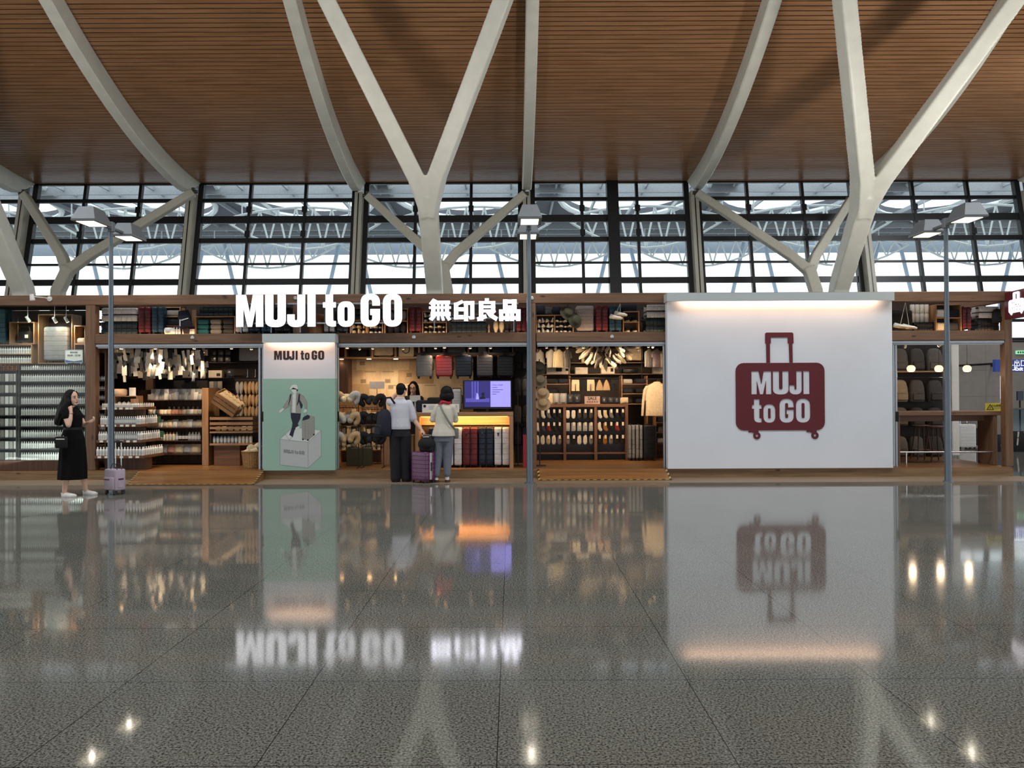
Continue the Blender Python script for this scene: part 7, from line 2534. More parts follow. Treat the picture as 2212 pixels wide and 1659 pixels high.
lie_px('dark teal suitcase lying lowest behind the middle glowing characters', 970, 1051, 695, 720, DL, C_TEAL, Z0)
lie_px('grey suitcase lying on top behind the middle glowing characters', 970, 1049, 668, 693, DL, C_GREY, Z0 + 25 * DL / F + .002)
b = MB(); b.lathe((0, 0, 0), [(.025, 0), (.022, .04), (.014, .09), (.026, .12), (.01, .17)], 12); put('wooden_figurine', b.mesh('wooden_figurine', OAKZ, True), 'small turned wooden figurine under the third glowing character', 'figurine', (at(1056, 715, DL).x, DL + .05, Z0))
t = thing('slipper_pair', 'pale slipper pair standing under the third glowing character', 'slippers', (at(1077, 705, DL).x, DL + .1, Z0 + .129))
for s in (-1, 1):
    link('slipper', slipper_mesh(C_CREAM), t, (s * .052, 0, 0), None, (1.3, 1, 1))
for i, x in enumerate((1095, 1106)):
    b = MB(); b.tube([(0, .04, .0), (0, .04, .18)], [.045, .05], 12); b.ball((0, -.03, .035), (.045, .09, .035), 12, 8); put('boot', b.mesh('boot', C_DGREY, True), 'dark boot under the last glowing character, %s' % ['left', 'right'][i], 'boot', (at(x, 715, DL).x, DL + .12, Z0 + .001))
up_case('maroon suitcase at the right end of the letter row', 1115, 1138, 664, C_MAR)
# loft above the sock bay
shoe_crate('two-cell wooden crate of white and black shoes right of the middle post', 1158, 1239, 681, 721, 1, 2, [(0, 0, C_WHITE, C_WHITE, 'white shoe in the left cell of the two-cell crate'), (0, 1, C_BLKC, C_WHITE, 'black white-soled shoe in the right cell of the two-cell crate')], z=Z0)
zc2 = Z0 + 40 * DL / F + .002
for i, (x, m_, h) in enumerate(((1168, C_NAVYC, .19), (1185, C_DPACK, .14), (1204, C_NAVYC, .17), (1226, C_NAVYC, .15))):
    put('folded_cloth', fold_mesh(.15, .22, h, m_), '%s bundle on the two-cell shoe crate, %s from the left' % (['navy', 'glossy dark', 'navy', 'navy'][i], od(i)), 'cloth', (at(x, 670, DL).x, DL + .15, zc2))
for i, (x, y, rr) in enumerate(((1226, 676, 40), (1243, 692, 70))):
    p = at(x, y, 14.93)
    t = thing('hat', 'olive brimmed hat hanging before the loft crates, the %s one' % ['upper', 'lower'][i], 'hat', (p.x, 14.93, p.z), (R(55), R(rr), 0), 'hats on the loft')
    link('crown', hat_mesh(C_OLIVE), t, None, None, (.85, .85, .85))
    if i == 0:
        b = MB(); b.tube([(p.x, 14.93, p.z + .05), (p.x, 14.975, ZT0 + .01), (p.x + .07, 14.975, 2.9), (p.x + .09, 14.94, at(x, 684, 14.93).z)], .004, 5); tag(b.build('hat_hanger', WIRE), 'thin wire carrying the olive hats on the loft', 'hanger')
up_case('grey suitcase facing front on the loft right of the olive hats', 1245, 1283, 662, cmat('warm_grey_hard_shell', (140, 130, 126), .4), False)
up_case('maroon suitcase on the right loft, left of the petrol blue one', 1287, 1314, 662, C_MAR)
up_case('petrol blue suitcase on the right loft behind the hanging white shoes', 1316, 1343, 662, C_BLUE)
def hung_shoes(label, pts, m_, ztop):
    t = thing('shoe_pair', label, 'shoes', (0, 0, 0))
    for x, y in pts:
        p = at(x, y, 14.93)
        link('shoe', shoe_mesh(m_, C_CREAM), t, (p.x, 14.93, p.z - .04), (R(8), R(12), R(65)))
        b = MB(); b.tube([(p.x, 14.94, p.z + .03), (at(pts[0][0] + 10, 660, 14.97).x, 14.975, ztop)], .004, 5); b.build('lace', C_PAPER, t)
hung_shoes('white canvas shoe pair hung by its laces before the petrol blue suitcase', ((1330, 684), (1340, 677)), C_WHITE, ZT0 + .01)
o, ca, cb, cz, ch = cubby('two-shelf wooden crate with sandals on the right loft', 1346, 1381, 674, 721, DL, .3, 2, 1, z=Z0)
for r_ in range(2):
    for i in range(2):
        put('shoe', shoe_mesh(C_BLKC if i else C_DGREY, C_CREAM), '%s sandal in the two-shelf crate on the right loft, %s shelf' % (['charcoal', 'black'][i], ['lower', 'upper'][r_]), 'shoe', (ca + .065 + (cb - ca - .13) * i, DL + .14, cz[r_] + .001), (0, 0, R(20)), (.9, .9, 1.1))
put('folded_cloth', fold_mesh(.27, .25, .14, C_NAVYC), 'navy bag on top of the two-shelf sandal crate', 'cloth', (at(1361, 660, DL).x, DL + .15, Z0 + 47 * DL / F + .002))
lie_px('dark teal suitcase lying at the right end of the loft beside the billboard', 1390, 1452, 688, 720, DL, C_TEAL, Z0)
lie_px('white suitcase lying on the dark one beside the billboard', 1392, 1452, 657, 686, DL, C_WSH, Z0 + 32 * DL / F + .002)
# loft above the counter bay
for i, (x, h) in enumerate(((1938, .42), (1962, .40))):
    put('folded_cloth', fold_mesh(.24, .25, h, C_BLKC), 'black jacket heap on the far right loft, %s' % ['left', 'right'][i], 'jacket', (at(x, 690, DL).x, DL + .2, Z0 + .001))
hung_shoes('white canvas shoe pair hung at the left of the far right loft', ((1946, 703), (1964, 705)), C_WHITE, ZT0 + .01)
lie_px('black flat case under the rolled towels on the far right loft', 1976, 2020, 699, 720, DL + .05, C_BLACK, Z0, deep=.3)
for r_ in range(2):
    for i in range(4):
        b = MB(); b.tube([(0, 0, 0), (0, 0, .01), (0, 0, .155), (0, 0, .165)], [.035, .042, .042, .035], 12)
        put('rolled_towel', cached('rt', lambda: b.mesh('rolled_towel', C_LGRYC, True)), 'grey rolled towel on the far right loft, %s row, %s from the left' % (['lower', 'upper'][r_], od(i)), 'towel', (at(1981 + 10.2 * i, 690, DL).x, DL + .18, Z0 + 21 * DL / F + .003 + .167 * r_), group='rolled towels')
o, ca, cb, cz, ch = cubby('two-shelf wooden crate on the far right loft behind the lamp pole', 2022, 2077, 662, 721, DL, .3, 2, 1, z=Z0)
for r_, i, m_, nm in ((1, 0, C_WHITE, 'white'), (1, 1, C_NAVYC, 'navy'), (0, 0, C_CREAM, 'cream'), (0, 1, C_DGREY, 'charcoal')):
    put('folded_cloth', fold_mesh(.2, .22, .15, m_), '%s folded cloth in the two-shelf crate on the far right loft' % nm, 'cloth', (ca + .115 + (cb - ca - .23) * i, DL + .14, cz[r_] + .001))
up_case('maroon suitcase on the far right loft beside the two-shelf crate', 2079, 2099, 668, C_MAR)
lie_px('black suitcase lying lowest on the far right loft', 2108, 2160, 692, 720, DL, C_BLACK, Z0, deep=.3)
lie_px('white suitcase lying on the black one on the far right loft', 2110, 2160, 664, 690, DL, C_WSH, Z0 + 28 * DL / F + .002, deep=.3)
backpack('black backpack hanging at the right corner of the loft', (at(2154, 697, 14.98).x, 14.97, Zc(697, 14.98, 2154)), C_BLKC, .55)
# ------------------------------------------------------------------ people
SKIN = mat('skin', (220, 180, 156), .55, 0, .04, 30)
HAIR = mat('black_hair', (14, 12, 12), .6, 0, .2, 60, .2, 0, .2)
LIPS = mat('lips', (160, 84, 78), .5)
EYEM = mat('eye_dark', (24, 18, 16), .3)
def V(*a):
    return Vector(a)
def frame(f, up=(0, 0, 1)):
    f = Vector(f).normalized()
    r = f.cross(Vector(up)).normalized()
    u = r.cross(f).normalized()
    return f, r, u
def ell(b, c, f, r, u, rad):
    """Ellipsoid at c with radii along right, forward, up."""
    M = Matrix((r, f, u)).transposed()
    b.ball(c, rad, 16, 12, M)
def limb(b, pts, rs, n=14):
    b.tube(pts, rs, n)
    for p, r in zip(pts, rs):
        b.ball(p, r * .98, 12, 8)
def hand(b, w, d, n, side, curl=.35, s=1.0):
    d = Vector(d).normalized()
    n = (Vector(n) - d * d.dot(Vector(n))).normalized()
    l = d.cross(n).normalized() * side
    w = Vector(w)
    M = Matrix((l, d, n)).transposed()
    b.ball(w + d * .045 * s, (.040 * s, .052 * s, .017 * s), 14, 10, M)
    limb(b, [w - d * .01, w + d * .03 * s], [.024 * s, .026 * s], 10)
    for i, (off, ln) in enumerate(((.028, .070), (.010, .078), (-.009, .073), (-.027, .058))):
        p = w + d * .085 * s + l * off * s
        pts = [w + d * .06 * s + l * off * .9 * s, p]
        a = 0
        for q in range(3):
            a += curl * (1 + .25 * i * .3)
            p = p + (d * cos(a) + n * sin(a)) * (ln * s / 3)
            pts.append(p)
        limb(b, pts, [.010 * s, .0095 * s, .009 * s, .0082 * s, .007 * s], 8)
    p = w + d * .025 * s + l * .034 * s
    limb(b, [w + d * .012 * s + l * .02 * s, p, p + (d * .6 + l * .65 + n * .35).normalized() * .034 * s, p + (d * .75 + l * .4 + n * .5).normalized() * .062 * s], [.014 * s, .0125 * s, .0105 * s, .0085 * s], 8)
def head(b, c, f, up=(0, 0, 1), s=1.0):
    f, r, u = frame(f, up)
    P = lambda x, y, z: c + r * x * s + f * y * s + u * z * s
    ell(b, P(0, -.012, .03), f, r, u, (.073 * s, .092 * s, .088 * s))
    ell(b, P(0, .028, -.03), f, r, u, (.060 * s, .062 * s, .078 * s))
    ell(b, P(0, .062, -.092), f, r, u, (.030 * s, .026 * s, .022 * s))
    ell(b, P(0, .03, -.075), f, r, u, (.045 * s, .05 * s, .03 * s))
    b.tube([P(0, .084, .014), P(0, .098, -.012), P(0, .108, -.034)], [.008 * s, .010 * s, .014 * s], 8)
    ell(b, P(0, .088, -.062), f, r, u, (.022 * s, .012 * s, .011 * s))
    for sd in (-1, 1):
        ell(b, P(sd * .073, -.012, -.012), f, r, u, (.010 * s, .022 * s, .032 * s))
        ell(b, P(sd * .033, .078, .022), f, r, u, (.022 * s, .010 * s, .006 * s))
    return P, f, r, u
def face(t, P, f, r, u, s=1.0):
    for sd in (-1, 1):
        b = MB(); ell(b, P(sd * .031, .0835, .002), f, r, u, (.013 * s, .006 * s, .006 * s)); b.build('eye', EYEM, t, True)
        b = MB(); b.tube([P(sd * .016, .0895, .024), P(sd * .032, .09, .029), P(sd * .05, .078, .025)], .004 * s, 6); b.build('eyebrow', HAIR, t, True)
    b = MB(); ell(b, P(0, .0965, -.060), f, r, u, (.020 * s, .006 * s, .005 * s)); ell(b, P(0, .095, -.069), f, r, u, (.016 * s, .006 * s, .005 * s)); b.build('lips', LIPS, t, True)
def shoe_low(t, c, dirx, m, ln=.24, w=.045, name='shoe', h=.06):
    """Low shoe from heel to toe along dirx, c under the ankle."""
    d = Vector(dirx).normalized()
    s = Vector((-d.y, d.x, 0))
    b = MB()
    prev = None
    for k, (z, f_, wk) in enumerate(((0, .96, .95), (.012, 1, 1), (.028, .99, .98), (.045, .86, .82), (h, .5, .62))):
        vs = []
        for a in range(20):
            th = 2 * pi * a / 20
            y = cos(th) * ln / 2 * f_ + (.055 if k < 3 else .035 if k == 3 else -.01)
            vs.append(b.bm.verts.new(Vector(c) + d * y + s * (sin(th) * w * wk) + Vector((0, 0, z))))
        if prev:
            b.bridge(prev, vs)
        else:
            b._f(list(reversed(vs)))
        prev = vs
    b._f(prev)
    return b.build(name, m, t, True)
def folded(b, rings, n=40, amp=.0, k=9, ph=0):
    """Loft whose lower rings ripple into cloth folds: rings (cx, cy, cz, rx, ry, ripple)."""
    prev = None
    for cx, cy, cz, rx, ry, rp in rings:
        vs = []
        for q in range(n):
            a = 2 * pi * q / n
            w = 1 + rp * sin(k * a + ph) + rp * .6 * sin((k + 4) * a + 1.3)
            vs.append(b.bm.verts.new((cx + rx * cos(a) * w, cy + ry * sin(a) * w, cz)))
        if prev:
            b.bridge(prev, vs)
        else:
            b._f(list(reversed(vs)))
        prev = vs
    b._f(prev)

# woman in the long black dress
o1 = at(159, 1066, 12.42)
t = thing('person', 'woman in a long black dress with long dark hair, hand at her chin, left', 'person', (o1.x, 12.42, 0))
WB = t
b = MB()
c = V(-.022, 0, 1.475)
P, f, r, u = head(b, c, (.93, -.30, .02))
limb(b, [V(-.025, 0, 1.42), V(-.045, 0, 1.33)], [.048, .055])
b.loft([(-.03, 0, .84, .13, .15), (-.02, 0, 1.0, .10, .125), (-.03, 0, 1.2, .105, .15), (-.045, 0, 1.30, .075, .15), (-.045, 0, 1.335, .05, .08)], 20)
limb(b, [V(-.06, -.155, 1.285), V(.038, -.215, 1.075)], [.044, .036])
limb(b, [V(.038, -.215, 1.075), V(.05, -.19, 1.16), V(.044, -.155, 1.265)], [.036, .033, .023])
hand(b, V(.044, -.155, 1.27), (-.35, .25, .85), (.1, .9, .1), 1, .75, .95)
limb(b, [V(-.05, .155, 1.285), V(.06, .2, 1.06)], [.043, .035])
limb(b, [V(.06, .2, 1.06), V(.12, .16, 1.085), V(.185, .10, 1.11)], [.035, .031, .022])
hand(b, V(.185, .10, 1.11), (.9, -.1, .35), (0, -.6, .6), 1, .5, .95)
limb(b, [V(-.03, -.075, .82), V(-.045, -.085, .45), V(-.06, -.09, .30), V(-.09, -.09, .06)], [.085, .055, .05, .032])
limb(b, [V(-.01, .075, .82), V(.05, .11, .45), V(.07, .13, .30), V(.10, .165, .06)], [.085, .055, .05, .032])
limb(b, [V(-.09, -.09, .05), V(.0, -.09, .03)], [.033, .028])
limb(b, [V(.10, .165, .05), V(.18, .165, .03)], [.033, .028])
fused('body', b, SKIN, t, .0055, 3)
face(t, P, f, r, u)
b = MB()
DRESS = mat('black_dress_cloth', (9, 9, 10), .95, 0, .2, 20, 0, 0, .2)
folded(b, [(-.026, .02, .255, .205, .20, .035), (-.022, .02, .45, .20, .19, .03), (-.016, .01, .68, .185, .175, .02), (-.012, 0, .86, .165, .165, .01), (-.012, 0, .95, .14, .15, .004), (-.012, 0, 1.02, .118, .135, 0), (-.018, 0, 1.12, .13, .155, 0), (-.022, 0, 1.22, .13, .168, 0), (-.04, 0, 1.29, .095, .16, 0), (-.045, 0, 1.335, .062, .09, 0), (-.045, 0, 1.35, .05, .06, 0)])
limb(b, [V(-.05, -.145, 1.285), V(-.01, -.185, 1.20)], [.06, .055])
limb(b, [V(-.05, .145, 1.285), V(0, .18, 1.19)], [.06, .055])
fused('dress', b, DRESS, t, .008, 2)
b = MB(); b.loft([(-.012, 0, 1.0, .124, .141), (-.012, 0, 1.035, .122, .139)], 32, False); b.build('waist_belt', mat('black_belt', (10, 10, 11), .7), t, True)
b = MB()
ell(b, P(0, -.028, .042), f, r, u, (.084, .094, .092))
limb(b, [V(-.06, .01, 1.50), V(-.085, .0, 1.40), V(-.115, -.02, 1.30), V(-.155, -.03, 1.20), V(-.20, -.03, 1.13), V(-.245, -.02, 1.10)], [.095, .105, .11, .10, .075, .035])
limb(b, [P(.070, -.02, .03), V(-.035, -.085, 1.42), V(-.075, -.12, 1.33), V(-.12, -.12, 1.24), V(-.17, -.09, 1.16)], [.035, .045, .055, .055, .03])
limb(b, [P(.05, .03, .085), P(.073, .012, .03), P(.078, 0, -.03)], [.02, .026, .025])
limb(b, [P(-.05, .03, .085), P(-.073, .012, .03), P(-.078, 0, -.05)], [.02, .026, .025])
fused('hair', b, HAIR, t, .007, 12)
WSHOE = mat('white_leather_shoe', (226, 224, 220), .5)
shoe_low(t, V(-.075, -.09, 0), (1, -.06, 0), WSHOE, .24)
shoe_low(t, V(.115, .165, 0), (1, -.06, 0), WSHOE, .235)
b = MB(); b.tube([V(.046, -.158, 1.25) + Vector((.029 * cos(a), .029 * sin(a), .006 * sin(a))) for a in [2 * pi * k / 16 for k in range(17)]], .004, 6); b.build('bracelet', mat('red_cord', (140, 50, 44), .6), t, True)
# her bag
tb_ = thing('handbag', 'small black handbag with a white trim line at the hip of the woman in black', 'bag', (o1.x - .075, 12.42 - .20, .735))
b = MB(); b.box(-.085, .085, -.035, .035, 0, .17, .018, 2); b.build('body', C_BLKC, tb_, True)
b = MB(); b.box(-.062, .068, -.040, -.0355, .128, .142, .002); b.build('white_trim', C_WHITE, tb_)
for x in (-.05, .05):
    b = MB(); b.ball((x, -.038, .18), .007, 8, 6); b.build('ring', CHROME, tb_, True)
b = MB(); b.tube([(-.07, 0, .16), (-.05, -.03, .30), (-.02, -.005, .42), (.03, .05, .56)], .006, 6); b.build('strap', C_BLKC, tb_, True)

# lavender cabin case
oc = at(251, 1058, 12.66)
t = thing('cabin_case', 'small lavender cabin case with raised handle beside the left lamp pole', 'suitcase', (oc.x, 12.62, 0), (0, 0, R(-28)))
LAV = mat('lavender_fabric', (178, 164, 178), .7, 0, .05, 50, .15)
b = MB(); b.box(-.135, .135, -.09, .09, .065, .39, .025, 3); b.build('body', LAV, t, True)
b = MB(); b.box(-.11, .11, -.115, -.088, .085, .27, .018, 2); b.build('front_pocket', LAV, t, True)
b = MB(); b.box(.133, .142, -.05, .05, .11, .25, .004); b.build('side_pocket', LAV, t, True)
b = MB(); b.box(-.10, .03, -.117, -.1155, .225, .24); b.box(.1425, .1445, -.045, .045, .225, .25); b.build('plum_trim', mat('plum_trim', (88, 44, 66), .6), t)
for sx in (-1, 1):
    for sy in (-1, 1):
        b = MB(); b.cyl((sx * .1 - .012, sy * .065, .028), (sx * .1 + .012, sy * .065, .028), .0275, None, 14); b.box(sx * .1 - .022, sx * .1 + .022, sy * .065 - .022, sy * .065 + .022, .04, .068, .004); b.build('wheel', RUB, t, True)
for s in (-1, 1):
    b = MB(); b.tube([(s * .065, .06, .38), (s * .065, .06, .80)], .008, 8); b.build('telescopic_tube', CHROME, t, True)
b = MB(); b.tube([(-.09, .06, .80), (.09, .06, .80)], .016, 10); b.build('grip', BLACK, t, True)
b = MB(); b.box(-.09, .09, .035, .085, .385, .40, .004); b.build('handle_mount', BLACK, t)
for y in (-.06, .02):
    b = MB(); b.tube([(-.02, y, .385), (.02, y, .47), (.10, y, .47), (.13, y, .385)], .006, 6); b.build('tote_handle', mat('plum_brown_strap', (58, 38, 44), .6), t, True)

# man in the white shirt
o2 = at(866, 1040, 14.14)
t = thing('person', 'man in white shirt and dark trousers seen from behind, hand on a suitcase handle', 'person', (o2.x, 14.14, 0))
b = MB()
c = V(.013, .03, 1.565)
P, f, r, u = head(b, c, (.35, .93, -.05))
limb(b, [V(.0, .01, 1.50), V(-.01, .0, 1.39)], [.056, .065])
b.loft([(-.01, 0, .84, .15, .10), (-.01, 0, 1.0, .145, .10), (-.01, 0, 1.25, .16, .105), (-.01, 0, 1.36, .15, .085), (-.01, 0, 1.41, .08, .06)], 20)
limb(b, [V(.15, 0, 1.355), V(.215, .01, 1.09)], [.05, .043])
limb(b, [V(.215, .01, 1.09), V(.29, -.005, .98), V(.355, -.02, .895)], [.042, .036, .027])
hand(b, V(.355, -.02, .895), (.55, -.1, -.65), (-.3, .2, -.5), -1, .8)
limb(b, [V(-.165, 0, 1.36), V(-.21, .16, 1.385)], [.05, .043])
limb(b, [V(-.21, .16, 1.385), V(-.15, .2, 1.46), V(-.08, .2, 1.535)], [.042, .037, .028])
hand(b, V(-.08, .2, 1.535), (.8, .0, .35), (.2, -.6, .1), -1, .5)
limb(b, [V(-.08, .0, .84), V(-.085, .01, .46), V(-.08, 0, .08)], [.09, .06, .04])
limb(b, [V(.075, .0, .84), V(.08, .03, .46), V(.085, .03, .08)], [.09, .06, .04])
fused('body', b, SKIN, t, .0055, 3)
face(t, P, f, r, u)
b = MB()
ell(b, P(0, -.030, .045), f, r, u, (.084, .088, .088))
ell(b, P(0, -.055, -.01), f, r, u, (.072, .052, .075))
limb(b, [P(.076, .01, .03), P(.074, .005, -.005)], [.02, .014])
limb(b, [P(-.076, .01, .03), P(-.074, .005, -.005)], [.02, .014])
fused('hair', b, HAIR, t, .007, 2)
SHIRTM = mat('white_shirt_cloth', (198, 200, 210), .85, 0, .05, 25, .25)
b = MB()
folded(b, [(-.012, 0, .905, .178, .135, .02), (-.012, 0, .96, .182, .14, .018), (-.012, 0, 1.1, .172, .125, .012), (-.012, 0, 1.25, .178, .122, .004), (-.01, 0, 1.35, .172, .105, 0), (-.01, 0, 1.40, .11, .08, 0), (-.005, .0, 1.435, .07, .068, 0)], 40, k=7)
limb(b, [V(.14, 0, 1.345), V(.19, .005, 1.2), V(.215, .01, 1.09)], [.068, .066, .066])
limb(b, [V(-.15, 0, 1.355), V(-.19, .08, 1.37), V(-.205, .13, 1.38)], [.068, .064, .062])
fused('shirt', b, SHIRTM, t, .008, 2)
b = MB(); b.tube([V(-.005 + .066 * cos(a), .0 + .064 * sin(a), 1.44 + .008 * sin(a)) for a in [2 * pi * k / 20 for k in range(21)]], .012, 8); b.build('collar', SHIRTM, t, True)
TROU = mat('navy_black_trousers', (17, 18, 26), .85, 0, .2, 20)
b = MB()
b.loft([(-.012, 0, .78, .175, .13), (-.012, 0, .88, .17, .125), (-.012, 0, .95, .16, .115)], 28)
limb(b, [V(-.085, .0, .80), V(-.095, .005, .46), V(-.09, 0, .12), V(-.09, 0, .06)], [.112, .098, .088, .088])
limb(b, [V(.075, .0, .80), V(.08, .02, .46), V(.09, .03, .12), V(.09, .03, .06)], [.112, .098, .088, .088])
fused('trousers', b, TROU, t, .008, 2)
b = MB(); b.loft([(-.012, 0, .925, .170, .124), (-.012, 0, .955, .168, .122)], 32, False); b.build('belt', C_BLKC, t, True)
shoe_low(t, V(-.09, 0, 0), (-.25, 1, 0), BLACK, .27, .048)
shoe_low(t, V(.09, .03, 0), (.35, 1, 0), BLACK, .27, .048)
bp = backpack('navy backpack on the left shoulder of the man in the white shirt', (o2.x - .285, 14.14 - .03, .785), mat('navy_backpack_cloth', (21, 25, 42), .85, 0, .15, 30), 1, R(-55), .47, .30, None, C_NAVYC)
b = MB(); b.tube([V(.02, .03, .42), V(.10, -.03, .58), V(.13, -.04, .66), V(.16, .05, .665), V(.18, .12, .56)], .018, 6, True, .35); b.build('shoulder_strap', C_NAVYC, bp, True)
# plum suitcase with the black bag on top
os_ = at(914, 1036, 14.0)
t = suitcase('plum purple ribbed suitcase with chrome edge between the man and woman', .36, .24, .53, mat('plum_hard_shell', (92, 44, 84), .25), (os_.x, 14.02, .002), R(-38))
b = MB()
for s in (-1, 1):
    b.tube([(s * .075, .09, .52), (s * .075, .09, .80)], .010, 8)
b.build('telescopic_tube', CHROME, t, True)
b = MB(); b.tube([(-.09, .09, .80), (.09, .09, .80)], .016, 10); b.build('grip', CHROME, t, True)
b = MB(); b.box(.168, .186, -.022, .022, .06, .52, .004); b.build('chrome_edge', CHROME, t)
t = thing('travel_bag', 'soft black bag lying on top of the plum suitcase', 'bag', (os_.x + .065, 13.96, .535))
b = MB(); b.ball((0, 0, .125), (.15, .11, .12), 18, 12); b.box(-.12, .12, -.08, .08, .002, .1, .03, 3)
fused('body', b, C_BLKC, t, .008, 4)
b = MB(); b.box(-.06, .04, -.05, .04, .245, .252); b.build('white_papers', C_PAPER, t)
b = MB(); b.tube([(-.1, -.02, .15), (-.04, -.02, .27), (.05, -.02, .27), (.1, -.02, .15)], .010, 6); b.build('strap', C_DGREY, t, True)

# woman in the cream cardigan
o3 = at(962, 1042, 14.06)
t = thing('person', 'woman in cream cardigan and grey trousers with red scarf seen from behind', 'person', (o3.x, 14.06, 0))
b = MB()
c = V(.03, .03, 1.505)
P, f, r, u = head(b, c, (.12, .98, -.12))
limb(b, [V(.02, .01, 1.45), V(.0, .0, 1.33)], [.048, .055])
b.loft([(-.02, 0, .80, .14, .10), (-.01, 0, .95, .115, .09), (-.005, 0, 1.18, .13, .095), (-.005, 0, 1.29, .125, .075), (0, 0, 1.34, .06, .05)], 20)
limb(b, [V(-.14, 0, 1.29), V(-.215, .02, 1.07)], [.045, .038])
limb(b, [V(-.215, .02, 1.07), V(-.12, .15, 1.05), V(-.01, .19, 1.08)], [.037, .032, .023])
hand(b, V(-.01, .19, 1.08), (.95, .05, .1), (0, -.9, .1), -1, .4, .92)
limb(b, [V(.135, 0, 1.29), V(.175, .06, 1.06)], [.045, .038])
limb(b, [V(.175, .06, 1.06), V(.09, .18, 1.09), V(-.02, .2, 1.13)], [.037, .032, .023])
hand(b, V(-.02, .2, 1.13), (-.95, .0, .1), (0, -.9, .1), 1, .4, .92)
limb(b, [V(-.10, 0, .80), V(-.125, .01, .45), V(-.155, 0, .07)], [.085, .055, .033])
limb(b, [V(.05, 0, .80), V(.035, .02, .45), V(.03, .01, .07)], [.085, .055, .033])
limb(b, [V(-.155, 0, .05), V(-.23, .08, .03)], [.033, .026])
limb(b, [V(.03, .01, .05), V(.035, .12, .03)], [.033, .026])
fused('body', b, SKIN, t, .0055, 3)
face(t, P, f, r, u)
b = MB()
ell(b, P(0, -.02, .035), f, r, u, (.106, .112, .108))
ell(b, P(0, -.035, -.045), f, r, u, (.122, .098, .095))
limb(b, [P(.085, .02, .01), P(.092, .02, -.06)], [.03, .028])
limb(b, [P(-.085, .02, .01), P(-.092, .02, -.06)], [.03, .028])
fused('hair', b, HAIR, t, .007, 2)
CARDI = mat('cream_cardigan_knit', (206, 202, 188), .9, 0, .06, 40, .3)
b = MB()
folded(b, [(-.03, 0, .79, .195, .15, .03), (-.028, 0, .86, .185, .145, .022), (-.018, 0, 1.0, .15, .12, .012), (-.008, 0, 1.15, .148, .115, .004), (-.005, 0, 1.26, .150, .10, 0), (-.002, 0, 1.32, .105, .075, 0), (0, 0, 1.355, .065, .06, 0)], 40, k=6)
limb(b, [V(-.125, 0, 1.28), V(-.19, .01, 1.15), V(-.215, .02, 1.07), V(-.12, .15, 1.05), V(-.05, .18, 1.07)], [.062, .058, .055, .048, .042])
limb(b, [V(.12, 0, 1.28), V(.16, .03, 1.15), V(.172, .06, 1.06), V(.09, .18, 1.09), V(.03, .19, 1.11)], [.062, .056, .052, .047, .042])
fused('cardigan', b, CARDI, t, .008, 2)
b = MB(); b.tube([V(.01 + .072 * cos(a), .0 + .07 * sin(a), 1.365 + .012 * sin(2 * a)) for a in [2 * pi * k / 20 for k in range(21)]], .026, 10); b.tube([V(-.05, -.06, 1.36), V(-.11, -.07, 1.33)], [.022, .01], 8); b.build('red_scarf', mat('red_scarf_cloth', (178, 36, 52), .85), t, True)
GTR = mat('blue_grey_trousers', (112, 118, 130), .85, 0, .08, 25, .2)
b = MB()
b.loft([(-.028, 0, .70, .165, .12), (-.028, 0, .78, .168, .125), (-.025, 0, .84, .155, .115)], 28)
limb(b, [V(-.10, .0, .76), V(-.125, .005, .45), V(-.15, 0, .16), V(-.152, 0, .135)], [.098, .08, .062, .062])
limb(b, [V(.05, .0, .76), V(.04, .015, .45), V(.03, .01, .16), V(.03, .01, .145)], [.098, .08, .062, .062])
fused('trousers', b, GTR, t, .008, 2)
for x, y, dx in ((-.155, 0, (-.75, .7, 0)), (.03, .01, (.05, 1, 0))):
    b = MB(); limb(b, [V(x, y, .12), V(x, y, .05), V(x + .06 * Vector(dx).normalized().x, y + .06 * Vector(dx).normalized().y, .04)], [.037, .038, .034], 12); fused('sock', b, C_WHITE, t, .006, 1)
    b = MB(); b.tube([V(x + .04 * cos(a), y + .04 * sin(a), .125) for a in [2 * pi * k / 14 for k in range(15)]], .005, 6); b.build('sock_stripe', C_DGREY, t, True)
    shoe_low(t, V(x, y, 0), dx, mat('brown_sandal', (74, 56, 46), .6), .24, .046, 'sandal', .036)
t2 = thing('crossbody_bag', 'grey crossbody bag strap across the back of the woman in cream', 'bag', (o3.x, 14.06, 0))
b = MB(); b.tube([V(-.06, -.04, 1.365), V(-.075, -.09, 1.31), V(-.02, -.135, 1.2), V(.06, -.14, 1.06), V(.12, -.125, .97), V(.17, -.02, .90)], .017, 8, True, .25); b.build('strap', mat('grey_strap', (126, 128, 122), .8), t2, True)
b = MB(); b.box(.14, .22, .02, .18, .74, .92, .015, 2); b.build('body', C_GRYC, t2, True)

# cashier behind the counter
o4 = at(893, 840, 16.4)
t = thing('person', 'cashier with glasses and long dark hair behind the counter', 'person', (o4.x, 16.4, PZ + .001))
b = MB()
c = V(.0, -.02, 1.465)
P, f, r, u = head(b, c, (-.12, -.97, -.18))
limb(b, [V(0, .0, 1.41), V(0, .01, 1.30)], [.046, .055])
b.loft([(0, 0, .0, .12, .09), (0, 0, .84, .15, .11), (0, 0, 1.0, .125, .095), (0, 0, 1.2, .14, .1), (0, 0, 1.28, .12, .075), (0, 0, 1.32, .06, .05)], 20)
limb(b, [V(-.15, 0, 1.26), V(-.2, -.05, 1.05), V(-.12, -.22, 1.06)], [.045, .038, .026])
limb(b, [V(.15, 0, 1.26), V(.2, -.05, 1.05), V(.12, -.22, 1.06)], [.045, .038, .026])
hand(b, V(-.12, -.22, 1.06), (.4, -.9, 0), (0, 0, -1), -1, .3, .9)
hand(b, V(.12, -.22, 1.06), (-.4, -.9, 0), (0, 0, -1), 1, .3, .9)
fused('body', b, SKIN, t, .0055, 3)
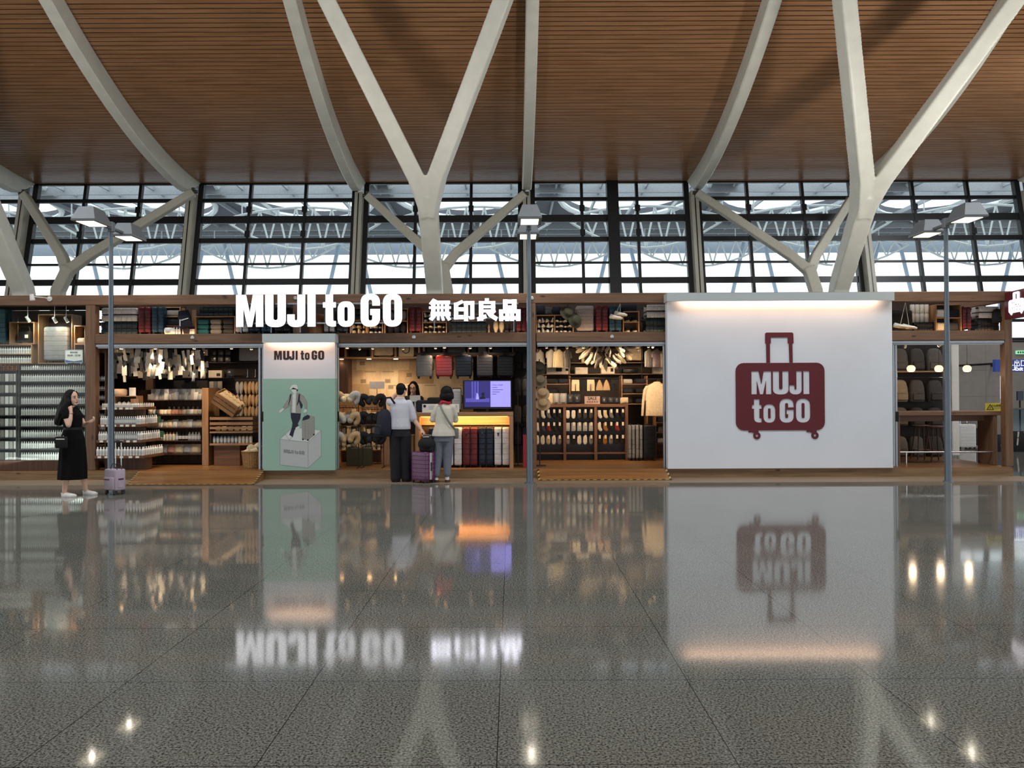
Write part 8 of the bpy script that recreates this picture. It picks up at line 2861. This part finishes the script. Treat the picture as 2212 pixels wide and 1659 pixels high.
face(t, P, f, r, u)
b = MB()
ell(b, P(0, -.022, .038), f, r, u, (.086, .092, .094))
for s in (-1, 1):
    limb(b, [P(s * .078, .005, .04), P(s * .088, .0, -.06), P(s * .10, -.01, -.16)], [.03, .034, .03])
ell(b, P(0, -.06, -.07), f, r, u, (.09, .05, .12))
fused('hair', b, HAIR, t, .007, 2)
b = MB()
b.loft([(0, 0, .004, .16, .12), (0, 0, .84, .17, .13), (0, 0, 1.0, .15, .115), (0, 0, 1.2, .16, .12), (0, 0, 1.27, .14, .09), (0, 0, 1.325, .07, .065)], 28)
limb(b, [V(-.14, 0, 1.25), V(-.2, -.05, 1.05), V(-.14, -.18, 1.06)], [.06, .054, .044])
limb(b, [V(.14, 0, 1.25), V(.2, -.05, 1.05), V(.14, -.18, 1.06)], [.06, .054, .044])
fused('jacket', b, mat('black_uniform_jacket', (24, 24, 30), .85), t, .009, 2)
b = MB()
for s in (-1, 1):
    b.tube([P(s * .032 + .024 * cos(a), .094, .0 + .018 * sin(a)) for a in [2 * pi * k / 16 for k in range(17)]], .0028, 6)
b.tube([P(-.008, .097, .002), P(.008, .097, .002)], .0025, 6)
b.build('glasses', BLACK, t)
b = MB(); b.box(-.10, .10, 0, .014, .19, .31, .003); b.box(-.015, .015, .0145, .03, .0, .25); b.box(-.06, .06, 0, .09, 0, .01)
put('register_screen', b.mesh('register_screen', C_WHITE), 'white register screen before the cashier', 'screen', (at(893, 850, 15.42).x + .03, 15.42, zk + .001))
# ------------------------------------------------------------------ outside: ground and the road canopy with its trusses
b = MB()
b.quad((-120, 29, -.1), (120, 29, -.1), (120, 140, -.1), (-120, 140, -.1))
structure(b.build('trim_2', mat('outside_paving', (176, 178, 180), 0.8)))
CAN = mat('canopy_soffit', (96, 98, 104), 0.8, 0, 0.06, 2)
TRUSS = mat('white_truss_steel', (225, 230, 228), 0.4)
FASC = mat('canopy_fascia', (150, 160, 172), 0.6)
def canopy():
    z = 15.2
    t = thing('road_canopy', 'grey canopy roof with oval skylights outside, seen through the upper glazing', 'canopy', (0, 52, 0))
    # soffit with oval openings
    holes = []
    for k in range(-3, 4):
        holes.append((k * 11.2 - 3.1, 3.2, 4.9, 8.0))
    cs = [[(-62, -16), (62, -16), (62, 22), (-62, 22)]]
    for cx, cy, rx, ry in holes:
        cs.append([(cx + rx * cos(2 * pi * k / 28), cy + ry * sin(2 * pi * k / 28)) for k in range(28)])
    me = curve_mesh('soffit', cs, 0.5, CAN)
    me.transform(Matrix.Rotation(R(-90), 4, 'X'))
    link('soffit', me, t, (0, 0, z))
    for cx, cy, rx, ry in holes:
        q = MB()
        rim = [(cx + rx * cos(2 * pi * k / 28), cy + ry * sin(2 * pi * k / 28), z - .35) for k in range(29)]
        q.tube(rim, .2, 6, False)
        q.build('skylight_rim', TRUSS, t, True)
    # joists under the soffit
    q = MB()
    for y in (-9, -6.5, -4, -1.4, 1.4, 3.0, 13.4, 15.5, 17.5, 19.3):
        q.box(-60, 60, y - .1, y + .1, z - .8, z - .26)
    for k in range(-20, 21):
        q.box(k * 2.9 - .06, k * 2.9 + .06, -14, 20, z - .55, z - .26)
    q.build('joists', mat('canopy_joist', (165, 168, 172), 0.6), t)
    q = MB()
    q.box(-62, 62, 76, 76.6, 14.3, 15.6)
    tag(q.build("canopy_fascia", FASC), "long pale blue-grey canopy edge outside behind the trusses", "canopy edge")
    return t
canopy()
def truss(label, x, y, half, n, rise, sag, yaw):
    t = thing('canopy_truss', label, 'truss', (x, y, 0), (0, 0, yaw), 'fish-belly trusses of the canopy')
    z = 13.1
    top = [Vector((-half + 2 * half * k / n, 0, z + rise * (1 - (2 * k / n - 1) ** 2))) for k in range(n + 1)]
    bot = [Vector((-half + 2 * half * (k + .5) / n, 0, z - sag * (1 - ((2 * k + 1) / n - 1) ** 2))) for k in range(n)]
    b = MB()
    b.tube(top, .085, 6)
    b.build('top_chord', TRUSS, t, True)
    b = MB()
    b.tube([top[0]] + bot + [top[-1]], .085, 6)
    b.build('bottom_chord', TRUSS, t, True)
    for k in range(n):
        b = MB()
        if k in (1, n - 2):
            b.tube([top[k], (top[k].x, 0, 14.398)], .05, 6)
        b.tube([top[k], bot[k]], .065, 6)
        b.tube([bot[k], top[k + 1]], .065, 6)
        b.build('web_brace', TRUSS, t, True)
tr = []
for k in range(-3, 4):
    tr.append((k * 11.4 - 2.4, 55, 5.4, 9, .8, 2.0))
    tr.append((k * 11.4 + 3.4, 65.4, 5.4, 9, .6, 1.7))
for i, (x, y, hf, n, ri, sg) in enumerate(tr):
    row = {55: 'nearer row', 65.4: 'farther row'}[y]
    truss('white zigzag roof truss outside the glazing, %s from the left in the %s' % (od((i // 2)), row), x, y, hf, n, ri, sg, 0)
i = 0
for k in range(-3, 4):
    for s in (-1, 1):
        b = MB()
        x0 = k * 11.4 + 3.4 + s * 1.6
        b.tube([(x0, 69.5, -.1), (x0 + s * 3.3, 69.5, 14.30)], .17, 8)
        o = b.build('canopy_prop', mat('pale_blue_prop', (205, 224, 244), 0.6), None, True)
        tag(o, 'pale blue leaning prop outside the glazing, %s from the left' % od(i), 'prop', 'leaning canopy props')
        i += 1
